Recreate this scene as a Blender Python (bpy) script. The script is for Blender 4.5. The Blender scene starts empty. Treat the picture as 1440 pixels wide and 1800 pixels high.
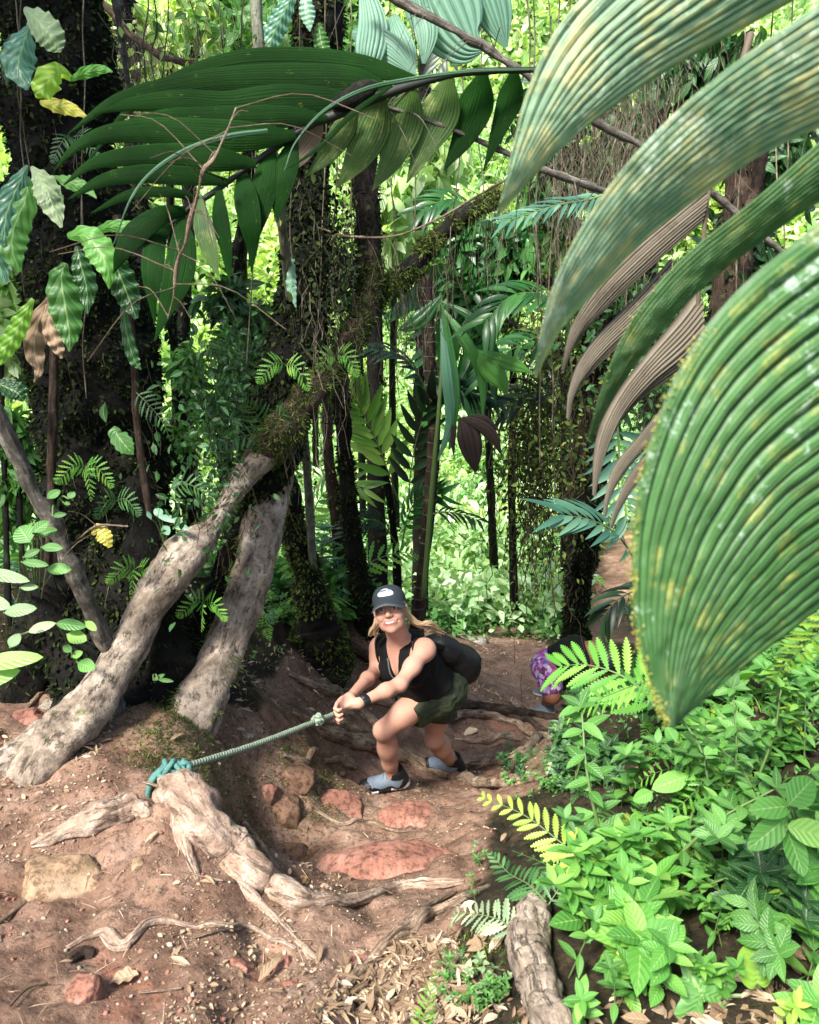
import bpy, math, random
import numpy as np
from math import radians as R
from mathutils import Vector, Matrix
C = bpy.context.scene.collection
scene = bpy.context.scene

# ---------------- camera, sky, sun, exposure
PITCH = R(20.0); CAMZ = 1.7
cam_d = bpy.data.cameras.new('camera'); cam = bpy.data.objects.new('camera', cam_d); C.objects.link(cam)
cam.location = (0, 0, CAMZ); cam.rotation_euler = (R(90) - PITCH, 0, 0)
cam_d.sensor_fit = 'VERTICAL'; cam_d.sensor_height = 24.0; cam_d.lens = 19.2
cam_d.clip_start = 0.02; cam_d.clip_end = 400
cam_d.dof.use_dof = True; cam_d.dof.focus_distance = 4.3; cam_d.dof.aperture_fstop = 5.0
scene.camera = cam
SUN_EL, SUN_AZ = R(52), R(215)          # azimuth measured clockwise from +Y: behind the camera's left shoulder
w = bpy.data.worlds.new('World'); scene.world = w; w.use_nodes = True
sky = w.node_tree.nodes.new('ShaderNodeTexSky'); sky.sky_type = 'NISHITA'; sky.sun_disc = False
sky.sun_elevation = SUN_EL; sky.sun_rotation = SUN_AZ; sky.dust_density = 3.0; sky.air_density = 1.0
bg = w.node_tree.nodes['Background']; bg.inputs['Strength'].default_value = 0.11
w.node_tree.links.new(sky.outputs[0], bg.inputs[0])
sl = bpy.data.lights.new('sun', 'SUN'); sl.energy = 4.0; sl.angle = R(11.0); sl.color = (1.0, 0.96, 0.88)
so = bpy.data.objects.new('sun', sl); C.objects.link(so)
sdir = Vector((math.sin(SUN_AZ) * math.cos(SUN_EL), math.cos(SUN_AZ) * math.cos(SUN_EL), math.sin(SUN_EL)))
so.rotation_euler = sdir.to_track_quat('Z', 'Y').to_euler()
scene.view_settings.view_transform = 'Standard'; scene.view_settings.look = 'None'
scene.view_settings.exposure = 1.56; scene.view_settings.gamma = 1.0
scene.cycles.max_bounces = 6; scene.cycles.diffuse_bounces = 3; scene.cycles.glossy_bounces = 2
scene.cycles.transmission_bounces = 3; scene.cycles.use_denoising = True
scene.cycles.sample_clamp_indirect = 4.0

rng = np.random.default_rng(7)
# ---------------- photo point -> world point on the plane at distance Y in front of the camera
cp, sp_ = math.cos(PITCH), math.sin(PITCH)
def P(px, py, Y):
    u, v = (px - 720) / 1440.0, (900 - py) / 1440.0
    t = Y / (cp + v * sp_)
    return np.array([t * u, Y, CAMZ + t * (-sp_ + v * cp)])
def depth(p): return p[1] * cp - (p[2] - CAMZ) * sp_
def proj(p):
    p = np.asarray(p, float); d = p[..., 1] * cp - (p[..., 2] - CAMZ) * sp_
    v = (p[..., 1] * sp_ + (p[..., 2] - CAMZ) * cp) / d
    return 720 + 1440 * p[..., 0] / d, 900 - 1440 * v
def px2m(p): return depth(p) / 1440.0

# ---------------- noise
_h = rng.random(4096).astype(np.float32)
def vnoise(p):
    p = np.asarray(p, np.float32); i = np.floor(p).astype(np.int64); f = p - i; f = f * f * (3 - 2 * f)
    def h(a, b, c): return _h[((a * 73856093) ^ (b * 19349663) ^ (c * 83492791)) & 4095]
    r = 0
    for dx in (0, 1):
        for dy in (0, 1):
            for dz in (0, 1):
                wgt = (f[..., 0] if dx else 1 - f[..., 0]) * (f[..., 1] if dy else 1 - f[..., 1]) * (f[..., 2] if dz else 1 - f[..., 2])
                r = r + wgt * h(i[..., 0] + dx, i[..., 1] + dy, i[..., 2] + dz)
    return r * 2 - 1
def fbm(p, sc=1.0, octv=4, gain=0.5):
    p = np.asarray(p, np.float32) * sc; a, r = 1.0, 0
    for k in range(octv):
        r = r + a * vnoise(p + k * 17.3); a *= gain; p = p * 2.03
    return r

# ---------------- splines and mesh building
def cr(pts, n):
    pts = np.asarray(pts, float); m = len(pts)
    if m == 2: return pts[0] + (pts[1] - pts[0]) * np.linspace(0, 1, n)[:, None]
    e = np.vstack([2 * pts[0] - pts[1], pts, 2 * pts[-1] - pts[-2]])
    t = np.linspace(0, m - 1, n); i = np.minimum(t.astype(int), m - 2); f = (t - i)[:, None]
    a, b, c, d = e[i], e[i + 1], e[i + 2], e[i + 3]
    return 0.5 * (2 * b + (c - a) * f + (2 * a - 5 * b + 4 * c - d) * f ** 2 + (3 * b - 3 * c + d - a) * f ** 3)
def nrm(a): 
    a = np.asarray(a, float); return a / np.maximum(np.linalg.norm(a, axis=-1, keepdims=True), 1e-9)

class MB:
    def __init__(s): s.v, s.f, s.uv, s.mi, s.n = [], [], [], [], 0
    def add(s, v, f, uv=None, mi=0):
        v = np.asarray(v, np.float32).reshape(-1, 3); f = np.asarray(f, np.int64)
        if f.shape[1] == 3: f = np.hstack([f, np.full((len(f), 1), -1 - s.n)])
        s.v.append(v); s.f.append(f + s.n)
        s.uv.append(np.zeros((len(v), 2), np.float32) if uv is None else np.asarray(uv, np.float32).reshape(-1, 2))
        s.mi.append(np.full(len(f), mi) if np.isscalar(mi) else np.asarray(mi)); s.n += len(v); return s
    def grid(s, G, uv=None, mi=0, wrap=False):
        G = np.asarray(G); n, m = G.shape[:2]
        if uv is None:
            a, b = np.meshgrid(np.linspace(0, 1, n), np.linspace(0, 1, m), indexing='ij'); uv = np.stack([b, a], -1)
        I = np.arange(n * m).reshape(n, m)
        if wrap: I = np.hstack([I, I[:, :1]])
        q = np.stack([I[:-1, :-1], I[:-1, 1:], I[1:, 1:], I[1:, :-1]], -1).reshape(-1, 4)
        return s.add(G.reshape(-1, 3), q, uv.reshape(-1, 2), mi)
    def build(s, name, mats, parent=None, smooth=True, origin=None):
        me = bpy.data.meshes.new(name)
        V = np.vstack(s.v); F = np.vstack(s.f); UV = np.vstack(s.uv); MI = np.concatenate(s.mi)
        if origin is not None: V = V - np.asarray(origin, np.float32)
        tri = F[:, 3] < 0; tot = np.where(tri, 3, 4); st = np.concatenate([[0], np.cumsum(tot)[:-1]])
        L = F.reshape(-1)[np.repeat(~tri, 4) | (np.tile([1, 1, 1, 0], len(F)) > 0)]
        me.vertices.add(len(V)); me.vertices.foreach_set('co', V.ravel().astype(np.float32))
        me.loops.add(len(L)); me.loops.foreach_set('vertex_index', L.astype(np.int32))
        me.polygons.add(len(F)); me.polygons.foreach_set('loop_start', st.astype(np.int32))
        me.polygons.foreach_set('material_index', MI.astype(np.int32))
        me.update(calc_edges=True)
        me.polygons.foreach_set('use_smooth', np.full(len(F), smooth))
        ul = me.uv_layers.new(name='UVMap'); ul.data.foreach_set('uv', UV[L].ravel().astype(np.float32))
        me.validate()
        for m in (mats if isinstance(mats, (list, tuple)) else [mats]): me.materials.append(m)
        o = bpy.data.objects.new(name, me); C.objects.link(o)
        if origin is not None: o.location = tuple(origin)
        if parent is not None:
            o.parent = parent
            if origin is not None: o.location = tuple(np.asarray(origin) - np.asarray(parent.location))
            else: o.location = tuple(-np.asarray(parent.location)) if parent.get('_abs') else (0, 0, 0)
        return o
def tag(o, label=None, cat=None, group=None, kind=None):
    if label: o['label'] = label
    if cat: o['category'] = cat
    if group: o['group'] = group
    if kind: o['kind'] = kind
    return o
def empty(name, loc, label=None, cat=None, group=None, absolute=True):
    o = bpy.data.objects.new(name, None); C.objects.link(o); o.location = tuple(float(a) for a in loc)
    o.empty_display_size = 0.1
    if absolute: o['_abs'] = 1          # its parts' meshes are written in world coordinates
    return tag(o, label, cat, group)

def frames(pts, up=(0, 0, 1)):
    T = nrm(np.gradient(pts, axis=0)); n = len(pts); N = np.zeros_like(pts)
    a = np.cross(T[0], up); 
    if np.linalg.norm(a) < 0.1: a = np.cross(T[0], (1, 0.2, 0))
    N[0] = nrm(np.cross(a, T[0]))
    for i in range(1, n):
        v = N[i - 1] - T[i] * np.dot(N[i - 1], T[i]); N[i] = nrm(v)
    return T, N, np.cross(T, N)
def tube(pts, r, k=10, n=None, rough=0.0, rsc=8.0, flat=1.0, seed=0, cap=True, uvlen=1.0, ridge=0.0, rk=4, fine=0.0):
    """rows x k points round a path; rough = relative lumpiness"""
    pts = np.asarray(pts, float); r = np.broadcast_to(np.asarray(r, float), (len(pts),))
    A = np.hstack([pts, r[:, None]]); A = cr(A, n or len(pts)); p, rr = A[:, :3], np.maximum(A[:, 3], 1e-4)
    if cap:
        T0 = nrm(p[0] - p[1]); T1 = nrm(p[-1] - p[-2])
        p = np.vstack([p[0] + T0 * rr[0] * .5, p[0] + T0 * rr[0] * .35, p, p[-1] + T1 * rr[-1] * .35, p[-1] + T1 * rr[-1] * .5])
        rr = np.concatenate([[rr[0] * .02, rr[0] * .7], rr, [rr[-1] * .7, rr[-1] * .02]])
    T, N, B = frames(p); th = np.linspace(0, 2 * math.pi, k, endpoint=False) + math.pi
    G = p[:, None] + rr[:, None, None] * (np.cos(th)[None, :, None] * N[:, None] + flat * np.sin(th)[None, :, None] * B[:, None])
    if rough:
        d = fbm(G + seed * 3.7, rsc, 4); G = G + nrm(G - p[:, None]) * (rough * d * rr[:, None])[..., None]
    if ridge or fine:
        c_ = p[:, None]; dn = nrm(G - c_); ax = np.arange(len(p))[:, None] / len(p) * 6.0
        d = ridge * (np.abs(np.sin(th[None] * rk * .5 + 2.2 * fbm(np.stack(np.broadcast_arrays(ax, th[None] * 0 + seed, th[None] * 0), -1), 1, 2))) - .5)
        d = d + fine * np.abs(fbm(G, rsc * 5, 3))
        G = G + dn * (d * rr[:, None])[..., None]
    L = np.concatenate([[0], np.cumsum(np.linalg.norm(np.diff(p, axis=0), axis=1))]) * uvlen
    uv = np.stack(np.broadcast_arrays(np.linspace(0, 1, k)[None, :], L[:, None]), -1)
    return G, uv
def tube_px(ctrl, **kw):
    """ctrl rows: photo x, photo y, distance, radius in photo pixels"""
    pts = np.array([P(a, b, c) for a, b, c, _ in ctrl]); r = np.array([q[3] for q in ctrl]) * np.array([px2m(p) for p in pts])
    return tube(pts, r, **kw)

# ---------------- materials
class NT:
    def __init__(s, name):
        s.m = bpy.data.materials.new(name); s.m.use_nodes = True; s.t = s.m.node_tree; s.t.nodes.clear()
        s.out = s.t.nodes.new('ShaderNodeOutputMaterial'); s.co = s.t.nodes.new('ShaderNodeTexCoord')
    def n(s, typ, ins=None, **kw):
        o = s.t.nodes.new(typ)
        for k, v in kw.items(): setattr(o, k, v)
        for k, v in (ins or {}).items(): s.set(o.inputs[k], v)
        return o
    def set(s, inp, v):
        if isinstance(v, bpy.types.NodeSocket): s.t.links.new(v, inp)
        elif isinstance(v, tuple) and len(v) == 3 and inp.type == 'RGBA': inp.default_value = (*v, 1)
        else: inp.default_value = v
    def noise(s, sc, det=4, vec=None, rough=0.55, dist=0.0, stretch=None):
        vec = vec or s.co.outputs['Object']
        if stretch: vec = s.n('ShaderNodeMapping', {'Vector': vec, 'Scale': stretch}).outputs[0]
        return s.n('ShaderNodeTexNoise', {'Vector': vec, 'Scale': sc, 'Detail': det, 'Roughness': rough, 'Distortion': dist}).outputs['Fac']
    def ramp(s, fac, stops):
        o = s.n('ShaderNodeValToRGB', {'Fac': fac}); e = o.color_ramp.elements
        while len(e) < len(stops): e.new(0.5)
        for i, (p, c) in enumerate(stops):
            e[i].position = p; e[i].color = (*c, 1) if isinstance(c, tuple) else (c, c, c, 1)
        return o.outputs['Color']
    def mix(s, f, a, b, mode='MIX'):
        o = s.n('ShaderNodeMix', data_type='RGBA', blend_type=mode)
        s.set(o.inputs[0], f); s.set(o.inputs[6], a); s.set(o.inputs[7], b); return o.outputs[2]
    def math(s, op, a, b=0.0, c=0.0, clamp=False):
        o = s.n('ShaderNodeMath', operation=op, use_clamp=clamp); s.set(o.inputs[0], a); s.set(o.inputs[1], b); s.set(o.inputs[2], c); return o.outputs[0]
    def bump(s, h, strength=0.5, dist=0.01, normal=None):
        o = s.n('ShaderNodeBump', {'Height': h, 'Strength': strength, 'Distance': dist})
        if normal is not None: s.set(o.inputs['Normal'], normal)
        return o.outputs[0]
    def bsdf(s, col, rough=0.6, normal=None, spec=0.5, **kw):
        b = s.n('ShaderNodeBsdfPrincipled'); s.set(b.inputs['Base Color'], col); s.set(b.inputs['Roughness'], rough)
        s.set(b.inputs['Specular IOR Level'], spec)
        if normal is not None: s.set(b.inputs['Normal'], normal)
        for k, v in kw.items(): s.set(b.inputs[k.replace('_', ' ')], v)
        return b.outputs[0]
    def done(s, sh): s.t.links.new(sh, s.out.inputs[0]); return s.m

def leaf_mat(name, c1, c2, c3=None, rough=0.45, trans=0.35, veins=0.0, spots=None, spec=0.5, vein_col=None, hue_obj=True, tint=1.5):
    """leaf colour varies per leaf (island) and with blotches; part of the light comes through the blade"""
    t = NT(name); geo = t.n('ShaderNodeNewGeometry'); oi = t.n('ShaderNodeObjectInfo')
    r = t.math('FRACT', t.math('ADD', geo.outputs['Random Per Island'], oi.outputs['Random']))
    col = t.ramp(r, [(0.0, c1), (0.6, c2), (1.0, c3 or c2)])
    nz = t.noise(9.0, 3); col = t.mix(t.math('MULTIPLY', nz, 0.45), col, t.mix(0.5, col, (0.01, 0.03, 0.01)))
    if spots: col = t.mix(t.ramp(t.noise(spots[1], 3), [(spots[2], 0.0), (spots[2] + 0.06, 1.0)]), col, spots[0])
    uv = t.n('ShaderNodeSeparateXYZ', {'Vector': t.co.outputs['UV']})
    nor = None
    if veins:
        x = t.math('ABSOLUTE', t.math('SUBTRACT', uv.outputs[0], 0.5))
        side = t.math('SINE', t.math('MULTIPLY', t.math('SUBTRACT', uv.outputs[1], t.math('MULTIPLY', x, 0.5)), veins * 6.283))
        mid = t.math('LESS_THAN', x, 0.025)
        v = t.math('GREATER_THAN', side, 0.93)
        vv = t.math('MAXIMUM', t.math('MULTIPLY', v, 0.35), t.math('MULTIPLY', mid, 0.8))
        col = t.mix(vv, col, vein_col or (0.25, 0.4, 0.12)); nor = t.bump(side, 0.35, 0.002)
    b = t.bsdf(col, rough, nor, spec); tr = t.n('ShaderNodeBsdfTranslucent')
    t.set(tr.inputs[0], t.mix(1.0, col, (tint, tint * 1.05, tint * 0.45), 'MULTIPLY'))
    mx = t.n('ShaderNodeMixShader', {0: trans}); t.t.links.new(b, mx.inputs[1]); t.t.links.new(tr.outputs[0], mx.inputs[2])
    return t.done(mx.outputs[0])
def pleat_mat(name, c1, c2, rib, patch, trans=0.2, rough=0.5, patch_at=0.6, psc=7.0, spec=0.4, pale=None, groove_shade=.8, crest_light=.3):
    """long pleated palm blade; UV.x counts pleats across, UV.y runs along the blade"""
    t = NT(name); uv = t.n('ShaderNodeSeparateXYZ', {'Vector': t.co.outputs['UV']})
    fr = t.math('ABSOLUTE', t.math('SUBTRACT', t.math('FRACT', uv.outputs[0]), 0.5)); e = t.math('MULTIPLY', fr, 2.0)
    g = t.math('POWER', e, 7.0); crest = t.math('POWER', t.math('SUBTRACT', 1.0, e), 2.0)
    fine = t.math('SINE', t.math('MULTIPLY', uv.outputs[0], 6.283 * 4)); hair = t.noise(1.0, 4, vec=t.co.outputs['UV'], stretch=(9, 2.2, 1), rough=.7)
    col = t.mix(t.ramp(t.noise(4, 5, rough=.6), [(.35, 0.0), (.65, 1.0)]), c1, c2)
    col = t.mix(t.math('MULTIPLY', crest, crest_light), col, rib)  # highlight along the rib crests put into the colour
    col = t.mix(t.ramp(hair, [(.40, .55), (.56, 0.0)]), col, tuple(x * .45 for x in c1))
    st = t.noise(1.0, 5, vec=t.co.outputs['UV'], stretch=(1.3, 10, 1), rough=0.7); a = t.noise(psc, 6, rough=0.72)
    pm = t.ramp(t.math('ADD', t.math('MULTIPLY', st, 0.45), t.math('MULTIPLY', a, 0.55)), [(patch_at - 0.05, 0.0), (patch_at + 0.05, 0.85)])
    col = t.mix(pm, col, patch)
    if pale: col = t.mix(t.ramp(t.math('ADD', t.math('MULTIPLY', t.noise(55, 5, rough=.8), .6), t.math('MULTIPLY', t.noise(9, 2), .4)), [(.565, 0.0), (.62, .75)]), col, pale)
    col = t.mix(t.math('MULTIPLY', g, groove_shade), col, tuple(x * .18 for x in c1))  # shade in the pleat grooves painted as dark lines
    nor = t.bump(t.math('ADD', t.math('MULTIPLY', fine, 0.35), t.math('ADD', hair, t.noise(110, 4, rough=.8))), 0.45, 0.0016)
    b = t.bsdf(col, rough, nor, spec); tr = t.n('ShaderNodeBsdfTranslucent')
    t.set(tr.inputs[0], t.mix(1.0, col, (1.3, 1.5, 0.6), 'MULTIPLY'))
    mx = t.n('ShaderNodeMixShader', {0: trans}); t.t.links.new(b, mx.inputs[1]); t.t.links.new(tr.outputs[0], mx.inputs[2])
    return t.done(mx.outputs[0])
def bark_mat(name, c1, c2, c3, sc=9.0, moss=None, moss_at=0.6, bump=0.8, stretch=(1, 1, 0.25), rough=0.85, streak=(7, 9)):
    t = NT(name); a0 = t.noise(sc, 6, rough=0.65); u = t.noise(1.0, 6, vec=t.co.outputs['UV'], stretch=(streak[0], streak[1], 1), rough=.7, dist=.6)
    a = t.math('ADD', t.math('MULTIPLY', a0, .5), t.math('MULTIPLY', u, .5)); b_ = t.noise(sc * 7, 5, rough=0.75)
    col = t.ramp(a, [(0.36, c1), (0.5, c2), (0.64, c3)])
    crack = t.ramp(t.noise(1.0, 5, vec=t.co.outputs['UV'], stretch=(streak[0] * 2.2, streak[1] * 1.3, 1), rough=.8), [(.36, .9), (.46, 0.0)])
    col = t.mix(crack, col, tuple(x * .6 for x in c1)); col = t.mix(t.ramp(b_, [(0.40, 0.5), (0.52, 0.0)]), col, c1)
    if moss:
        up = t.n('ShaderNodeSeparateXYZ', {'Vector': t.n('ShaderNodeNewGeometry').outputs['Normal']}).outputs[2]
        m = t.ramp(t.math('ADD', t.noise(6, 5, rough=0.75), t.math('MULTIPLY', up, 0.06)), [(moss_at, 0.0), (moss_at + 0.10, 1.0)])
        col = t.mix(m, col, t.mix(t.noise(40, 3), moss, (0.02, 0.035, 0.01)))
    h = t.math('SUBTRACT', t.math('ADD', t.math('MULTIPLY', a, 0.8), t.math('MULTIPLY', b_, 0.5)), t.math('MULTIPLY', crack, .35))
    return t.done(t.bsdf(col, rough, t.bump(h, bump, 0.016), 0.2))
def plain(name, c, rough=0.6, var=0.25, sc=20, bump=0.2, spec=0.4, bd=0.003):
    t = NT(name); nz = t.noise(sc, 4); col = t.mix(t.math('MULTIPLY', nz, var * 2), c, tuple(x * 0.45 for x in c))
    return t.done(t.bsdf(col, rough, t.bump(t.noise(sc * 4, 4), bump, bd), spec))
# ---------------- terrain: a clay bank that falls away into a valley, the far slope rising behind
GP = [ # photo x, photo y, distance where the ground shows
(0,1800,1.25),(300,1800,1.28),(600,1800,1.34),(720,1740,1.48),(150,1600,1.62),(350,1640,1.6),(500,1640,1.66),(0,1600,1.6),(650,1640,1.72),
(0,1450,1.95),(130,1440,1.95),(300,1400,2.12),(60,1370,2.25),(250,1340,2.35),(180,1260,2.75),(350,1260,2.65),(60,1230,2.9),(200,1190,3.1),(0,1180,3.2),
(0,1080,4.0),(-300,1300,2.4),(-600,1300,2.4),(-400,1100,3.6),(100,1020,5.0),
(330,1520,1.78),(420,1560,1.74),(520,1575,1.80),(800,1555,2.05),(660,1570,2.0),(700,1600,1.85),
(440,1360,2.75),(430,1290,2.95),(470,1220,3.4),(400,1180,3.6),(520,1150,4.4),(560,1090,5.0),(640,1090,5.2),(700,1090,5.8),
(430,1425,2.75),(470,1495,2.62),(520,1520,2.42),(580,1530,2.3),(560,1480,2.7),(340,1438,2.0),(405,1518,1.86),(470,1568,1.80),(600,1420,3.0),(680,1500,2.5),(780,1480,2.62),(720,1420,3.1),(640,1395,3.62),(700,1393,3.68),(560,1330,3.55),(560,1260,3.9),
(800,1362,4.1),(760,1400,3.6),(850,1400,3.2),(900,1340,4.0),(850,1300,4.7),(950,1300,4.6),(880,1240,6.0),(860,1180,7.6),(850,1120,9.4),(960,1252,6.7),(1010,1240,6.7),(930,1150,8.4),(1010,1130,8.6),(620,1200,4.9),(720,1150,6.0),
(1060,1110,10.0),(1070,1020,13.0),(1090,960,16.0),(950,1050,12.0),(800,1060,11.5),
(840,1500,2.25),(900,1440,2.6),(1000,1400,2.7),(1060,1330,3.2),(1080,1250,4.0),(1150,1250,3.1),(1250,1250,2.8),(1440,1200,2.7),(1700,1300,2.3),(1300,1400,2.2),(1150,1450,2.15),(1000,1550,1.85),(900,1620,1.65),(820,1640,1.66),(1200,1600,1.68),(1440,1550,1.62),(1440,1800,1.22),(1100,1750,1.36),(920,1790,1.30),(1800,1700,1.3),(2000,1300,2.4),
(800,980,15.0),(500,1000,9.0),(350,950,12.0),(700,920,20.0),(800,820,24.0),(700,700,29.0),(400,800,22.0),(900,700,30.0),(700,500,38.0),(700,300,46.0),(720,100,55.0),(720,-100,66.0),
(-400,800,20.0),(-400,500,34.0),(-600,200,50.0),(1800,900,12.0),(1800,700,24.0),(1900,400,40.0),(1900,100,54.0),(-900,1000,8.0),(2100,1100,6.0)]
_gp = np.array([P(*q) for q in GP])
# behind the camera and under it the bank runs on, slightly uphill
_ex = np.array([(-3, .3, .12), (0, .3, .15), (3, .3, .3), (-3, -3, .9), (0, -3, 1.0), (3, -3, 1.1), (-8, -8, 3.2), (8, -8, 3.4), (0, -8, 3.3), (-8, 1, .4), (8, 1, 1.2), (-12, 5, -1.2), (12, 5, .2), (0, .9, .06), (-45, 10, -4), (45, 10, -3)])
_gp = np.vstack([_gp, _ex]); _c2 = 0.12 ** 2
def _phi(a, b): return np.sqrt(((a[:, None, :] - b[None]) ** 2).sum(-1) + _c2)
# work in warped coordinates so near and far control points carry alike
def _warp(x, y):
    yy = np.maximum(y, -9) + 10.0; s = np.log(yy) * 10.0
    return np.stack([x * 10.0 / yy, s], -1)
_gw = _warp(_gp[:, 0], _gp[:, 1]); _A = _phi(_gw, _gw); _n = len(_gw)
_M = np.block([[_A - np.eye(_n) * 0.02, np.ones((_n, 1)), _gw], [np.ones((1, _n)), np.zeros((1, 3))], [_gw.T, np.zeros((2, 3))]])
_W = np.linalg.solve(_M, np.concatenate([_gp[:, 2], np.zeros(3)]))
def gbase(x, y):
    x = np.asarray(x, float); y = np.asarray(y, float); sh = x.shape; q = _warp(x.ravel(), y.ravel()); out = np.empty(len(q))
    for i in range(0, len(q), 40000):
        s = q[i:i + 40000]; out[i:i + 40000] = _phi(s, _gw) @ _W[:_n] + _W[_n] + s @ _W[_n + 1:]
    return out.reshape(sh)
def gdetail(x, y):
    p = np.stack([x, y, np.zeros_like(x)], -1); near = np.clip(1.6 - np.asarray(y) / 7.0, 0.25, 1.0)
    d = 0.055 * fbm(p, 1.7, 2) + 0.045 * np.abs(fbm(p + 5, 4.0, 3)) + 0.014 * fbm(p + 9, 13.0, 4)
    return d * near + (np.asarray(y) > 12) * 0.5 * fbm(p, 0.22, 3)
def gz(x, y): 
    x = np.asarray(x, float); y = np.asarray(y, float); z = gz0(x, y)
    for fx, fy, fz, r in SHELF: w_ = np.exp(-(((x - fx) / r) ** 2 + ((y - fy) / (r * .6)) ** 2) ** 2); z = z * (1 - w_) + fz * w_
    return z
SHELF = []
def gz0(x, y): 
    x = np.asarray(x, float); y = np.asarray(y, float); return gbase(x, y) + gdetail(x, y)
def world_bbox(poly):
    q = np.array([G(a, b) for a, b in poly]); return q[:, 0].min(), q[:, 0].max(), q[:, 1].min(), q[:, 1].max()
def G(px, py, lift=0.0):
    """where the ray through a photo point meets the ground"""
    ys = np.geomspace(0.7, 75, 1600); pts = np.array([P(px, py, 1.0)]) ; d = pts[0] - np.array([0, 0, CAMZ])
    q = np.array([0, 0, CAMZ]) + d[None] * ys[:, None]; g = gz(q[:, 0], q[:, 1]); k = np.argmax(q[:, 2] < g)
    p = q[k] if q[k, 2] < g[k] else q[700]
    return np.array([p[0], p[1], float(gz(p[0], p[1])) + lift])

_f = G(680, 1391); _f2 = G(795, 1362); SHELF += [(_f[0] - .04, _f[1], _f[2] - .015, .19), (_f2[0] - .05, _f2[1], _f2[2], .17)]
SOIL = np.array([(-300,1185),(60,1175),(300,1255),(430,1235),(480,1170),(600,1125),(700,1105),(845,1112),(930,1118),(990,1140),(1040,1180),(1000,1260),(1000,1310),(950,1360),(880,1420),(850,1470),(850,1540),(810,1600),(780,1680),(720,1760),(700,2200),(-300,2200)], float)
TRAIL = np.array([(1028,1125),(1030,1030),(1050,975),(1075,935),(1150,925),(1200,1000),(1160,1135)], float)
def inpoly(x, y, poly):
    x = np.asarray(x); y = np.asarray(y); r = np.zeros(x.shape, bool); j = len(poly) - 1
    for i in range(len(poly)):
        xi, yi = poly[i]; xj, yj = poly[j]
        r ^= ((yi > y) != (yj > y)) & (x < (xj - xi) * (y - yi) / (yj - yi + 1e-12) + xi); j = i
    return r
def on_soil(p):
    p = np.asarray(p, float); a, b = proj(p); n = fbm(p, 2.5, 3) * 22
    return (p[..., 1] > 0.2) & (inpoly(a + n, b + n, SOIL) & (p[..., 1] < 14) | inpoly(a + n * .3, b, TRAIL) & (p[..., 1] > 8))

def soil_mat():
    t = NT('clay_ground'); at = t.n('ShaderNodeAttribute', attribute_name='soil').outputs['Fac']
    big = t.noise(1.3, 4, rough=0.6, dist=0.6); mid = t.noise(7, 6, rough=0.7); fine = t.noise(45, 6, rough=0.75)
    clay = t.ramp(t.math('ADD', t.math('MULTIPLY', big, 0.45), t.math('MULTIPLY', mid, 0.55)),
                  [(0.30, (0.065, 0.036, 0.024)), (0.45, (0.155, 0.09, 0.06)), (0.56, (0.26, 0.163, 0.115)), (0.70, (0.40, 0.285, 0.22))])
    red = t.ramp(t.noise(2.6, 4, dist=0.8), [(0.60, 0.0), (0.68, 0.55)])
    clay = t.mix(red, clay, (0.30, 0.12, 0.075))
    clay = t.mix(t.ramp(fine, [(0.36, 0.75), (0.5, 0.0)]), clay, (0.04, 0.022, 0.014))
    clay = t.mix(t.ramp(t.noise(120, 3), [(0.66, 0.0), (0.72, 0.5)]), clay, (0.5, 0.36, 0.25))
    hum = t.ramp(t.math('ADD', t.math('MULTIPLY', mid, 0.5), t.math('MULTIPLY', fine, 0.5)), [(0.38, (0.008, 0.006, 0.004)), (0.52, (0.03, 0.022, 0.012)), (0.66, (0.09, 0.06, 0.03))])
    geo = t.n('ShaderNodeSeparateXYZ', {'Vector': t.n('ShaderNodeNewGeometry').outputs['Position']})
    far = t.ramp(t.math('DIVIDE', geo.outputs[1], 40.0), [(0.2, 0.0), (0.4, 1.0)])
    hum = t.mix(far, hum, t.ramp(mid, [(0.4, (0.02, 0.05, 0.01)), (0.6, (0.09, 0.16, 0.03))]))
    col = t.mix(at, hum, clay)
    h = t.math('ADD', t.math('MULTIPLY', mid, 0.8), t.math('MULTIPLY', fine, 0.45))
    return t.done(t.bsdf(col, 0.88, t.bump(h, 0.9, 0.03), 0.2))
def make_ground():
    ys = np.concatenate([np.linspace(-12, 0.6, 30)[:-1], np.linspace(0.6, 5.0, 330), np.geomspace(5.0, 14, 200)[1:], np.geomspace(14, 95, 130)[1:]])
    a = np.linspace(0, 1, 330); xs = 3.2 * a; b = 3.2 + np.geomspace(0.012, 70, 90); xr = np.concatenate([xs, b]); xs = np.concatenate([-xr[:0:-1], xr])
    X, Y = np.meshgrid(xs, ys); Z = gz(X, Y); mb = MB(); V = np.stack([X, Y, Z], -1); mb.grid(V)
    o = mb.build('ground', soil_mat()); tag(o, 'red clay bank and trail falling into a green valley', 'ground', kind='structure')
    s = on_soil(V).astype(np.float32); 
    k = s.copy()
    for _ in range(3): k[1:-1, 1:-1] = (k[:-2, 1:-1] + k[2:, 1:-1] + k[1:-1, :-2] + k[1:-1, 2:] + k[1:-1, 1:-1]) / 5
    at = o.data.attributes.new('soil', 'FLOAT', 'POINT'); at.data.foreach_set('value', k.ravel())
    return o
make_ground()
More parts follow.
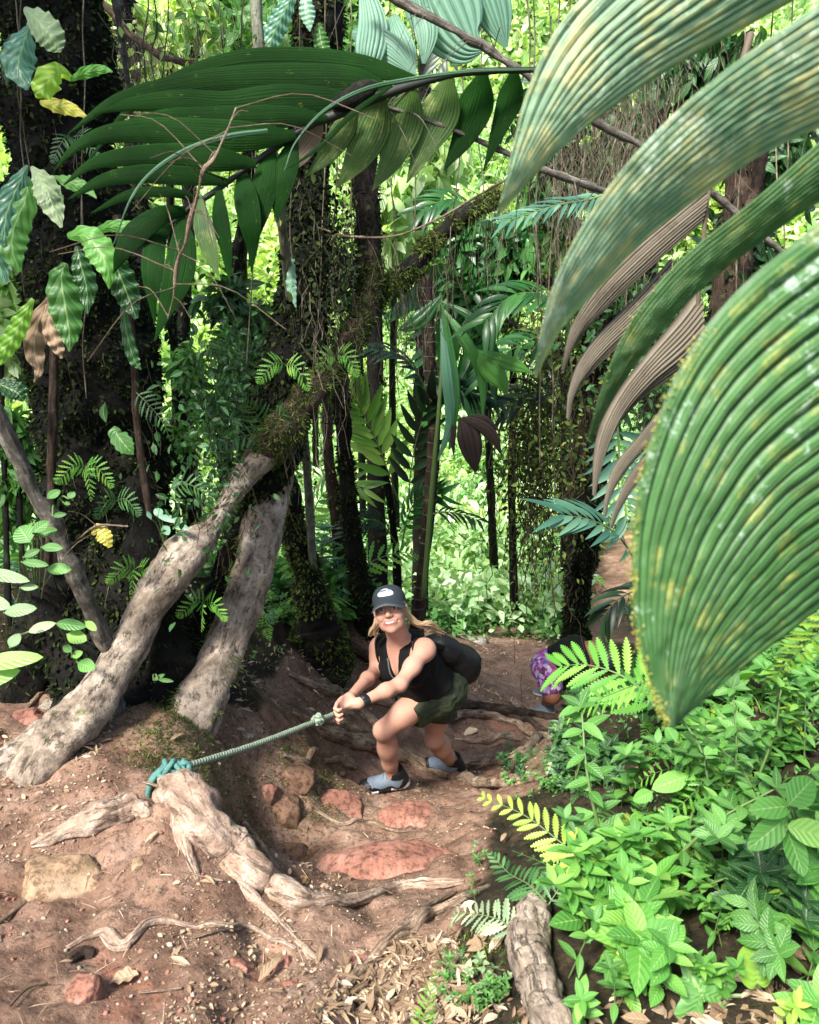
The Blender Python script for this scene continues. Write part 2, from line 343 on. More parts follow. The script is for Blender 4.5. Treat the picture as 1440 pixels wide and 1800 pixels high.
# ---------------- shared leaf shapes
def leaf_grid(L, W, n=6, m=4, fold=0.25, droop=0.3, tipw=0.0, peak=0.45, wave=0.0, wn=6, twist=0.0, seed=0, lobes=0, sharp=1.0):
    """a leaf along +Y, face up +Z, from its stalk at the origin"""
    t = np.linspace(0, 1, n)[:, None]; s = np.linspace(-1, 1, m)[None, :]
    w = np.where(t < peak, np.sin(np.clip(t / peak, 0, 1) * math.pi / 2) ** 0.8, np.clip(np.cos(np.clip((t - peak) / (1 - peak), 0, 1) * math.pi / 2), 0, 1) ** sharp)
    w = np.maximum(w, 0.02) * W / 2
    if lobes: w = w * (1 - 0.35 * np.abs(np.sin(t * lobes * math.pi)) ** 0.6 * (t > .1))
    x = s * w * (1 + 0 * t)
    y = t * L * (1 - 0.15 * droop * t) + 0 * s; 
    if lobes: y = y + np.abs(s) * w * 0.5
    z = fold * np.abs(s) * w - droop * L * 0.5 * t ** 2 + wave * W * np.sin(t * wn * math.pi * 2 + np.sign(s) * 0.6) * np.abs(s) ** 1.2
    if twist: 
        a = twist * t; x, z = x * np.cos(a) - z * np.sin(a) * 0.5, z + x * np.sin(a)
    uv = np.stack(np.broadcast_arrays((s + 1) / 2, t), -1)
    return np.stack(np.broadcast_arrays(x, y, z), -1), uv
def rot_to(d, up=(0, 0, 1), roll=0.0):
    y = nrm(d); x = np.cross(y, up); x = nrm(x) if np.linalg.norm(x) > 1e-3 else np.array([1., 0, 0]); z = np.cross(x, y)
    c, s = math.cos(roll), math.sin(roll); x, z = c * x + s * z, c * z - s * x
    return np.stack([x, y, z], 1)          # columns = local axes
def put(mb, G_, uv, pos, M, sc=1.0, mi=0): mb.grid((np.asarray(G_) * sc) @ M.T + np.asarray(pos), uv, mi)
def scatter(mb, verts, faces, uv, pos, Ms, sc, mi=0):
    n = len(pos)
    if n == 0: return
    V = np.einsum('nij,vj->nvi', Ms, verts) * np.asarray(sc)[:, None, None] + pos[:, None]
    k = len(verts); F = (faces[None] + (np.arange(n) * k)[:, None, None]).reshape(-1, faces.shape[1])
    mb.add(V.reshape(-1, 3), F, np.tile(uv, (n, 1)), mi)
def rand_rots(D, U=None):
    """orientation matrices with local Y along D"""
    D = nrm(D); U = rng.normal(size=D.shape) if U is None else U
    X = nrm(np.cross(D, U)); Z = np.cross(X, D); return np.stack([X, D, Z], -1)
def flatten_grid(Gd, uv):
    n, m = Gd.shape[:2]; I = np.arange(n * m).reshape(n, m)
    return Gd.reshape(-1, 3), np.stack([I[:-1, :-1], I[:-1, 1:], I[1:, 1:], I[1:, :-1]], -1).reshape(-1, 4), uv.reshape(-1, 2)
LEAF5 = flatten_grid(*leaf_grid(1, 0.42, 5, 3, 0.3, 0.35))
LEAF3 = flatten_grid(*leaf_grid(1, 0.5, 4, 3, 0.25, 0.3))
SLIVER = flatten_grid(*leaf_grid(1, 0.16, 4, 3, 0.4, 0.35))
BLADE = flatten_grid(*leaf_grid(1, 0.10, 5, 3, 0.4, 0.9))

# ---------------- materials
M = {}
M['pale_bark'] = bark_mat('pale_bark', (0.07, 0.052, 0.038), (0.27, 0.215, 0.165), (0.46, 0.40, 0.33), 5, moss=(0.07, 0.10, 0.02), moss_at=0.66, bump=1.0)
M['dark_bark'] = bark_mat('dark_bark', (0.001, 0.001, 0.0008), (0.005, 0.004, 0.003), (0.018, 0.014, 0.009), 8, moss=(0.018, 0.028, 0.006), moss_at=0.60)  # dark bark, palest tone lowered to put the trunks' shade into the colour
M['brown_bark'] = bark_mat('brown_bark', (0.012, 0.008, 0.006), (0.05, 0.032, 0.022), (0.13, 0.09, 0.065), 10, moss=(0.05, 0.07, 0.015), moss_at=0.62)
M['grey_stem'] = bark_mat('grey_stem', (0.06, 0.06, 0.04), (0.16, 0.17, 0.12), (0.3, 0.32, 0.24), 14, moss=(0.06, 0.08, 0.02), moss_at=0.6, bump=0.4)
M['root'] = bark_mat('root_bark', (0.08, 0.052, 0.034), (0.27, 0.19, 0.13), (0.50, 0.40, 0.30), 9, bump=1.0, stretch=(1, 1, 0.6))
M['dusty_root'] = bark_mat('dusty_root', (0.18, 0.115, 0.08), (0.36, 0.26, 0.195), (0.56, 0.46, 0.37), 11, bump=1.0, stretch=(1, 1, 1))
M['twig'] = bark_mat('twig_bark', (0.03, 0.026, 0.02), (0.11, 0.098, 0.08), (0.30, 0.27, 0.23), 20, bump=0.5)
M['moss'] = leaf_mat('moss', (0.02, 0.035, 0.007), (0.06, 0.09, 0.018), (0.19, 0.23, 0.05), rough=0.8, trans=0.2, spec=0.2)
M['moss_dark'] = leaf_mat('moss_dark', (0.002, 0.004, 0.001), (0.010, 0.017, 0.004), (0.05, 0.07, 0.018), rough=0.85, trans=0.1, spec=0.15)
M['strand'] = bark_mat('strand', (0.03, 0.025, 0.015), (0.10, 0.085, 0.055), (0.33, 0.29, 0.22), 12, bump=0.2)
M['leaf_bright'] = leaf_mat('leaf_bright', (0.06, 0.22, 0.035), (0.12, 0.35, 0.055), (0.25, 0.48, 0.09), veins=7)
M['leaf_mid'] = leaf_mat('leaf_mid', (0.04, 0.14, 0.025), (0.08, 0.24, 0.045), (0.15, 0.36, 0.08), veins=7)
M['leaf_deep'] = leaf_mat('leaf_deep', (0.008, 0.04, 0.012), (0.02, 0.085, 0.025), (0.05, 0.15, 0.05), rough=0.35, veins=8)
M['leaf_teal'] = leaf_mat('leaf_teal', (0.05, 0.16, 0.10), (0.10, 0.26, 0.17), (0.22, 0.40, 0.28), rough=0.35, veins=9, trans=0.2)
M['leaf_pale'] = leaf_mat('leaf_pale', (0.14, 0.24, 0.11), (0.24, 0.34, 0.17), (0.36, 0.42, 0.24), veins=8, spots=((0.05, 0.09, 0.04), 14, 0.6), trans=0.25)
M['leaf_lime'] = leaf_mat('leaf_lime', (0.20, 0.42, 0.05), (0.32, 0.52, 0.07), (0.5, 0.6, 0.09), veins=7, trans=0.45)
M['leaf_yellow'] = leaf_mat('leaf_yellow', (0.45, 0.42, 0.05), (0.6, 0.5, 0.10), (0.66, 0.6, 0.22), veins=7)
M['leaf_dry'] = leaf_mat('leaf_dry', (0.12, 0.07, 0.04), (0.32, 0.22, 0.14), (0.62, 0.50, 0.36), rough=0.7, trans=0.1, spec=0.2, veins=6, vein_col=(0.4, 0.3, 0.2), tint=1.0)
M['leaf_orange'] = leaf_mat('leaf_orange', (0.4, 0.2, 0.05), (0.5, 0.27, 0.08), (0.55, 0.35, 0.12), rough=0.6, trans=0.1, veins=5)
M['fern'] = leaf_mat('fern', (0.10, 0.30, 0.04), (0.16, 0.42, 0.06), (0.28, 0.5, 0.08), rough=0.5, trans=0.4)
M['fern_lime'] = leaf_mat('fern_lime', (0.30, 0.52, 0.05), (0.38, 0.6, 0.07), (0.5, 0.66, 0.10), rough=0.5, trans=0.45)
M['fern_dark'] = leaf_mat('fern_dark', (0.02, 0.08, 0.02), (0.05, 0.15, 0.04), (0.09, 0.22, 0.06), rough=0.5, trans=0.3)
M['fern_grey'] = leaf_mat('fern_grey', (0.16, 0.24, 0.13), (0.28, 0.36, 0.2), (0.4, 0.46, 0.28), rough=0.6, trans=0.2)
M['palm'] = leaf_mat('palm_leaf', (0.015, 0.07, 0.02), (0.035, 0.14, 0.035), (0.07, 0.22, 0.05), rough=0.35, trans=0.3)
M['palm_dark'] = leaf_mat('palm_dark', (0.004, 0.012, 0.005), (0.010, 0.03, 0.012), (0.02, 0.06, 0.02), rough=0.45, trans=0.15)
M['palm_light'] = leaf_mat('palm_light', (0.11, 0.25, 0.05), (0.19, 0.36, 0.08), (0.32, 0.47, 0.12), rough=0.35, trans=0.35)
M['palm_blue'] = leaf_mat('palm_blue', (0.04, 0.12, 0.08), (0.075, 0.19, 0.12), (0.14, 0.28, 0.18), rough=0.35, trans=0.2)
M['stem_green'] = plain('green_stem', (0.10, 0.17, 0.05), 0.5)
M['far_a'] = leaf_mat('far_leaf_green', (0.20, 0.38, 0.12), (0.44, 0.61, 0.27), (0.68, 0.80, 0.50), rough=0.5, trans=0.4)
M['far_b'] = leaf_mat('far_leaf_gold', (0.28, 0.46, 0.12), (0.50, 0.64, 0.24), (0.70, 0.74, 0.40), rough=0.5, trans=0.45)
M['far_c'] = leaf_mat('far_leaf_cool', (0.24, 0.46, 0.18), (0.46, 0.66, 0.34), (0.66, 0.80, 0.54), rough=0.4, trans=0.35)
M['cover'] = leaf_mat('cover_leaf', (0.04, 0.14, 0.03), (0.09, 0.25, 0.06), (0.2, 0.4, 0.12), rough=0.45, trans=0.35)

# ---------------- moss and hanging bits over a tube grid
def surf_pts(Gd, n, lo=0.0, hi=1.0):
    a, k = Gd.shape[0], Gd.shape[1]; i = (rng.random(n) * (hi - lo) + lo) * (a - 2); i0 = i.astype(int); j = rng.integers(0, k, n); f = (i - i0)[:, None]
    j1 = (j + 1) % k; g = rng.random(n)[:, None]
    p = (Gd[i0, j] * (1 - f) + Gd[i0 + 1, j] * f) * (1 - g) + (Gd[i0, j1] * (1 - f) + Gd[i0 + 1, j1] * f) * g
    c = Gd[i0].mean(1) * (1 - f) + Gd[i0 + 1].mean(1) * f
    return p, nrm(p - c)
def moss_mb(mb, Gd, n, size=0.03, down=0.6, lo=0, hi=1, shape=SLIVER, mi=0, patchy=0.0, psc=5.0, spread=0.5):
    p, o = surf_pts(Gd, n, lo, hi)
    if patchy > -1:
        keep = fbm(p, psc, 3) > patchy; p, o = p[keep], o[keep]
    d = o * 0.8 + np.array([0, 0, -down]) + rng.normal(size=p.shape) * spread
    scatter(mb, *shape, p, rand_rots(d), size * rng.uniform(0.5, 1.6, len(p)), mi)
def strands(mb, starts, lens, r=0.002, sway=0.15, k=3, n=6, mi=0):
    for s, L in zip(starts, lens):
        t = np.linspace(0, 1, n)[:, None]; q = s + np.array([0, 0, -1]) * t * L + np.cumsum(rng.normal(size=(n, 3)) * [1, 1, 0.2], 0) * L * sway / n
        g, uv = tube(q, r * rng.uniform(.6, 1.3), k=k, cap=False); mb.grid(g, uv, mi, wrap=True)

class Tree:
    def __init__(s, name, label, base, group=None, cat='tree'): s.o = empty(name, base, label, cat, group); s.gr = []
    def limb(s, part, ctrl, mat, n=80, k=20, rough=0.22, rsc=9, label=None, px=True, **kw):
        kw.setdefault('ridge', .10); kw.setdefault('fine', .06)
        Gd, uv = (tube_px if px else (lambda c, **q: tube([a[:3] for a in c], [a[3] for a in c], **q)))(ctrl, n=n, k=k, rough=rough, rsc=rsc, seed=len(s.gr) + 1, **kw)
        mb = MB().grid(Gd, uv, wrap=True); o = mb.build(part, M[mat], s.o)
        if label: o['label'] = label
        s.gr.append(Gd); return Gd
    def moss(s, Gd, n, size=0.03, mat='moss', part='moss', **kw):
        mb = MB(); moss_mb(mb, Gd, n, size, **kw)
        if mb.n: return tag(mb.build(part, M[mat], s.o, smooth=False), kind='stuff')
    def done(s): return s.o

# big moss-covered tree on the left
t = Tree('mossy_tree', 'broad moss-covered tree trunk hung with strap leaves behind the bare leaning pole', P(190, 1230, 3.1))
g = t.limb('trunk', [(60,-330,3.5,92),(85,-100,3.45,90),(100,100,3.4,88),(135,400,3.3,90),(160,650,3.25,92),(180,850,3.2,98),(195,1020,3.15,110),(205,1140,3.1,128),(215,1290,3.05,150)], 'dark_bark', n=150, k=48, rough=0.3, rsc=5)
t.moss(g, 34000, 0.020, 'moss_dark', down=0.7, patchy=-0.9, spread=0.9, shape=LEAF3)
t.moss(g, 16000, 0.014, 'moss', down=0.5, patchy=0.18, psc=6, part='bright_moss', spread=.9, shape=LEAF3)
g2 = t.limb('root_buttress', [(130,880,3.1,30),(105,1000,3.0,34),(75,1110,2.95,40),(30,1210,2.9,44),(-40,1270,2.8,40)], 'dark_bark', rough=.3)
t.moss(g2, 1200, 0.025, 'moss_dark', down=.8, patchy=-.9)
g2 = t.limb('root_buttress', [(235,820,3.1,26),(262,950,3.0,34),(285,1080,2.95,38),(300,1190,2.9,40),(310,1290,2.8,40)], 'dark_bark', rough=.3)
t.moss(g2, 1800, 0.025, 'moss_dark', down=.8, patchy=-.9)
g2 = t.limb('climbing_stem', [(98,560,2.93,7),(95,640,2.92,8),(93,740,2.9,8),(90,830,2.9,8),(88,930,2.88,7),(84,1000,2.9,6)], 'brown_bark', n=40, k=10)
g2 = t.limb('climbing_stem', [(205,380,3.0,6),(222,500,3.0,6),(236,640,2.98,7),(243,760,3.0,6),(262,900,2.9,6)], 'brown_bark', n=40, k=10)
mb = MB(); p, o_ = surf_pts(g, 110, 0.2, 0.8); strands(mb, p + o_ * 0.02, rng.uniform(.08, .4, len(p)), 0.0014, 0.25); tag(mb.build('hanging_rootlets', M['strand'], t.o), kind='stuff')

# central tree on stilt roots
t = Tree('stilt_rooted_tree', 'mossy tree standing on two thick pale prop roots, an arching limb reaching right', P(200, 1250, 2.8))
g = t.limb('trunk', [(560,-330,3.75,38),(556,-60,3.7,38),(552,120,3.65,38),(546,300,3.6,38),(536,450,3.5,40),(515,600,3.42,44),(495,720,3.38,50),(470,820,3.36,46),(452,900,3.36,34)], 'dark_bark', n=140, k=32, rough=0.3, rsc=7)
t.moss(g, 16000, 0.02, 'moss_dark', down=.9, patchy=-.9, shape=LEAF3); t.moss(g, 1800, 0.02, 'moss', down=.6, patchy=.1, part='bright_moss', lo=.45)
g = t.limb('prop_root', [(524,715,3.44,24),(503,750,3.36,27),(460,800,3.2,29),(418,855,3.08,24),(385,915,2.98,20),(352,955,2.9,29),(318,985,2.85,33),(278,1035,2.8,30),(238,1110,2.72,31),(195,1190,2.62,34),(150,1255,2.5,39),(100,1310,2.4,42),(62,1350,2.32,40),(48,1395,2.27,18)], 'pale_bark', n=170, k=36, rough=0.34, rsc=5.5)
t.moss(g, 2600, 0.016, 'moss', down=.2, hi=.42, patchy=.02, psc=7)
g2 = t.limb('root_toe', [(120,1285,2.45,40),(60,1318,2.38,34),(0,1345,2.3,30),(-60,1362,2.24,30),(-140,1390,2.2,30)], 'pale_bark', rough=.3, n=60, k=20)
g2 = t.limb('prop_root', [(498,770,3.42,32),(480,850,3.36,29),(460,930,3.28,29),(440,1010,3.18,31),(416,1085,3.08,32),(390,1150,2.96,35),(362,1205,2.86,39),(336,1262,2.76,43),(322,1310,2.7,44)], 'pale_bark', n=110, k=32, rough=0.26, rsc=5)
t.moss(g2, 3000, 0.02, 'moss', down=.4, lo=.0, patchy=.12)
t.moss(g2, 2500, 0.022, 'moss', down=.4, lo=.78, patchy=-.05)
g2 = t.limb('prop_root', [(470,800,3.5,26),(440,900,3.46,26),(400,1000,3.4,26),(372,1080,3.3,26),(345,1180,3.2,26)], 'dark_bark', n=60, k=18, rough=.3)
t.moss(g2, 2500, 0.024, 'moss', down=.5, patchy=-.2)
t.moss(g2, 5000, 0.02, 'moss', down=.5, hi=.22, patchy=-.9, shape=LEAF3)
t.moss(g, 2500, 0.018, 'moss', down=.5, hi=.16, patchy=-.9, shape=LEAF3)
g2 = t.limb('limb', [(462,800,3.2,22),(492,762,3.18,25),(528,712,3.22,24),(565,668,3.3,22),(602,622,3.45,22),(632,570,3.6,21),(650,505,3.75,20),(648,440,3.85,22),(640,360,3.9,20),(644,260,4.0,18),(650,120,4.1,16),(655,-60,4.2,14)], 'brown_bark', n=120, k=20, rough=.35, rsc=9)
t.moss(g2, 12000, 0.02, 'moss', down=.4, patchy=-.35, psc=9, hi=.6, part='moss', spread=.9); t.moss(g2, 1600, 0.026, 'moss_dark', down=.9, lo=.5, patchy=-.9)
g3 = t.limb('limb', [(648,520,3.8,16),(680,505,3.85,15),(715,480,3.9,15),(745,445,3.95,15),(775,415,4.0,14),(815,380,4.1,12),(870,345,4.2,9),(930,300,4.3,6)], 'dark_bark', n=70, k=14, rough=.4, rsc=12)
t.moss(g3, 15000, 0.024, 'moss', down=.8, patchy=-.3, psc=12, spread=1.1)
mb = MB(); p, o_ = surf_pts(g3, 140, 0.1, 0.95); strands(mb, p, rng.uniform(.08, .5, len(p)), 0.0016, 0.3); p, o_ = surf_pts(g2, 120, 0.1, 0.9); strands(mb, p, rng.uniform(.08, .4, len(p)), 0.0015, 0.3); tag(mb.build('hanging_rootlets', M['strand'], t.o), kind='stuff')

def to_ground(ctrl):
    a, b, Y, r = ctrl[-1]; p = P(a, b, Y); z = float(gz(p[0], p[1]))
    if p[2] - z < .02: return ctrl
    x2, y2 = proj(np.array([p[0], p[1], z - .05])); return list(ctrl) + [((a + x2) / 2, (b + y2) / 2, Y, r * 1.05), (float(x2), float(y2), Y, r * 1.3)]
def small_tree(name, label, ctrl, mat='dark_bark', moss=0, mm='moss', msz=.02, group=None, cat='tree', n=70, k=14, rough=.25, extra=(), rsc=9, part='trunk'):
    ctrl = to_ground(ctrl); b = P(*ctrl[-1][:3]); t = Tree(name, label, b, group, cat); g = t.limb(part, ctrl, mat, n=n, k=k, rough=rough, rsc=rsc)
    if moss: t.moss(g, moss * 2, msz, mm, down=.6, patchy=-.4, shape=LEAF3)
    for c in extra: 
        h = t.limb('limb', c, mat, n=40, k=10, rough=rough)
        if moss: t.moss(h, moss // 3, msz, mm, down=.6, patchy=-.3)
    return t
small_tree('slender_tree', 'slender dark mossy trunk left of the hiker, under the arching limb', [(598,640,5.0,12),(603,760,5.05,13),(612,880,5.1,14),(626,980,5.15,16),(640,1060,5.2,20),(646,1105,5.2,30)], 'dark_bark', 2600, 'moss_dark')
small_tree('slender_tree', 'thin reddish-brown trunk with small moss tufts between two thicker mossy trunks', [(573,690,5.3,8),(577,780,5.35,9),(586,880,5.4,9),(596,960,5.5,10),(600,1030,5.5,12)], 'brown_bark', 300)
small_tree('leaning_tree', 'stout green-mossed trunk rising left behind the prop roots with a flared base', [(500,840,4.6,20),(512,900,4.6,20),(528,970,4.6,21),(545,1030,4.65,24),(556,1085,4.7,36),(560,1110,4.7,46)], 'dark_bark', 3000, 'moss', .022)
small_tree('slender_tree', 'thin dark sapling stem directly above the hiker\'s cap', [(668,800,5.6,5),(684,870,5.6,6),(694,950,5.7,6),(700,1050,5.8,8)], 'dark_bark', 100)
small_tree('mossy_right_tree', 'dark mossy trunk beside the sunlit trail, behind the bending person', [(1078,250,6.6,34),(1068,450,6.7,33),(1055,640,6.8,32),(1040,800,6.9,32),(1025,930,7.0,27),(1016,1040,7.2,20),(1012,1095,7.3,17),(1012,1125,7.3,24)], 'dark_bark', 5500, 'moss_dark', .03, n=110, k=22, extra=([(1050,700,6.9,12),(1010,640,6.8,10),(960,600,6.7,7),(880,560,6.6,5)],[(1045,800,6.9,10),(1000,700,6.8,8),(975,560,6.7,7),(960,420,6.7,6)]))
small_tree('fibrous_trunk', 'reddish fibrous trunk partly hidden behind the huge foreground leaves', [(1330,100,3.6,30),(1310,300,3.6,30),(1285,480,3.6,30),(1265,650,3.6,30),(1240,900,3.6,32),(1225,1120,3.6,36)], 'brown_bark', 500, 'moss_dark', .03, n=80)
small_tree('grey_stem_tree', 'smooth pale grey-green stem passing behind the dark arching frond', [(440,-200,2.95,10),(450,0,2.93,10),(457,100,2.9,10),(468,200,2.9,10),(484,300,2.95,9),(496,400,3.05,8),(508,500,3.3,8),(520,600,3.6,7),(530,700,3.9,7),(545,900,4.4,7),(552,1060,4.7,7)], 'grey_stem', 120, rough=.12)
small_tree('bare_pole', 'bare leaning brown pole with knobbly nodes on the left', [(-40,640,2.5,13),(0,735,2.5,14),(35,815,2.52,15),(62,872,2.54,14),(92,912,2.55,17),(105,950,2.56,13),(130,1005,2.58,17),(150,1050,2.6,12),(172,1100,2.63,14),(192,1150,2.66,11),(200,1185,2.68,10)], 'twig', 0, cat='pole', rough=.28, rsc=14, n=120, k=16)
# dark background trunks
for i, (c, lab) in enumerate([
 ([(330,-60,7,12),(335,300,7,12),(322,600,7.2,12),(340,900,7.4,14),(345,1010,7.5,16)], 'dark straight trunk half hidden behind the drooping tip of the dark frond'),
 ([(395,-60,5.0,9),(420,150,5.0,9),(440,300,5.0,9),(400,560,5.2,10),(392,760,5.3,10)], 'thin crooked stem rising behind the dark frond toward the top edge'),
 ([(300,560,5.6,7),(318,700,5.6,8),(330,820,5.6,8),(338,930,5.7,9)], 'thin leafy stem between the broad mossy trunk and the prop roots'),
 ([(645,-80,6.4,18),(650,120,6.4,17),(640,300,6.5,15),(655,420,6.5,14)], 'thick dark trunk behind the fork of the arching frond'),
 ([(1180,-60,6.0,22),(1150,200,6.0,22),(1130,400,6.1,22),(1150,700,6.2,20),(1185,1000,6.4,22)], 'dark trunk hung with rootlets behind the brown dead leaflets'),
 ([(760,-80,9,11),(745,150,9,11),(742,380,9.1,11)], 'slim dark trunk above the broken ringed palm'),
 ([(210,-60,5.4,16),(235,200,5.4,16),(250,420,5.4,15),(255,640,5.4,15)], 'dark trunk beside the broad mossy tree behind the frond tips')]):
    small_tree('dark_tree', lab, c, 'dark_bark', 700, 'moss_dark', .035, n=60, k=12)
# ---------------- long pleated leaflets (one strip of surface between two edges, folded into pleats)
def strip_from_edges(A, B, n, m, npl, amp, camber, taper_tip=True, sag=0.0):
    A = cr(A, n); B = cr(B, n); c = np.linspace(0, 1, m)[None, :, None]; _q = float(A[0, 0] * 7 + B[0, 2] * 5); Gd = A[:, None] * (1 - c) + B[:, None] * c
    T = nrm(np.gradient((A + B) / 2, axis=0)); S = B - A; N = nrm(np.cross(T, S)); 
    N = np.where((N[:, 1:2] > 0), -N, N)           # faces the trail
    W = np.linalg.norm(S, axis=1)[:, None]
    s = c[..., 0]; wv = s + .35 / npl * vnoise(np.stack([s * npl * .8, s * 0 + _q, s * 0], -1)); ph = np.clip(wv, 0, 1) * npl; amp = amp * (1 + .45 * vnoise(np.stack([s * npl * .5, s * 0 + _q + 9, s * 0], -1))); tri = np.abs((ph % 1) - 0.5) * 2 - 0.5
    d = amp * W / npl * (.5 - (2 * np.abs((ph % 1) - .5)) ** 3.5) + camber * W * 4 * s * (1 - s)
    L_ = np.concatenate([[0], np.cumsum(np.linalg.norm(np.diff((A + B) / 2, axis=0), axis=1))])
    strip_from_edges.uv = np.stack(np.broadcast_arrays(ph + 0 * L_[:, None], L_[:, None]), -1)
    return Gd + N[:, None] * d[..., None]
def center_edges(ctrl, n=24, w0=None, prof=None, roll=0.0):
    """ctrl: photo x, y, distance, half width px -> edge polylines in the world"""
    c = cr(np.array([P(a, b, d) for a, b, d, _ in ctrl]), n); hw = cr(np.array([[q[3]] for q in ctrl]), n)[:, 0]
    hw = np.maximum(hw, 0.3) * np.array([px2m(p) for p in c]); T = nrm(np.gradient(c, axis=0)); view = nrm(c - np.array([0, 0, CAMZ]))
    S = nrm(np.cross(T, view)); S = nrm(S * math.cos(roll) + view * math.sin(roll))
    return c - S * hw[:, None], c + S * hw[:, None]

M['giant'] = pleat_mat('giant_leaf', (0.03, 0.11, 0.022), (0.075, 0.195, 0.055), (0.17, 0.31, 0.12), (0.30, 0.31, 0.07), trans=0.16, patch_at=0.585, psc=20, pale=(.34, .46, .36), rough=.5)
M['giant_blue'] = pleat_mat('giant_leaf_bluish', (0.10, 0.25, 0.12), (0.28, 0.43, 0.27), (0.52, 0.60, 0.42), (0.52, 0.48, 0.20), trans=0.2, patch_at=0.545, psc=16, pale=(.50, .60, .46), crest_light=.5)
M['frond_dark'] = pleat_mat('frond_dark', (0.003, 0.022, 0.002), (0.009, 0.052, 0.005), (0.02, 0.09, 0.012), (0.20, 0.28, 0.03), trans=0.14, rough=0.6, patch_at=0.65, psc=30, spec=.08, groove_shade=.6)
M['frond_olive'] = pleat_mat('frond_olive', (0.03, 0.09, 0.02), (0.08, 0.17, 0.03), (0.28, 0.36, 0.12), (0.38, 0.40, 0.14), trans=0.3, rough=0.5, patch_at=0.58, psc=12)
M['frond_teal'] = pleat_mat('frond_teal', (0.10, 0.24, 0.16), (0.20, 0.38, 0.27), (0.32, 0.50, 0.38), (0.3, 0.42, 0.25), trans=0.25, patch_at=0.66)
M['frond_strand'] = pleat_mat('frond_strand', (0.02, 0.08, 0.03), (0.06, 0.16, 0.08), (0.2, 0.32, 0.2), (0.3, 0.45, 0.25), trans=0.15)
M['frond_dead'] = pleat_mat('frond_dead', (0.06, 0.048, 0.032), (0.155, 0.13, 0.09), (0.32, 0.285, 0.215), (0.04, 0.03, 0.018), trans=0.08, rough=0.8, patch_at=0.58, crest_light=.5, groove_shade=.95)
M['frond_pale_dead'] = pleat_mat('frond_pale_dead', (0.24, 0.17, 0.13), (0.42, 0.31, 0.24), (0.55, 0.45, 0.36), (0.3, 0.26, 0.12), trans=0.15, rough=0.8, patch_at=0.64)
M['rachis_dark'] = plain('rachis_dark', (0.012, 0.014, 0.008), 0.6)
M['rachis_brown'] = plain('rachis_brown', (0.10, 0.075, 0.05), 0.7)

M['lichen'] = leaf_mat('lichen', (0.20, 0.22, 0.03), (0.30, 0.30, 0.05), (0.42, 0.40, 0.10), rough=.8, trans=.1)
M['palm_dead'] = pleat_mat('palm_dead', (0.02, 0.012, 0.01), (0.05, 0.03, 0.022), (0.08, 0.05, 0.04), (0.01, 0.008, 0.006), trans=0.05, rough=.8)
def edges_px(A, B, YA, YB):
    f = lambda e, Y: np.array([P(x, y, yy) for (x, y), yy in zip(e, np.linspace(*Y, len(e)))])
    return f(A, YA), f(B, YB)
# the huge frond hanging in from the right
root = empty('giant_palm_frond', P(1700, 200, 1.1), 'huge blue-green pleated palm frond hanging in close from the right edge', 'palm frond')
specs = [
 ([(1740,-520),(1230,-190),(1120,-110),(1035,-20),(972,60),(930,150),(905,240),(890,310),(872,378)], [(1780,-500),(1620,-180),(1480,-50),(1330,38),(1190,115),(1090,180),(1000,250),(935,315),(874,384)], (1.02,.95), (1.1,.97), 'giant_blue', 6, 'leaflet', 'topmost leaflet, pale blue-green with tapering tip'),
 ([(1910,-290),(1640,-110),(1500,-30),(1400,35),(1290,112),(1180,205),(1080,315),(1008,425),(962,535),(938,658)], [(1945,-250),(1720,80),(1600,150),(1460,215),(1340,272),(1240,340),(1140,415),(1060,500),(990,575),(941,662)], (.92,.80), (.98,.84), 'giant_blue', 7, 'leaflet', 'second leaflet, pale with yellow lichen edge'),
 ([(2030,-80),(1700,60),(1560,150),(1440,250),(1330,348),(1215,440),(1140,520),(1090,600),(1055,690),(1033,772)], [(2055,-45),(1700,260),(1560,300),(1450,350),(1330,432),(1230,512),(1155,595),(1105,660),(1065,725),(1036,778)], (1.05,.92), (1.08,.94), 'giant', 6, 'leaflet', 'narrow darker leaflet'),
 ([(2330,170),(1800,80),(1620,230),(1450,385),(1320,490),(1225,600),(1160,730),(1120,880),(1112,1020),(1124,1130),(1150,1215),(1178,1278)], [(2350,260),(2050,700),(1850,850),(1680,950),(1560,1010),(1450,1068),(1380,1120),(1320,1165),(1270,1205),(1235,1235),(1205,1260),(1182,1282)], (.80,.62), (.90,.66), 'giant', 9, 'leaflet', 'lowest leaflet, very broad with deep dark pleats and mossy yellow edge')]
for A, B, YA, YB, mt, npl, nm, lb in specs:
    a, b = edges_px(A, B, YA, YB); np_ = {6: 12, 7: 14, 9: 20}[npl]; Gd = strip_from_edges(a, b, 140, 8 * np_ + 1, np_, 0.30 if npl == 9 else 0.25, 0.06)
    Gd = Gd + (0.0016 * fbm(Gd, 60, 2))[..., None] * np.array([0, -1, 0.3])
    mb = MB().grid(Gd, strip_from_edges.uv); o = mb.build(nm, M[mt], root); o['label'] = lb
    e = Gd[:, 0] if npl != 6 else Gd[:, 0]
    # lichen tufts along the mossy edge
    k = 900 if npl == 9 else 160; i = rng.integers(60, 139, k); p = Gd[i, 0] + (Gd[i, 3] - Gd[i, 0]) * rng.random((k, 1)) ** 2 + rng.normal(size=(k, 3)) * 0.002; k = len(p)
    mb = MB(); scatter(mb, *LEAF3, p, rand_rots(rng.normal(size=(k, 3)) + [-1, 0, 0]), rng.uniform(.0015, .0042, k) * (1 if npl == 9 else .7)); mb.build('lichen_tufts', M['lichen'], root, smooth=False)
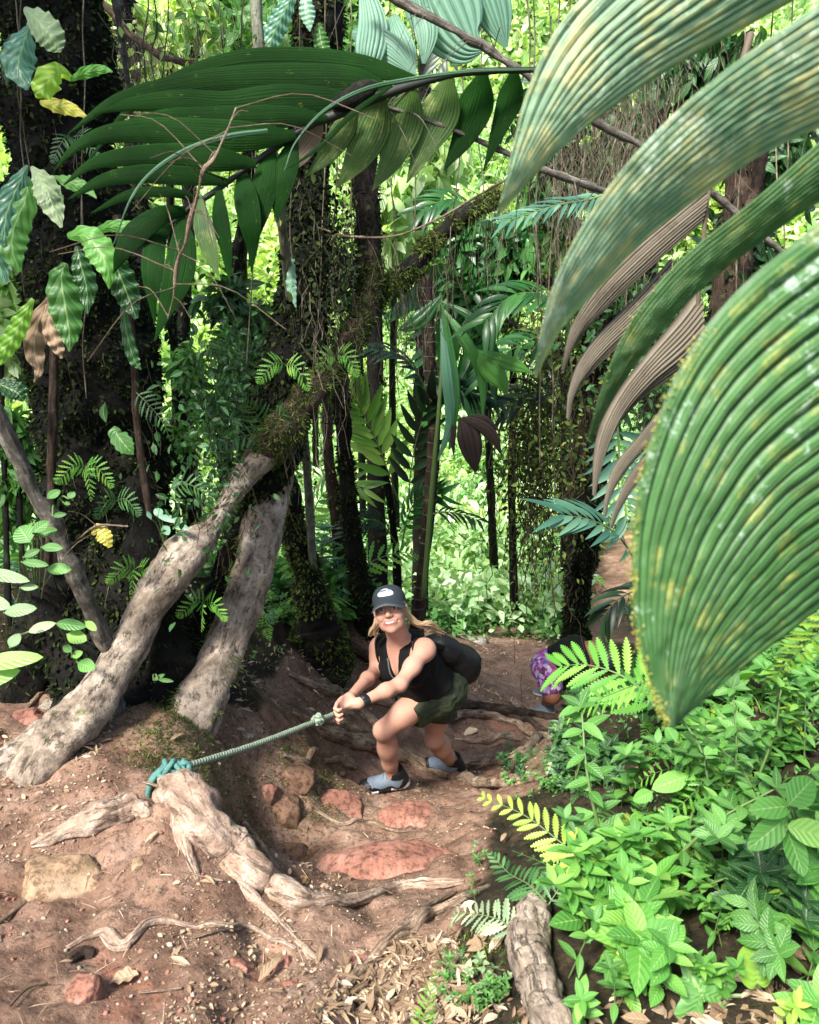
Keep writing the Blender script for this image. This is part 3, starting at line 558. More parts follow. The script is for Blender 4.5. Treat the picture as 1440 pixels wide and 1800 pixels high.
mb = MB(); g_, uv = tube([P(1600,-800,1.3), P(1760,-510,1.12), P(1930,-270,1.02), P(2045,-60,1.06), P(2340,215,.92), P(2500,600,.9)], [.014,.013,.012,.012,.011,.008], n=20, k=10); mb.grid(g_, uv, wrap=True); mb.build('rachis', M['stem_green'], root)

# dead brown frond behind it
root = empty('dead_palm_frond', P(1245, 330, 1.6), 'brown dried pleated palm frond hanging behind the huge green leaves', 'palm frond')
mb = MB(); g_, uv = tube_px([(1320,60,1.75,7),(1280,200,1.7,6),(1246,335,1.62,5),(1236,430,1.6,4),(1228,520,1.6,4),(1222,620,1.6,4),(1215,720,1.6,3),(1195,820,1.6,2)], n=40, k=8); mb.grid(g_, uv, wrap=True); mb.build('rachis', M['rachis_brown'], root)
for A, B in [([(1242,330),(1180,380),(1120,430),(1060,490),(1020,545),(998,590),(986,650)],[(1232,395),(1190,430),(1140,475),(1085,525),(1040,570),(1008,612),(988,655)]),
             ([(1180,455),(1110,530),(1050,590),(1015,640),(1000,690),(996,735)],[(1170,535),(1110,590),(1060,635),(1025,672),(1006,705),(998,738)]),
             ([(1226,510),(1190,560),(1140,620),(1090,685),(1058,745),(1045,800),(1042,870)],[(1220,630),(1180,665),(1130,700),(1085,750),(1062,800),(1050,835),(1044,872)]),
             ([(1216,660),(1170,710),(1120,770),(1080,820),(1066,865),(1060,905)],[(1200,735),(1160,765),(1115,810),(1085,850),(1070,880),(1062,908)]),
             ([(1190,740),(1150,780),(1110,830),(1085,880),(1072,925)],[(1180,790),(1145,820),(1112,860),(1090,895),(1074,928)])]:
    a, b = edges_px(A, B, (1.62, 1.5), (1.6, 1.52)); Gd = strip_from_edges(a, b, 70, 61, 10, 0.9, 0.18)
    o = MB().grid(Gd, strip_from_edges.uv).build('leaflet', M['frond_dead'], root)

# dark arching frond
root = empty('arching_palm_frond', P(640, 170, 2.4), 'dark green arching palm frond crossing the upper left with a drooping tip', 'palm frond')
mb = MB(); g_, uv = tube_px([(1060,128,2.5,4),(940,123,2.45,5),(820,128,2.4,6),(740,145,2.38,7),(660,172,2.35,9),(600,198,2.32,9),(540,222,2.3,7),(480,262,2.28,6),(430,298,2.25,5),(380,335,2.22,5),(335,365,2.2,4),(300,395,2.2,3)], n=60, k=10, rough=.15, rsc=30); mb.grid(g_, uv, wrap=True)
mb.build('rachis', M['rachis_dark'], root)
mb = MB(); g_, uv = tube([P(585,185,2.3),P(625,168,2.3),P(662,150,2.32)], [.012,.03,.012], n=12, k=14, rough=.4, rsc=30); mb.grid(g_, uv, wrap=True); mb.build('moss_knot', M['dark_bark'], root)
up = [ # upper side leaflets: centre line, half widths
 ([(735,140,2.4,6),(640,118,2.42,22),(530,108,2.42,26),(420,112,2.4,24),(320,138,2.36,16),(230,190,2.3,8),(150,290,2.2,1.5)], 'frond_dark'),
 ([(690,160,2.36,8),(620,142,2.36,26),(520,140,2.36,30),(400,142,2.34,26),(290,158,2.3,22),(200,180,2.25,12),(120,235,2.2,1)], 'frond_dark'),
 ([(640,178,2.33,8),(580,178,2.32,26),(490,180,2.3,34),(400,188,2.28,30),(320,180,2.26,24),(240,182,2.24,14),(165,200,2.22,1)], 'frond_dark'),
 ([(575,208,2.3,6),(520,205,2.28,18),(450,208,2.26,24),(370,205,2.24,18),(290,205,2.22,14),(200,230,2.2,8),(110,280,2.15,1)], 'frond_dark'),
 ([(520,238,2.28,8),(440,240,2.24,28),(360,236,2.22,30),(260,230,2.2,24),(180,238,2.17,16),(130,262,2.14,8),(95,300,2.12,1)], 'frond_dark'),
 ([(450,288,2.24,8),(380,280,2.2,24),(300,274,2.18,24),(220,276,2.15,18),(160,290,2.13,10),(112,325,2.1,1)], 'frond_dark'),
 ([(400,320,2.22,7),(330,310,2.18,18),(250,306,2.15,18),(180,318,2.12,12),(120,350,2.1,1)], 'frond_dark'),
 ([(350,352,2.2,6),(300,338,2.16,10),(230,342,2.13,10),(160,375,2.1,1)], 'frond_dark'),
 ([(330,370,2.2,8),(285,378,2.15,18),(240,410,2.12,24),(215,445,2.1,16),(200,480,2.1,1)], 'frond_dark'),
 ([(690,150,2.3,3),(620,200,2.25,6),(560,260,2.2,4),(500,300,2.15,1)], 'frond_dark'),
 # lower side
 ([(520,238,2.3,6),(505,290,2.28,24),(492,340,2.26,20),(486,392,2.25,1)], 'frond_dark'),
 ([(478,262,2.28,8),(470,310,2.26,26),(458,360,2.24,24),(446,415,2.22,12),(438,470,2.22,.6)], 'frond_dark'),
 ([(425,300,2.25,8),(432,345,2.22,24),(440,395,2.2,22),(444,440,2.2,10),(442,480,2.2,.6)], 'frond_dark'),
 ([(385,330,2.22,6),(388,385,2.18,17),(398,440,2.16,12),(404,500,2.15,.6)], 'frond_dark'),
 ([(352,350,2.2,6),(358,400,2.16,20),(372,450,2.14,14),(384,486,2.13,1)], 'frond_olive'),
 ([(318,378,2.2,8),(322,430,2.14,26),(312,490,2.1,30),(292,545,2.08,15),(272,600,2.06,.6)], 'frond_dark'),
 ([(300,395,2.2,6),(275,425,2.15,20),(268,475,2.1,22),(268,525,2.08,10),(272,570,2.08,.6)], 'frond_dark'),
 # hanging segments right of the knot
 ([(566,206,2.34,6),(545,240,2.36,25),(520,275,2.36,23),(500,308,2.36,2)], 'frond_pale_dead'),
 ([(625,186,2.36,8),(606,225,2.38,24),(575,272,2.38,18),(536,312,2.38,1)], 'frond_olive'),
 ([(672,166,2.38,10),(655,220,2.4,38),(630,275,2.4,28),(592,330,2.4,1)], 'frond_olive'),
 ([(725,150,2.4,10),(712,210,2.42,40),(690,275,2.42,26),(655,335,2.42,1)], 'frond_olive'),
 ([(790,134,2.42,10),(775,195,2.44,40),(745,260,2.44,24),(715,322,2.44,1)], 'frond_olive'),
 ([(850,128,2.44,10),(838,180,2.46,36),(815,240,2.46,24),(780,300,2.46,1)], 'frond_dark'),
 ([(905,124,2.46,8),(898,170,2.48,26),(880,220,2.48,18),(850,300,2.48,1)], 'frond_dark')]
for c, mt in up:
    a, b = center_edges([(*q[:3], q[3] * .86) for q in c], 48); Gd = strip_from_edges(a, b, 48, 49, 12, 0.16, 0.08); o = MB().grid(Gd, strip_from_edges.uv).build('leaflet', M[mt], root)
    if mt == 'frond_pale_dead': o['label'] = 'withered pinkish-brown leaflet'
for c in [[(942,122,2.3,1.5),(820,126,2.28,3),(720,140,2.25,4),(640,158,2.2,4),(570,195,2.15,3),(520,250,2.1,1.5),(500,300,2.08,.8)],
          [(470,230,2.2,4),(400,240,2.15,5),(330,262,2.1,4),(270,300,2.05,3),(230,350,2.0,2),(200,430,2.0,1)]]:
    a, b = center_edges(c, 40); MB().grid(strip_from_edges(a, b, 40, 9, 2, .5, .3), strip_from_edges.uv).build('strand_leaflet', M['frond_strand'], root)

# teal fan leaf at the top
root = empty('fan_leaf', P(760, -60, 2.9), 'pale teal pleated fan leaf lit from above at the top edge', 'fan leaf')
for c in [[(640,-30,2.9,10),(655,40,2.85,26),(650,90,2.8,26),(640,135,2.8,10)],[(690,30,2.9,10),(700,60,2.85,18),(715,95,2.82,18),(728,135,2.8,3)],[(620,60,2.9,8),(655,68,2.85,20),(690,90,2.82,22),(730,130,2.8,4)],
          [(740,-120,3,20),(760,-40,2.96,60),(790,30,2.94,64),(820,75,2.92,40),(850,88,2.9,5)],[(830,-120,3,14),(850,-40,2.98,34),(872,30,2.96,30),(890,84,2.95,3)],[(720,-60,2.9,10),(740,20,2.88,20),(750,60,2.86,20),(745,112,2.84,3)]]:
    a, b = center_edges(c, 40); MB().grid(strip_from_edges(a, b, 40, 49, 8, .4, .1), strip_from_edges.uv).build('segment', M['frond_teal'], root)

# ---------------- feather palms: rachis with paired leaflets
def pinnate(name_parts, rach, nleaf, Lmax, Wl, mat, root, up=(0, 0, 1), droop=0.5, ang=0.9, stem=.006, prof=None, mats='stem_green', start=.15, jit=.1, as_one=False, leafn=7):
    """rach: world points. Each leaflet is a part; small far fronds keep their leaflets in one blade part"""
    p = cr(rach, 60); T, N, B = frames(p, up)
    mb = MB(); g_, uv = tube(p, np.linspace(stem, stem * .25, 60), k=6); mb.grid(g_, uv, wrap=True); rc = mb.build('rachis', M[mats], root)
    all_ = MB()
    for i in range(nleaf):
        t = start + (1 - start) * (i + .5) / nleaf; k = min(int(t * 59), 58); pr = (prof or (lambda q: math.sin(min(1, q * 1.5 + .25) * math.pi * .62) ** .8 if q < .97 else .4))(t)
        for s in (-1, 1):
            a = ang * (1 - .45 * t) + rng.normal() * jit; d = T[k] * math.cos(a) + s * B[k] * math.sin(a) + N[k] * .12
            L = Lmax * pr * rng.uniform(.88, 1.08); Gd, uv = leaf_grid(L, Wl, leafn, 3, 0.35, droop, peak=.35, sharp=.8)
            Mx = rot_to(d, N[k]); m_ = all_ if as_one else MB(); put(m_, Gd, uv, p[k], Mx)
            if not as_one: m_.build('leaflet', M[mat], root)
    if as_one: all_.build('leaflets', M[mat], root)
def frond_thing(label, ctrl, nleaf, Lpx, Wpx, mat, up=(0, 0, 1), group=None, **kw):
    r = np.array([P(*q) for q in ctrl]); s = px2m(r[0]); o = empty('palm_frond', r[0], label, 'palm frond', group); pinnate('', r, nleaf, Lpx * s, Wpx * s, mat, o, up, **kw); return o
frond_thing('light green feather frond standing upright above the hiker, left of the ringed palm', [(700,880,5.5),(672,800,5.45),(645,740,5.4),(618,690,5.3)], 11, 78, 17, 'palm_light', up=(.1,-1,.2), droop=.15, ang=.9)
frond_thing('dark feather frond curving left against the bright slope, close to the ringed trunk', [(716,900,5.4),(725,810,5.4),(745,730,5.3),(770,690,5.2)], 10, 66, 14, 'palm_dark', up=(0,-1,.2), droop=.3)
frond_thing('blackish drooping feather frond silhouetted left of the ringed palm top', [(752,700,5.3),(735,660,5.25),(705,625,5.2),(650,612,5.1)], 12, 58, 9, 'palm_dark', up=(0,-.3,1), droop=.8)
frond_thing('blackish feather frond silhouetted right of the ringed trunk', [(760,660,5.3),(790,670,5.2),(830,690,5.2),(880,705,5.1)], 12, 62, 9, 'palm_dark', up=(0,-.3,1), droop=.8)
frond_thing('small blue-green feather frond under the tip of the top giant leaflet', [(1085,330,2.9),(1040,350,2.9),(985,360,2.85),(935,375,2.8),(880,392,2.75)], 16, 62, 7, 'palm_blue', up=(0,-.6,1), droop=.5, ang=.8)
frond_thing('blue-green feather frond with long leaflets over the sunlit trail', [(1120,990,3.4),(1085,940,3.3),(1040,915,3.2),(985,905,3.1)], 10, 85, 11, 'palm_blue', up=(0,-.5,1), droop=.6, ang=.75)
frond_thing('blue-green frond with level blades beside the edge of the lowest giant leaf', [(1085,720,3.4),(1088,790,3.4),(1095,860,3.35),(1105,930,3.3)], 11, 75, 12, 'palm_blue', up=(0,-1,.1), droop=.1, ang=1.3)
frond_thing('shadowed frond with dark narrow leaflets hanging over the trail edge', [(1150,1010,3.8),(1120,1035,3.7),(1085,1055,3.6),(1060,1085,3.6)], 9, 70, 10, 'palm_dark', up=(0,-.3,1), droop=.9)
frond_thing('short dark frond sprouting right of the ringed trunk at mid height', [(752,905,5.2),(785,900,5.2),(815,905,5.2),(842,915,5.1)], 9, 40, 6, 'palm_dark', up=(0,-.3,1), droop=.9)

for lab, ctrl, n_, L_, W_, mt in [
 ('dark arching feather frond behind the arching limb', [(700,560,5.6),(660,500,5.5),(610,480,5.4),(560,510,5.3)], 13, 60, 9, 'palm_dark'),
 ('green feather frond drooping from the upper right behind the dead leaflets', [(1010,560,5.0),(960,520,4.9),(900,520,4.8),(850,570,4.7)], 12, 80, 13, 'palm'),
 ('green feather frond fanning down right of the ringed palm', [(1000,620,5.4),(950,600,5.3),(890,620,5.2),(850,670,5.1)], 12, 70, 12, 'palm'),
 ('dark feather frond high behind the broken palm top', [(860,420,5.8),(830,370,5.7),(790,350,5.6),(740,370,5.5)], 12, 64, 10, 'palm'),
 ('dark feather frond crossing above the trail', [(1010,760,5.6),(970,700,5.5),(930,690,5.4),(880,720,5.3)], 12, 60, 8, 'palm_dark'),
 ('small dark frond low behind the hiker\'s cap', [(700,960,5.6),(670,920,5.5),(640,915,5.4),(610,940,5.3)], 11, 44, 7, 'palm_dark'),
 ('small green frond low between hiker and ringed trunk', [(706,960,5.7),(720,900,5.6),(745,870,5.5),(780,870,5.4)], 11, 46, 8, 'palm'),
 ('pale green frond arching behind the prop root fork', [(540,950,5.8),(560,880,5.7),(600,850,5.6),(645,860,5.5)], 12, 52, 9, 'palm_light'),
 ('dark frond hanging beneath the top edge left of the giant leaves', [(880,60,4.8),(840,40,4.7),(800,60,4.6),(770,120,4.5)], 12, 60, 9, 'palm_dark'),
 ('slim green frond in front of the broad mossy tree\'s right side', [(330,520,3.6),(300,500,3.5),(265,520,3.4),(240,570,3.3)], 12, 48, 7, 'palm')]:
    frond_thing(lab, ctrl, n_, L_, W_, mt, up=(0,-.5,1), droop=.8)
# ringed broken palm
t = small_tree('ringed_palm', 'slim ringed palm trunk with a broken top behind the hiker', [(748,488,5.35,11),(751,560,5.35,12),(756,640,5.35,11),(762,720,5.35,11),(762,800,5.35,11),(756,880,5.35,11),(748,960,5.4,10),(739,1040,5.45,10),(733,1090,5.5,12)], 'brown_bark', 60, rough=.08, n=160)
gg = t.gr[0]; mb = MB().grid(gg, wrap=True); old = [c for c in t.o.children if c.name.startswith('trunk')][0]; bpy.data.objects.remove(old); t.o.name = 'ringed_palm'
for i in range(6, 150, 5):
    c = gg[i].mean(0); r = np.linalg.norm(gg[i] - c, axis=1).mean() * 1.07; th = np.linspace(0, 2 * math.pi, 16, endpoint=False)
    ring = c + r * np.stack([np.cos(th), np.sin(th), 0 * th], -1); ring2 = ring + [0, 0, .006]; mb.grid(np.stack([ring * .995 + c * .005, ring2, ring2 * .97 + c * .03]), mi=1, wrap=True)
mb.build('trunk', [M['brown_bark'], M['twig']], t.o)
# palm crown right of it
root = empty('understory_palm', P(905, 900, 8.2), 'understory palm with broad dark green leaflets hanging right of the ringed trunk', 'palm')
mb = MB(); g_, uv = tube_px([(905,560,8.0,6),(902,700,8.1,7),(900,900,8.5,7),(905,1075,10.2,8)], n=40, k=8, rough=.2); mb.grid(g_, uv, wrap=True); mb.build('trunk', M['dark_bark'], root)
for k, (ctrl, mt) in enumerate([([(905,580),(880,500),(830,470),(775,520)],'palm'),([(905,590),(930,500),(980,470),(1040,520)],'palm'),([(900,600),(860,560),(820,590),(800,680)],'palm'),([(910,600),(960,580),(1000,610),(1030,680)],'palm'),([(905,580),(900,500),(870,430),(820,400)],'palm'),([(905,580),(920,490),(960,420),(1010,400)],'palm_dark')]):
    pinnate('', np.array([P(a, b, 8.0 - .3 * (i if k % 2 else i * .6)) for i, (a, b) in enumerate(ctrl)]), 11, .75, .13, mt, root, up=(0, -.4, 1), droop=.9, stem=.012)
# big bifid green leaf and hanging long blades near the ringed palm
root = empty('bifid_leaf_palm', P(800, 560, 5.0), 'young palm with long drooping blades and a bright two-lobed leaf by the ringed trunk', 'palm')
mb = MB()
g_, uv = tube_px([(775,520,5.05,3),(778,620,5.0,4),(772,720,5.0,4),(760,860,5.1,5),(745,1050,5.3,5)], n=40, k=6); mb.grid(g_, uv, wrap=True); mb.build('stem', M['stem_green'], root)
for c, mt in [([(776,530,5,2),(790,610,4.95,8),(800,700,4.9,9),(790,790,4.9,2)],'palm'),([(776,540,5,2),(820,600,4.9,9),(845,660,4.9,8),(850,730,4.9,1)],'palm'),([(776,530,5,2),(830,560,4.9,8),(870,620,4.9,8),(880,690,4.9,1)],'palm'),([(776,560,5,2),(786,660,4.9,10),(792,740,4.9,9),(770,810,4.9,1)],'palm_blue'),
              ([(836,618,4.9,4),(858,645,4.88,18),(880,670,4.86,14),(892,694,4.85,1)],'leaf_bright'),([(836,618,4.9,4),(870,630,4.88,12),(905,642,4.86,12),(935,655,4.85,1)],'leaf_bright'),([(776,520,5,2),(740,560,4.95,16),(715,575,4.95,8),(700,580,4.95,1)],'palm')]:
    a, b = center_edges(c, 24); MB().grid(strip_from_edges(a, b, 24, 13, 3, .3, .12), strip_from_edges.uv).build('leaflet', M[mt], root)
root = empty('dead_bifid_leaf', P(800, 735, 5.0), 'dark brown dead two-lobed leaf hanging right of the ringed trunk', 'leaf')
for c in [[(808,735,4.9,3),(822,760,4.9,20),(830,795,4.9,18),(836,830,4.9,2)],[(812,735,4.9,3),(840,745,4.88,10),(865,765,4.88,10),(882,800,4.88,1)],[(800,720,4.9,3),(795,760,4.9,7),(798,800,4.9,1)],[(815,735,4.9,2),(850,735,4.9,6),(880,760,4.9,1)]]:
    a, b = center_edges(c, 20); MB().grid(strip_from_edges(a, b, 20, 17, 4, .4, .2), strip_from_edges.uv).build('lobe', M['palm_dead'], root)
# ---------------- bodies: smooth distance fields turned into one continuous surface
class SDF:
    def __init__(s, lo, hi, h):
        s.o = np.asarray(lo, float); s.h = h; s.n = np.ceil((np.asarray(hi) - s.o) / h).astype(int) + 1
        s.F = np.full(s.n, 1.0, np.float32)
    def win(s, lo, hi):
        a = np.clip(np.floor((lo - s.o) / s.h).astype(int), 0, s.n); b = np.clip(np.ceil((hi - s.o) / s.h).astype(int) + 1, 0, s.n)
        if (b <= a).any(): return None, None
        ax = [s.o[i] + s.h * np.arange(a[i], b[i]) for i in range(3)]
        return tuple(slice(a[i], b[i]) for i in range(3)), np.stack(np.meshgrid(*ax, indexing='ij'), -1)
    def _un(s, w_, d, k):
        A = s.F[w_]; q = np.maximum(k - np.abs(A - d), 0) / max(k, 1e-6); s.F[w_] = np.minimum(A, d) - q * q * k * .25
    def _sub(s, w_, d, k):
        A = s.F[w_]; d = -d; q = np.maximum(k - np.abs(A - d), 0) / max(k, 1e-6); s.F[w_] = np.maximum(A, d) + q * q * k * .25
    def cone(s, a, b, ra, rb, k=.015, sub=False, pad=0.03):
        a = np.asarray(a, float); b = np.asarray(b, float); r = max(ra, rb) + k + pad
        w_, p = s.win(np.minimum(a, b) - r, np.maximum(a, b) + r)
        if w_ is None: return s
        ab = b - a; t = np.clip(((p - a) @ ab) / max(ab @ ab, 1e-9), 0, 1)
        d = np.linalg.norm(p - a - t[..., None] * ab, axis=-1) - (ra + (rb - ra) * t)
        (s._sub if sub else s._un)(w_, d, k); return s
    def ell(s, c, r, k=.015, A=None, sub=False, pad=0.03):
        c = np.asarray(c, float); r = np.asarray(r, float); R_ = r.max() + k + pad; w_, p = s.win(c - R_, c + R_)
        if w_ is None: return s
        q = p - c
        if A is not None: q = q @ A        # columns of A = axes
        k0 = np.linalg.norm(q / r, axis=-1); k1 = np.linalg.norm(q / r ** 2, axis=-1); d = k0 * (k0 - 1) / np.maximum(k1, 1e-6)
        (s._sub if sub else s._un)(w_, d, k); return s
    def all(s): return s.win(s.o, s.o + s.h * s.n)[1][:s.n[0], :s.n[1], :s.n[2]]
def nets(F, o, h):
    S = F < 0; c = [S[i:S.shape[0] - 1 + i, j:S.shape[1] - 1 + j, k:S.shape[2] - 1 + k] for i in (0, 1) for j in (0, 1) for k in (0, 1)]
    cnt = sum(x.astype(np.int8) for x in c); act = np.argwhere((cnt > 0) & (cnt < 8)); idx = np.full(cnt.shape, -1); idx[tuple(act.T)] = np.arange(len(act))
    acc = np.zeros((len(act), 3)); num = np.zeros(len(act)); cor = [(i, j, k) for i in (0, 1) for j in (0, 1) for k in (0, 1)]
    val = {q: F[act[:, 0] + q[0], act[:, 1] + q[1], act[:, 2] + q[2]] for q in cor}
    for q in cor:
        for ax in range(3):
            if q[ax] == 0:
                r = list(q); r[ax] = 1; r = tuple(r); a, b = val[q], val[r]; m = (a < 0) != (b < 0); t = np.where(m, a / np.where(m, a - b, 1), 0)
                p = np.repeat(np.array([q], float), len(act), 0); p[:, ax] += t; acc += p * m[:, None]; num += m
    V = o + h * (act + acc / num[:, None]); Q = []
    for ax in range(3):
        u, v = (ax + 1) % 3, (ax + 2) % 3
        a = [slice(None)] * 3; b = [slice(None)] * 3; a[ax] = slice(0, -1); b[ax] = slice(1, None); A, B = S[tuple(a)], S[tuple(b)]
        e = np.argwhere(A != B); e = e[(e[:, u] > 0) & (e[:, v] > 0) & (e[:, u] < S.shape[u] - 1) & (e[:, v] < S.shape[v] - 1)]
        if not len(e): continue
        def g(du, dv): x = e.copy(); x[:, u] -= du; x[:, v] -= dv; return idx[tuple(x.T)]
        q = np.stack([g(1, 1), g(0, 1), g(0, 0), g(1, 0)], 1); fl = ~A[tuple(e.T)]; q[fl] = q[fl][:, ::-1]; Q.append(q)
    Q = np.vstack(Q); return V, Q[(Q >= 0).all(1)]
def rough(s, sc, oct_=2, amp=.005, band=.03):
    sc = np.broadcast_to(sc, 3); i = np.argwhere(np.abs(s.F) < band); p = s.o + i * s.h; s.F[tuple(i.T)] += amp * fbm(p * sc, 1, oct_)
def smooth_v(V, Q, it=2, lam=.5):
    e = np.vstack([Q[:, [0, 1]], Q[:, [1, 2]], Q[:, [2, 3]], Q[:, [3, 0]]]); d = np.bincount(e.ravel(), minlength=len(V))[:, None]
    for _ in range(it):
        s = np.zeros_like(V)
        for c in range(3): s[:, c] = np.bincount(e[:, 0], V[e[:, 1], c], len(V)) + np.bincount(e[:, 1], V[e[:, 0], c], len(V))
        V = V + lam * (s / np.maximum(d, 1) - V)
    return V
def reach(prev, px, py, L, near=True):
    O = np.array([0, 0, CAMZ]); d = nrm(P(px, py, 1.0) - O); b = np.dot(d, prev - O); disc = max(b * b - (np.dot(prev - O, prev - O) - L * L), 0)
    return O + d * (b - math.sqrt(disc) if near else b + math.sqrt(disc))
def basis(fwd, up):
    z = nrm(fwd); x = nrm(np.cross(up, z)); y = np.cross(z, x); return np.stack([x, y, z], 1)   # x = image right when facing us, y = crown, z = face

def skin_mat():
    t = NT('skin'); n1 = t.noise(9, 3); n2 = t.noise(60, 3)
    col = t.ramp(n1, [(0.3, (0.38, 0.195, 0.135)), (0.7, (0.50, 0.28, 0.205))]); col = t.mix(t.math('MULTIPLY', n2, 0.15), col, (0.5, 0.2, 0.15))
    return t.done(t.bsdf(col, 0.6, t.bump(n2, 0.15, 0.003), 0.25, Subsurface_Weight=0.12, Subsurface_Scale=0.02))
M['skin'] = skin_mat(); M['skin_brown'] = plain('skin_brown', (0.20, 0.085, 0.045), 0.5, 0.15)
M['lips'] = plain('lips', (0.40, 0.13, 0.115), 0.35, 0.1); M['teeth'] = plain('teeth', (0.68, 0.64, 0.60), 0.3, 0.02)
M['eye_dark'] = plain('eye_dark', (0.03, 0.018, 0.012), 0.3, 0.05); M['eye_white'] = plain('eye_white', (0.6, 0.56, 0.52), 0.3, 0.02); M['brow'] = plain('brow', (0.11, 0.06, 0.035), 0.8, 0.1)
M['black_cloth'] = plain('black_cloth', (0.006, 0.006, 0.006), 0.85, 0.2, 60, 0.4, 0.2)
M['black_pack'] = plain('black_pack', (0.008, 0.008, 0.0085), 0.6, 0.3, 30, 0.5, 0.3, 0.006)
M['olive_cloth'] = plain('olive_cloth', (0.035, 0.045, 0.024), 0.75, 0.3, 25, 0.4, 0.25, 0.005)
M['cap_cloth'] = plain('cap_cloth', (0.035, 0.045, 0.055), 0.85, 0.3, 60, 0.5, 0.2)
M['cap_band'] = plain('cap_edge', (0.11, 0.13, 0.14), 0.85, 0.3, 60, 0.5, 0.2)
M['badge'] = plain('badge_white', (0.72, 0.78, 0.82), 0.6, 0.03); M['ink'] = plain('badge_ink', (0.01, 0.012, 0.018), 0.6, 0.03)
M['shoe_grey'] = plain('shoe_mesh', (0.20, 0.25, 0.32), 0.7, 0.45, 70, 0.6); M['shoe_black'] = plain('shoe_black', (0.012, 0.013, 0.014), 0.5, 0.2); M['shoe_white'] = plain('shoe_sole', (0.72, 0.74, 0.76), 0.5, 0.25)
M['shoe_lace'] = plain('shoe_lace', (0.06, 0.16, 0.2), 0.7)
def hair_mat():
    t = NT('hair'); s_ = t.noise(6, 4, vec=t.co.outputs['UV'], stretch=(30, 1, 1)); col = t.ramp(s_, [(0.3, (0.16, 0.09, 0.045)), (0.5, (0.42, 0.28, 0.16)), (0.7, (0.66, 0.50, 0.33))])
    return t.done(t.bsdf(col, 0.4, t.bump(s_, 0.6, 0.003), 0.5))
M['hair'] = hair_mat()

# ===== the hiker
A1 = G(690, 1391) + [0, 0, .100]; A2 = G(795, 1362) + [0, 0, .09]
K1 = reach(A1, 674, 1284, .385); K2 = reach(A2, 763, 1300, .385)
H1 = P(752, 1222, 3.66); H2 = P(772, 1218, 3.80); PC = (H1 + H2) / 2
NK = reach(PC, 703, 1136, .47); 
SL = P(746, 1142, NK[1] - .02); SR = P(668, 1138, NK[1] + .13); NB = (SL + SR) / 2
tax = nrm(NB - PC); lat = nrm((SL - SR) - tax * np.dot(SL - SR, tax)); fr = nrm(np.cross(tax, lat)); 
if np.dot(fr, np.array([-1, -1, 0])) < 0: fr = -fr
EL = reach(SL, 703, 1203, .246); ER = P(662, 1177, SR[1] - .07)
WL = reach(EL, 631, 1236, .238); WR = P(614, 1227, WL[1] + .03)
HC = P(686, 1071, NK[1] - .035)
HB = basis(nrm(np.array([0, 0, CAMZ]) - HC) + np.array([-.13, 0, -.09]), nrm(P(675, 1030, HC[1]) - P(694, 1111, HC[1])) )
hp = lambda x, y, z: HC + HB @ np.array([x, y, z])

hiker = empty('person', (PC[0], PC[1], A1[2] - .085), 'smiling hiker in black sleeveless top and olive shorts pulling on the green rope', 'person')
allp = np.array([A1, A2, K1, K2, H1, H2, NK, SL, SR, EL, ER, WL, WR, HC])
lo = allp.min(0) - [.30, .22, .16]; hi = allp.max(0) + [.22, .2, .2]
S = SDF(lo, hi, .0042)
def torso(S, inf=0.0, k=.03):
    AX = np.stack([lat, tax, fr], 1)
    S.ell(PC + tax * .03, (.150 + inf, .125 + inf, .115 + inf), k, AX)
    S.ell(PC + tax * .17 , (.122 + inf, .15 + inf, .092 + inf), .04, AX)
    S.ell(PC + tax * .33, (.138 + inf, .16 + inf, .102 + inf), .04, AX)
    S.ell(NB - tax * .05, (.150 + inf, .075 + inf, .085 + inf), .04, AX)
    for sgn in (-1, 1):
        S.ell(PC + tax * .335 + lat * .065 * sgn + fr * .075, (.064 + inf,) * 3, .03)
        S.ell(PC + lat * .07 * sgn - fr * .045 - tax * .02, (.09 + inf,) * 3, .04)
    return S
def limb_leg(S, H, K, A, inf=0, calfdir=None):
    S.cone(H, H * .45 + K * .55, .086 + inf, .064 + inf, .04); S.cone(H * .5 + K * .5, K, .066 + inf, .048 + inf, .03)
    kd = nrm(K - (H + A) / 2); S.ell(K + kd * .012, (.036, .036, .036), .015)
    S.cone(K, K * .25 + A * .75, .044, .036, .03); S.cone(K * .6 + A * .4 - kd * .004, K * .3 + A * .7, .045, .033, .03)
    c = K * .70 + A * .30 - kd * .018; S.ell(c, (.046, .046, .072), .035); S.cone(K * .3 + A * .7, A, .038, .032, .02)
torso(S)
limb_leg(S, H1, K1, A1); limb_leg(S, H2, K2, A2)
for A_ in (A1, A2): S.cone(A_, A_ - [0, 0, .05], .034, .03, .02)
S.cone(NB - tax * .02, SL, .052, .050, .03); S.cone(NB - tax * .02, SR, .052, .046, .03)
S.ell(SL, (.050, .050, .050), .03); S.ell(SR, (.045, .045, .045), .03)
for Sh, El, Wr in ((SL, EL, WL), (SR, ER, WR)):
    S.cone(Sh, Sh * .5 + El * .5, .042, .039, .03); S.cone(Sh * .5 + El * .5, El, .039, .030, .03); S.ell(El, (.027, .027, .027), .012)
    S.cone(El, El * .65 + Wr * .35, .031, .032, .03); S.cone(El * .65 + Wr * .35, Wr, .032, .0205, .03)
# neck
S.cone(NB + tax * .0, hp(0, -.05, -.03), .050, .046, .035); S.cone(NB, hp(0, -.02, -.03), .048, .047, .03)
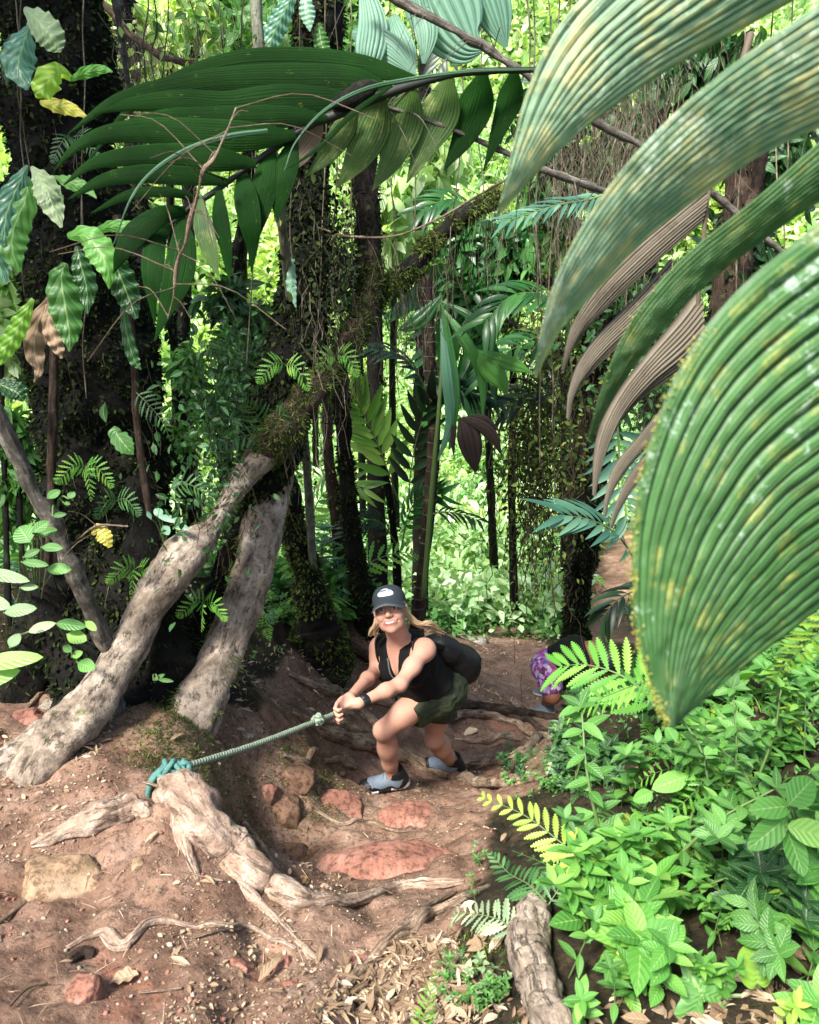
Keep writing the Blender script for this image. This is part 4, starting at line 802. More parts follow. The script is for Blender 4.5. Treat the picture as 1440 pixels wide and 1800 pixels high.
# head
hs = 1.02
def he(x, y, z, rx, ry, rz, k, sub=False): S.ell(hp(x * hs, y * hs, z * hs), np.array([rx, ry, rz]) * hs, k, HB, sub, pad=.015)
he(0, .028, -.02, .073, .083, .092, .02); he(0, -.03, .018, .056, .074, .064, .03); he(0, -.088, .052, .022, .018, .02, .03)
for s_ in (-1, 1):
    he(s_ * .034, -.026, .052, .028, .022, .024, .02); he(s_ * .038, -.062, .02, .018, .028, .03, .03); he(s_ * .074, -.008, -.012, .009, .028, .017, .01)
he(0, .036, .066, .045, .014, .016, .02)
for s_ in (-1, 1): he(s_ * .031, .010, .092, .020, .013, .018, .012, True); he(s_ * .031, .009, .068, .0135, .0115, .0125, .004)
S.cone(hp(0, .022, .074), hp(0, -.020, .098), .008, .0115, .014, pad=.01)
for s_ in (-1, 1): he(s_ * .011, -.024, .086, .0085, .007, .009, .008)
he(0, -.051, .070, .030, .017, .016, .014)
for s_ in (-1, 1): S.cone(hp(s_ * .021, -.030, .081), hp(s_ * .036, -.052, .066), .0025, .0025, .008, True, pad=.01)
# hands: palm, thumb and four fingers closed round the rope
ROPE0 = G(302, 1388) + [0.02, 0, .075]; RH = WL + (nrm(P(604, 1250, WL[1]) - WL)) * .075
RH = P(603, 1250, WL[1] - .01); rd = nrm(ROPE0 - RH)
def hand(S, wrist, grip, toe, r=.0085, thumb_up=1, sc=1.0):
    """grip: point on the rope under the palm; toe: rope direction away from the wrist side"""
    m = nrm(grip - wrist); n_ = nrm(np.cross(m, toe)); n_ = n_ if n_[2] > 0 else -n_       # back of the hand faces up
    side = nrm(np.cross(n_, m)); palm = wrist + m * .055 + n_ * .012
    AXh = np.stack([side, m, n_], 1); S.ell(palm, (.040 * sc, .050 * sc, .016 * sc), .014, AXh); S.cone(wrist, palm, .024, .018, .014)
    L = [(.038, .026, .020), (.042, .029, .021), (.039, .027, .020), (.031, .021, .017)]
    for i, (a, b, c) in enumerate(L):
        base = palm + m * (.040 - .003 * abs(i - 1)) + side * (-.030 + .020 * i) * 1.0
        p1 = base + m * a * .8 - n_ * a * .35; p2 = p1 - n_ * b * .95 + m * b * .15; p3 = p2 - m * c * .85 - n_ * c * .3
        S.cone(base - m * .01, p1, r * 1.08, r, .005, pad=.01); S.cone(p1, p2, r, r * .93, .004, pad=.01); S.cone(p2, p3, r * .93, r * .82, .003, pad=.01)
    b = palm - side * .034 - m * .012; p1 = b - side * .018 + m * .030 - n_ * .008; p2 = p1 + m * .028 + side * .004 - n_ * .014
    S.cone(palm - m * .025 - side * .018, p1, .0145, .0105, .010, pad=.01); S.cone(p1, p2, .0102, .0088, .004, pad=.01)
    return palm, m, n_
hand(S, WL, RH + rd * -.02, rd); hand(S, WR, RH + rd * .07, rd)
V, Q = nets(S.F, S.o, S.h); V = smooth_v(V, Q, 1, .4)
L = (V - HC) @ HB / hs; fc = L[Q].mean(1); x, y, z = fc.T; mi = np.zeros(len(Q), int)
face = (z > .045) & (np.abs(x) < .06); y0 = -.056 + 8.5 * x * x
mi[face & (np.abs(x) < .027) & (np.abs(y - y0) < .0115 - 8 * x * x) & (y < -.03)] = 1
mi[face & (np.abs(x) < .021) & (np.abs(y - y0 - .0015) < .0040 - 6 * x * x)] = 2
for s_ in (-1, 1):
    ex = x - s_ * .031; e = (ex / .0145) ** 2 + ((y - .009) / .0062) ** 2; mi[face & (e < 1.0)] = 3; mi[face & (((ex / .0135) ** 2 + ((y - .0075) / .004) ** 2) < 1) & (np.abs(ex) > .006)] = 4
    mi[face & (np.abs(ex - s_ * .002) < .019) & (np.abs(y - (.0275 - 22 * ex * ex + s_ * ex * .1)) < .0035)] = 5
MB().add(V, Q, None, mi).build('body', [M['skin'], M['lips'], M['teeth'], M['eye_dark'], M['eye_white'], M['brow']], hiker)

def cloth(lo, hi, h, fn): s_ = SDF(lo, hi, h); fn(s_); V, Q = nets(s_.F, s_.o, h); return smooth_v(V, Q, 2, .5), Q
# sleeveless top
def top_fn(s):
    torso(s, .012, .04)
    s.cone(NB - tax * .03, NB + lat * .10 - tax * .01, .068, .064, .03); s.cone(NB - tax * .03, NB - lat * .10 - tax * .01, .068, .060, .03)
    s.cone(PC + tax * .18, PC + tax * .04, .135, .150, .06)
    p = s.all(); q = p - PC; a = q @ tax; l = q @ lat; f = q @ fr; tl = np.dot(NB - PC, tax)
    rough(s, (22, 22, 9), 3, .006)
    s.F = np.maximum(s.F, -(a - (.085 + .12 * f + .02 * l / .15)))          # hem
    # neckline: a V at the front
    v = np.abs(l) - .004 - np.maximum(a - tl + .115, -.02) * .20; s.F = np.where(f > -.02, np.maximum(s.F, -np.maximum(v, -f)), s.F)
    for Sh, El in ((SL, EL), (SR, ER)): s.cone(Sh + (Sh - NB) * .20, Sh + (El - Sh) * .5, .052, .060, .012, True, .06)
    s.cone(NB + tax * .045, hp(0, -.05, -.02), .046, .055, .01, True, .05)
V, Q = cloth(lo, hi, .005, top_fn); MB().add(V, Q).build('sleeveless_top', M['black_cloth'], hiker)
def short_fn(s):
    AX = np.stack([lat, tax, fr], 1)
    s.ell(PC + tax * .02, (.165, .10, .135), .03, AX)
    for H, K in ((H1, K1), (H2, K2)):
        e = H + (K - H) * .42; s.cone(H + tax * .01, e, .112, .112, .04)
    for sg in (-1, 1): s.ell(PC + lat * .065 * sg - fr * .045 - tax * .02, (.106,) * 3, .04)
    s.cone(PC + tax * .02, PC + tax * .12, .145, .132, .04)
    p = s.all(); rough(s, (9, 9, 24), 3, .009); rough(s, 34, 2, .004)
    for H, K in ((H1, K1), (H2, K2)):
        d = nrm(K - H); e = H + (K - H) * .44; w_, q = s.win(e - .2, e + .2 + d * .1); c = (q - e) @ d; r = np.linalg.norm(q - e - c[..., None] * d, axis=-1)
        s.F[w_] = np.where(r < .16, np.maximum(s.F[w_], c), s.F[w_])
    s.F = np.maximum(s.F, (p - PC) @ tax - .125 - .12 * ((p - PC) @ fr))
V, Q = cloth(lo, hi, .005, short_fn); MB().add(V, Q).build('shorts', M['olive_cloth'], hiker)
# cap
def cap_pts():
    mb = MB(); th = np.linspace(0, 2 * math.pi, 48); ph = np.linspace(0, math.pi / 2, 16)
    rows = []
    for a in ph: rows.append([hp(.080 * math.cos(t_) * math.cos(a) ** .75, .040 + .076 * math.sin(a) + .010 * math.sin(t_) * math.cos(a), -.014 + .098 * math.sin(t_) * math.cos(a) ** .75) for t_ in th])
    rows.insert(0, [hp(.081 * math.cos(t_), .026 + .012 * math.sin(t_), -.014 + .0985 * math.sin(t_)) for t_ in th])
    return np.array(rows)
cp_ = cap_pts(); cap = MB().grid(cp_[::-1]).build('cap', M['cap_cloth'], hiker)
n_, m_ = 10, 28; bx = np.zeros((n_, m_, 3))
for i in range(n_):
    for j in range(m_):
        a = math.pi * (.10 + .80 * j / (m_ - 1)); rr = i / (n_ - 1); sx = math.cos(a); ln = math.sin(a) ** .7
        bx[i, j] = hp(.082 * sx * (1 + .05 * rr), .044 + .008 * math.sin(a) - .034 * sx * sx * (1 + .3 * rr) - .020 * rr * ln, -.014 + .0975 * math.sin(a) + .072 * rr * ln)
up_ = HB[:, 1] * .003
mb = MB(); mb.grid(bx + up_).grid((bx - up_)[:, ::-1]); mb.grid(np.stack([bx[-1] + up_, bx[-1] - up_]), mi=1); mb.grid(np.stack([(bx + up_ * 1.3)[-2], (bx + up_ * 1.5)[-1]]), mi=1)
mb.build('brim', [M['cap_cloth'], M['cap_band']], cap).location = (0, 0, 0)
def on_cap(u, v, lift):     # u across, v up from the front of the crown
    t_ = math.pi / 2 - u; a = v; return hp((.080 + lift) * math.cos(t_) * math.cos(a) ** .75, .040 + (.076 + lift) * math.sin(a) + .010 * math.sin(t_) * math.cos(a), -.014 + (.098 + lift) * math.sin(t_) * math.cos(a) ** .75)
nb, nr = 30, 7; bg_ = np.zeros((nr, nb, 3))
for i in range(nr):
    for j in range(nb):
        t_ = 2 * math.pi * j / (nb - 1); rr = i / (nr - 1); X = .50 * rr * math.cos(t_); Yv = .27 * rr * math.sin(t_) - .5 * X * X * 1.0
        bg_[i, j] = on_cap(X, .52 + Yv, .0022)
bd = MB().grid(bg_[:, ::-1]).build('badge', M['badge'], cap); bd.location = (0, 0, 0)
FONT = {'B': '110101110101110', 'A': '010101111101101', 'R': '110101110101101', 'N': '101111111101101', 'C': '011100100100011', 'L': '100100100100111', 'E': '111100110100111', 'S': '011100010001110'}
mb = MB()
for ci, ch in enumerate('BARNACLES'):
    for r in range(5):
        for c in range(3):
            if FONT[ch][r * 3 + c] == '1':
                u0 = -.37 + ci * .085 + c * .024; v0 = .72 - r * .034 - .55 * (u0) ** 2; q = [on_cap(u0 + a, v0 + b, .0050) for a, b in ((0, 0), (.024, 0), (.024, -.034), (0, -.034))]; mb.add(q, [[0, 3, 2, 1]])
for v0, a, b in ((.50, -.2, .2), (.44, -.28, .24)):
    for k in range(9): u0 = a + (b - a) * k / 9; v1 = v0 - .5 * u0 * u0; q = [on_cap(u0 + c_, v1 + d_, .0045) for c_, d_ in ((0, 0), (.024, 0), (.024, -.01), (0, -.01))]; mb.add(q, [[0, 3, 2, 1]])
mb.build('badge_lettering', M['ink'], cap).location = (0, 0, 0)
# hair: the head's own cover under the cap plus loose tails on both sides
mb = MB(); th = np.linspace(-.15 * math.pi, 1.15 * math.pi, 30)
rows = [[hp(.0765 * math.cos(t_) * q, yy, -.022 - .094 * math.sin(t_) * q) for t_ in th] for yy, q in ((.05, 1.0), (.02, 1.0), (-.01, .98), (-.04, .9), (-.07, .75))]
mb.grid(np.array(rows))
def lock(pts, r, tw=.2, k=8, n=26): g_, uv = tube(pts, r, n=n, k=k, flat=.5, rough=.25, rsc=40); mb.grid(g_, uv, wrap=True)
for j in range(16):
    o_ = rng.normal(size=3) * .008
    lock([hp(.072, .0, -.02) + o_ * .3, hp(.080, -.045, -.03) + o_, P(735, 1098, HC[1] + .02) + o_, P(757, 1097 + rng.normal() * 2, HC[1] + .05) + o_, P(768, 1106 + rng.normal() * 4, HC[1] + .08) + o_, P(774 + rng.normal() * 7, 1116 + rng.normal() * 3, HC[1] + .1) + o_], [.006, .008, .010, .010, .008, .003])
for j in range(10):
    o_ = rng.normal(size=3) * .006
    lock([hp(-.070, .0, -.02) + o_ * .3, hp(-.078, -.05, -.01) + o_, P(660, 1098, HC[1] + .0) + o_, P(654, 1106, HC[1] + .01) + o_, P(657 + rng.normal() * 3, 1114, HC[1] + .02) + o_, P(664, 1108 + rng.normal() * 2, HC[1] + .02)+o_], [.004, .008, .010, .010, .008, .003])
mb.build('hair', M['hair'], hiker)
# camera-strap across the chest, bra strap, wrist band
mb = MB(); pth = [NB + lat * -.03 + tax * .03 + fr * .085, PC + tax * .36 - lat * .02 + fr * .135, PC + tax * .27 + lat * .03 + fr * .125, PC + tax * .18 + lat * .08 + fr * .09, PC + tax * .12 + lat * .13 + fr * .03]
g_, uv = tube(pth, .006, n=40, k=8, flat=.5); mb.grid(g_, uv, wrap=True); mb.build('chest_strap', M['cap_band'], hiker)
mb = MB(); g_, uv = tube([WL + nrm(EL - WL) * .018, WL + nrm(EL - WL) * .042], .0305, n=8, k=28, cap=True); mb.grid(g_, uv, wrap=True)
n_w = nrm(np.array([0, -.4, 1.0])); c_ = WL + nrm(EL - WL) * .03 + n_w * .026
a_ = nrm(EL - WL); b_ = np.cross(a_, n_w); q = np.array([c_ + a_ * i * .014 + b_ * j * .014 + n_w * k * .006 for k in (-1, 1) for i, j in ((-1, -1), (1, -1), (1, 1), (-1, 1))])
mb.add(q, [[4, 5, 6, 7], [0, 1, 5, 4], [1, 2, 6, 5], [2, 3, 7, 6], [3, 0, 4, 7]]); mb.build('wristwatch', M['shoe_black'], hiker)
# shoes
def shoe(A_, d, nm='trail_shoe', up=np.array([0, 0, 1.0]), toe_px=None):
    d = nrm(d - up * np.dot(d, up)); sd = np.cross(up, d); B_ = np.stack([sd, d, up], 1); q = lambda x, y, z: A_ + B_ @ np.array([x, y, z])
    s = SDF(A_ - .24, A_ + .24, .004)
    z0 = -.085
    for (y, w_, zt) in ((-.045, .036, .034), (-.01, .037, .032), (.03, .038, .026), (.08, .045, .022), (.125, .047, .02), (.155, .042, .02)): s.ell(q(0, y, z0 + zt * .62), (w_, .045, zt), .012, B_)
    sole = s.F.copy(); s.F[:] = 1
    s.ell(q(0, -.035, z0 + .05), (.038, .045, .055), .02, B_); s.ell(q(0, .03, z0 + .05), (.038, .06, .045), .03, B_); s.ell(q(0, .10, z0 + .036), (.043, .062, .038), .03, B_); s.ell(q(0, .145, z0 + .030), (.041, .045, .032), .02, B_)
    s.cone(q(0, -.018, z0 + .05), q(0, -.006, z0 + .112), .048, .046, .02); s.ell(q(0, 0, z0 + .135), (.038, .042, .028), .006, B_, True)
    up_f = s.F.copy(); root = None
    for F, mats, nm2 in ((sole, None, 'sole'), (up_f, None, 'upper')):
        V, Q = nets(F, s.o, s.h); V = smooth_v(V, Q, 2, .5); c = ((V[Q].mean(1)) - A_) @ B_; mi = np.zeros(len(Q), int)
        if nm2 == 'sole': mi[(c[:, 2] < z0 + .006 + .006 * np.sign(np.sin(c[:, 1] * 260))) | (np.abs(c[:, 1] - .055) < .035) | (c[:, 2] > z0 + .038)] = 1; mt = [M['shoe_white'], M['shoe_black']]
        else:
            mi[(c[:, 1] > .135 + .01 * np.cos(c[:, 0] * 60)) | (c[:, 2] < z0 + .040 + .008 * np.sin(c[:, 1] * 70)) | (c[:, 1] < -.03 - .5 * (c[:, 2] - z0 - .06)) | ((c[:, 2] > z0 + .085) & (c[:, 1] < .035))] = 1; mt = [M['shoe_grey'], M['shoe_black']]
        o = MB().add(V, Q, None, mi).build(nm + '_' + nm2 if root else nm, mt, root or hiker)
        if root: o.location = (0, 0, 0)
        root = root or o
    mb = MB()
    for k in range(5):
        y = .035 + .017 * k; z = z0 + .098 - .011 * k; g_, uv = tube([q(-.022, y, z - .012), q(-.008, y + .004, z + .002), q(.010, y + .010, z + .001), q(.024, y + .008, z - .014)], .0028, n=10, k=5); mb.grid(g_, uv, wrap=True)
    l = mb.build('laces', M['shoe_lace'], root); l.location = (0, 0, 0)
shoe(A1 + [.01, 0, 0], np.array([-1, -.22, 0]), up=nrm(np.array([.05, -.12, 1])))
shoe(A2, np.array([-.9, .25, .1]), up=nrm(np.array([.0, -.15, 1])))
# ===== backpack
bp = empty('backpack', PC + tax * .2 - fr * .16, 'slouchy black backpack on the hiker\'s back with a rounded front pocket', 'backpack')
_b0 = PC + tax * .225 - fr * .215; bo = P(792, 1160, _b0[1]); AX = np.stack([lat, tax, fr], 1)
def pk(s):
    s.ell(bo, (.13, .195, .085), .03, AX); s.ell(bo - tax * .07 - fr * .025, (.135, .12, .09), .04, AX); s.ell(bo + tax * .13 + fr * .03, (.11, .10, .075), .04, AX)
    rough(s, 14, 3, .006)
V, Q = cloth(bo - .36, bo + .36, .006, pk); MB().add(V, Q).build('main_bag', M['black_pack'], bp)
def pk2(s): s.ell(bo - tax * .09 - fr * .085, (.105, .10, .055), .03, AX); rough(s, 18, 3, .005)
V, Q = cloth(bo - .36, bo + .36, .006, pk2); MB().add(V, Q).build('front_pocket', M['black_pack'], bp)
for sg in (1, -1):
    mb = MB(); pth = [bo + tax * .20 + fr * .06 + lat * .07 * sg, NB + lat * .105 * sg + tax * .055 - fr * .02, NB + lat * .11 * sg + tax * .035 + fr * .05, NB + lat * .105 * sg - tax * .06 + fr * .085, PC + tax * .27 + lat * .125 * sg + fr * .03, PC + tax * .25 + lat * .12 * sg - fr * .05]
    g_, uv = tube(pth, .016, n=50, k=10, flat=.35); mb.grid(g_, uv, wrap=True); mb.build('shoulder_strap', M['black_pack'], bp)

# ===== rope
def rope_mat(name, c1, c2):
    t = NT(name); uv = t.n('ShaderNodeSeparateXYZ', {'Vector': t.co.outputs['UV']}); s1 = t.math('SINE', t.math('ADD', t.math('MULTIPLY', uv.outputs[1], 420.0), t.math('MULTIPLY', uv.outputs[0], 12.566)))
    col = t.mix(t.ramp(s1, [(0.0, 0.0), (0.6, 1.0)]), c1, c2); col = t.mix(t.math('MULTIPLY', t.noise(20, 4), .5), col, (0.12, 0.14, 0.08))
    return t.done(t.bsdf(col, 0.8, t.bump(t.math('ADD', t.math('MULTIPLY', s1, .4), t.noise(300, 3)), 0.8, 0.004), 0.3))
M['rope'] = rope_mat('rope', (0.17, 0.22, 0.15), (0.34, 0.42, 0.33)); M['rope_teal'] = plain('rope_teal', (0.11, 0.28, 0.25), .8, .6, 60, .9, .2, .006)
rope = empty('rope', ROPE0, 'faded green rope stretched from the root knot up to the hiker\'s hands', 'rope')
mid = P(552, 1266, (ROPE0[1] * .18 + RH[1] * .82)); q1 = P(430, 1325, ROPE0[1] * .55 + RH[1] * .45)
mid = ROPE0 * .2 + RH * .8 + [0, 0, -.004]; pts = cr([ROPE0, ROPE0 * .6 + RH * .4 - [0, 0, .012], mid, RH, RH - rd * .07 + [0.01, 0, -.02]], 120)
mb = MB(); g_, uv = tube(pts, .0115, n=240, k=12, rough=.10, rsc=60); mb.grid(g_, uv, wrap=True); mb.build('line', M['rope'], rope)
def knot(c, r, rad, seed, name, mat, n=60):
    mb = MB(); a = np.linspace(0, 2 * math.pi * 2.2, n); rr = np.random.default_rng(seed); A = rot_to(rr.normal(size=3))
    p = np.stack([np.sin(a) * r + .4 * r * np.sin(2.3 * a), np.cos(a * 1.3) * r * .8, np.cos(a) * r * .6 + .3 * r * np.sin(a * 3)], -1) @ A.T + c
    g_, uv = tube(p, rad, k=10, rough=.15, rsc=60); mb.grid(g_, uv, wrap=True); return mb.build(name, M[mat], rope)
knot(mid, .017, .014, 4, 'knot', 'rope'); knot(ROPE0 + [-.005, -.02, .012], .036, .0085, 2, 'root_knot', 'rope_teal', 60); knot(ROPE0 + [.035, -.02, .02], .022, .008, 5, 'root_knot', 'rope_teal', 44)
_c0 = G(300, 1392) + [0, 0, .02]; _t = nrm(G(335, 1425) - G(285, 1372)); _u = nrm(np.cross(_t, [0, 0, 1])); _w = np.cross(_u, _t); mb = MB()
for k, off in enumerate((-.012, .008, .024)):
    th = np.linspace(-.5, 3.7, 30); rr_ = .066 + .006 * k; q_ = _c0 + _t * off + (np.cos(th) * rr_)[:, None] * _u + (np.sin(th) * rr_ * 1.0)[:, None] * _w + (np.sin(th * 2) * .006)[:, None] * _t; g_, uv = tube(q_, .0085, n=60, k=9, rough=.2, rsc=50); mb.grid(g_, uv, wrap=True)
mb.build('root_wraps', M['rope_teal'], rope); mb = MB()
for dx, ln in ((0, .10), (.012, .07), (-.01, .055)):
    q0_ = ROPE0 + [-.03 + dx, -.035, 0]; g_, uv = tube([q0_ + [.02, .02, .02], q0_, q0_ + [-.008, -.02, -ln * .5], q0_ + [.006, -.03, -ln]], [.009, .008, .007, .004], n=24, k=8, rough=.3, rsc=60); mb.grid(g_, uv, wrap=True)
mb.build('frayed_end', M['rope_teal'], rope)

# ===== the person bending down the trail
f0 = G(958, 1252); f1 = G(1006, 1262)
b_h = P(966, 1172, f0[1] + .02)
a1, a2 = f0 + [0, 0, .09], P(1030, 1246, f0[1] - .1)
h1, h2 = b_h + [-.02, -.08, 0], b_h + [.06, .12, .0]
k1 = (h1 + a1) / 2 + np.array([.02, -.12, .0]); k2 = (h2 + f0 + [.25, .1, .1]) / 2 + np.array([.12, .0, .0]); a2 = f0 + [.05, .25, .1]
nk = P(1040, 1142, b_h[1] - .05); hc = P(1066, 1165, nk[1] - .08)
pt = empty('person', f0, 'person bent over in a black top and purple patterned shorts behind the fern', 'person')
s = SDF(np.minimum(f0, b_h) - [.3, .5, .2], np.maximum(nk, b_h) + [.4, .5, .35], .009)
def tor(s, i=0): s.cone(b_h, b_h * .4 + nk * .6, .13 + i, .12 + i, .05); s.cone(b_h * .5 + nk * .5, nk, .13 + i, .07 + i, .05); s.ell(b_h * .3 + nk * .7 + [0, -.1, -.02], (.09 + i,) * 3, .05); s.ell(b_h * .3 + nk * .7 + [0, .1, 0], (.09 + i,) * 3, .05)
tor(s); s.cone(nk, hc, .05, .06, .04); s.ell(hc, (.085, .095, .11), .03)
for H, K, A in ((h1, k1, a1), (h2, k2, a2)): s.cone(H, K, .09, .06, .04); s.cone(K, A, .055, .036, .04); s.cone(K, K * .6 + A * .4, .055, .055, .03)
sh = b_h * .2 + nk * .8
for dy, hx in ((-.15, (1035, 1235)), (.15, (1060, 1215))):
    s0 = sh + [0, dy, -.02]; hd = P(hx[0], hx[1], s0[1]); e = (s0 + hd) / 2 + [.05, 0, .03]; s.cone(s0, e, .045, .036, .03); s.cone(e, hd, .036, .025, .03)
    m = nrm(hd - e); s.ell(hd + m * .05, (.03, .03, .045), .02)
    for f_ in range(4): b0 = hd + m * .07 + np.array([0, (f_ - 1.5) * .02, 0]); s.cone(b0, b0 + m * .05 + [.01, 0, 0], .010, .008, .004)
    s.cone(hd + m * .03, hd + m * .06 + [-.03, -.03, 0], .012, .010, .006)
V, Q = nets(s.F, s.o, s.h); MB().add(smooth_v(V, Q, 2), Q).build('body', M['skin_brown'], pt)
s = SDF(s.o, s.o + s.h * (s.n - 1), .009); tor(s, .018); ax_ = nrm(nk - b_h); p_ = s.all(); rough(s, 12, 3, .006); s.F = np.maximum(s.F, -((p_ - b_h) @ ax_ - .05)); s.F = np.maximum(s.F, (p_ - nk) @ ax_ + .02)
V, Q = nets(s.F, s.o, s.h); MB().add(smooth_v(V, Q, 2), Q).build('black_top', M['black_cloth'], pt)
def pattern_mat():
    t = NT('patterned_shorts'); v = t.n('ShaderNodeTexVoronoi', {'Vector': t.co.outputs['Object'], 'Scale': 38.0}); c = t.n('ShaderNodeSeparateXYZ', {'Vector': v.outputs['Color']}).outputs[0]
    col = t.ramp(c, [(0.0, (0.16, 0.04, 0.25)), (0.25, (0.32, 0.12, 0.42)), (0.45, (0.5, 0.45, 0.58)), (0.6, (0.03, 0.04, 0.2)), (0.75, (0.38, 0.05, 0.2)), (1.0, (0.02, 0.02, 0.04))])
    return t.done(t.bsdf(col, 0.8, None, .3))
M['pattern'] = pattern_mat()
s = SDF(s.o, s.o + s.h * (s.n - 1), .009); s.ell(b_h, (.15, .15, .14), .04)
for H, K in ((h1, k1), (h2, k2)): s.cone(H, H * .45 + K * .55, .105, .10, .04)
rough(s, 14, 3, .006); s.F = np.maximum(s.F, ((p_ - b_h) @ ax_ - .10))
V, Q = nets(s.F, s.o, s.h); MB().add(smooth_v(V, Q, 2), Q).build('patterned_shorts', M['pattern'], pt)
s = SDF(hc - .2, hc + .2, .008); s.ell(hc + [0, 0, .02], (.095, .105, .115), .02); V, Q = nets(s.F, s.o, s.h); MB().add(smooth_v(V, Q, 2), Q).build('hair', M['shoe_black'], pt)
for A in (a1, a2):
    s = SDF(A - .25, A + .2, .007); s.ell(A + [-.02, -.03, -.06], (.10, .05, .03), .02); s.ell(A + [.02, 0, -.04], (.05, .045, .05), .02); V, Q = nets(s.F, s.o, s.h); c = V[Q].mean(1)
    MB().add(smooth_v(V, Q, 1), Q, None, (c[:, 2] > A[2] - .05).astype(int)).build('shoe', [M['shoe_white'], M['shoe_grey']], pt)
# ---------------- understory plants
def saw_pinna(L, W, nt=9, droop=.2):
    n = 2 * nt + 1; t = np.linspace(0, 1, n)[:, None]; s = np.linspace(-1, 1, 5)[None]; env = np.sin(np.clip(t * 1.1 + .12, 0, 1) * math.pi / 2) * (1 - t ** 2.2) ** .7 + .02
    k = (np.arange(n) % 2)[:, None]; w = W / 2 * env * np.where(k == 1, 1, .48); x = s * w; y = t * L + np.abs(s) * w * .35 * k + 0 * x; z = .15 * np.abs(s) * w - droop * L * .4 * t ** 2
    return np.stack(np.broadcast_arrays(x, y, z), -1), np.stack(np.broadcast_arrays((s + 1) / 2, t), -1)
def fern_frond(mb, rach, npin, L, W, up=(0, 0, 1), droop=.25, stem=None, nt=9, ang=1.15, tipf=.12, mi=0, smi=1, prof=None, start=.08):
    p = cr(rach, 50); T, N, B = frames(p, up); g_, uv = tube(p, np.linspace(stem or L * .03, L * .006, 50), k=5); mb.grid(g_, uv, smi, wrap=True)
    for i in range(npin):
        t = start + (1 - start) * i / (npin - 1); k = min(int(t * 49), 48); e = (prof or (lambda q: min(1, .55 + q * 2.2) * (1 - q) ** .75 + tipf))(t)
        for s_ in (-1, 1):
            a = ang * (1 - .35 * t) + rng.normal() * .05; d = T[k] * math.cos(a) + s_ * B[k] * math.sin(a) + N[k] * rng.normal() * .06; Gd, uv = saw_pinna(L * e * rng.uniform(.93, 1.05), W * (.35 + .65 * e), nt, droop)
            put(mb, Gd, uv, p[k], rot_to(d, N[k]), mi=mi)
def fern_px(label, fronds, mat, group=None, name='fern'):
    r0 = P(*fronds[0][0][0]); g0 = G(*proj(r0)); o = empty(name, r0, label, 'fern', group)
    for pts, npin, Lp, Wp, up, kw in fronds:
        r = np.array([P(*q) for q in pts]); s = px2m(r[0]); mb = MB(); fern_frond(mb, r, npin, Lp * s, Wp * s, up, **kw); mb.build('frond', [M[mat], M['stem_green']], o)
    return o
fern_px('bright yellow-green fern frond arching left over the soil edge below the trail', [([(1062,1550,1.72),(1030,1520,1.74),(985,1480,1.8),(920,1432,1.88),(846,1401,1.96)], 17, 82, 26, (.15,-.75,.65), dict(nt=9, droop=.1, ang=1.1, prof=lambda q: (1.15 - q) * .9 + .05))], 'fern_lime')
fern_px('large fresh green fern frond drooping in front of the bending person', [([(1160,1250,2.5),(1120,1205,2.55),(1075,1180,2.6),(1025,1168,2.66),(985,1172,2.7)], 11, 92, 28, (.1,-.6,.8), dict(nt=12, ang=1.15, prof=lambda q: 1 - .35 * q))], 'fern')
fern_px('pale fern frond with narrow serrated pinnae lying low beneath the large fresh fern', [([(1180,1190,2.2),(1130,1200,2.25),(1070,1222,2.3),(1015,1250,2.36),(962,1288,2.42)], 16, 56, 17, (0,-.5,.85), dict(nt=10))], 'fern')
fern_px('soft green fern spreading behind the top of the cut stump', [([(960,1585,1.6),(930,1555,1.66),(895,1535,1.74),(862,1500,1.8)], 14, 56, 18, (0,-.5,.85), dict(nt=7)), ([(965,1590,1.6),(985,1550,1.64),(960,1520,1.7),(900,1495,1.78)], 11, 40, 14, (0,-.5,.85), dict(nt=7))], 'fern_dark')
fern_px('greyish frosted fern frond beside the cut stump near the root', [([(905,1640,1.52),(880,1618,1.54),(845,1608,1.58),(805,1606,1.62),(790,1628,1.62)], 15, 48, 15, (0,-.5,.85), dict(nt=6))], 'fern_grey')
fern_px('small bright fern standing at the bottom edge right of the litter', [([(735,1840,1.3),(745,1790,1.33),(755,1745,1.36),(768,1705,1.38)], 13, 30, 10, (.3,-.8,.2), dict(nt=6))], 'fern')
fern_px('feathery green fern on the slope below the hanging tip of the giant leaf', [([(1240,1340,2.0),(1200,1345,2.0),(1150,1360,2.05),(1105,1385,2.1)], 12, 40, 13, (0,-.5,.85), dict(nt=7)), ([(1245,1340,2.0),(1230,1380,1.95),(1190,1420,1.95),(1150,1440,1.95)], 12, 40, 13, (0,-.5,.85), dict(nt=7))], 'fern')
fern_px('yellowing fern frond at the right edge below the giant leaf', [([(1520,1050,1.3),(1470,1085,1.3),(1425,1125,1.32),(1385,1165,1.35),(1350,1200,1.38)], 14, 60, 18, (.3,-.8,.4), dict(nt=7))], 'fern_lime')
fern_px('dark fern growing out of the fork at the top of the thick prop root', [([(470,765,3.2),(455,735,3.15),(440,715,3.1),(425,712,3.05)], 10, 36, 9, (0,-.7,.5), dict(nt=6, droop=.6)), ([(475,765,3.2),(490,740,3.15),(500,720,3.1),(490,710,3.05)], 9, 30, 9, (0,-.7,.5), dict(nt=6, droop=.6)), ([(470,770,3.2),(435,765,3.15),(400,778,3.1),(365,800,3.05)], 10, 30, 9, (0,-.7,.5), dict(nt=6, droop=.6))], 'fern_dark')
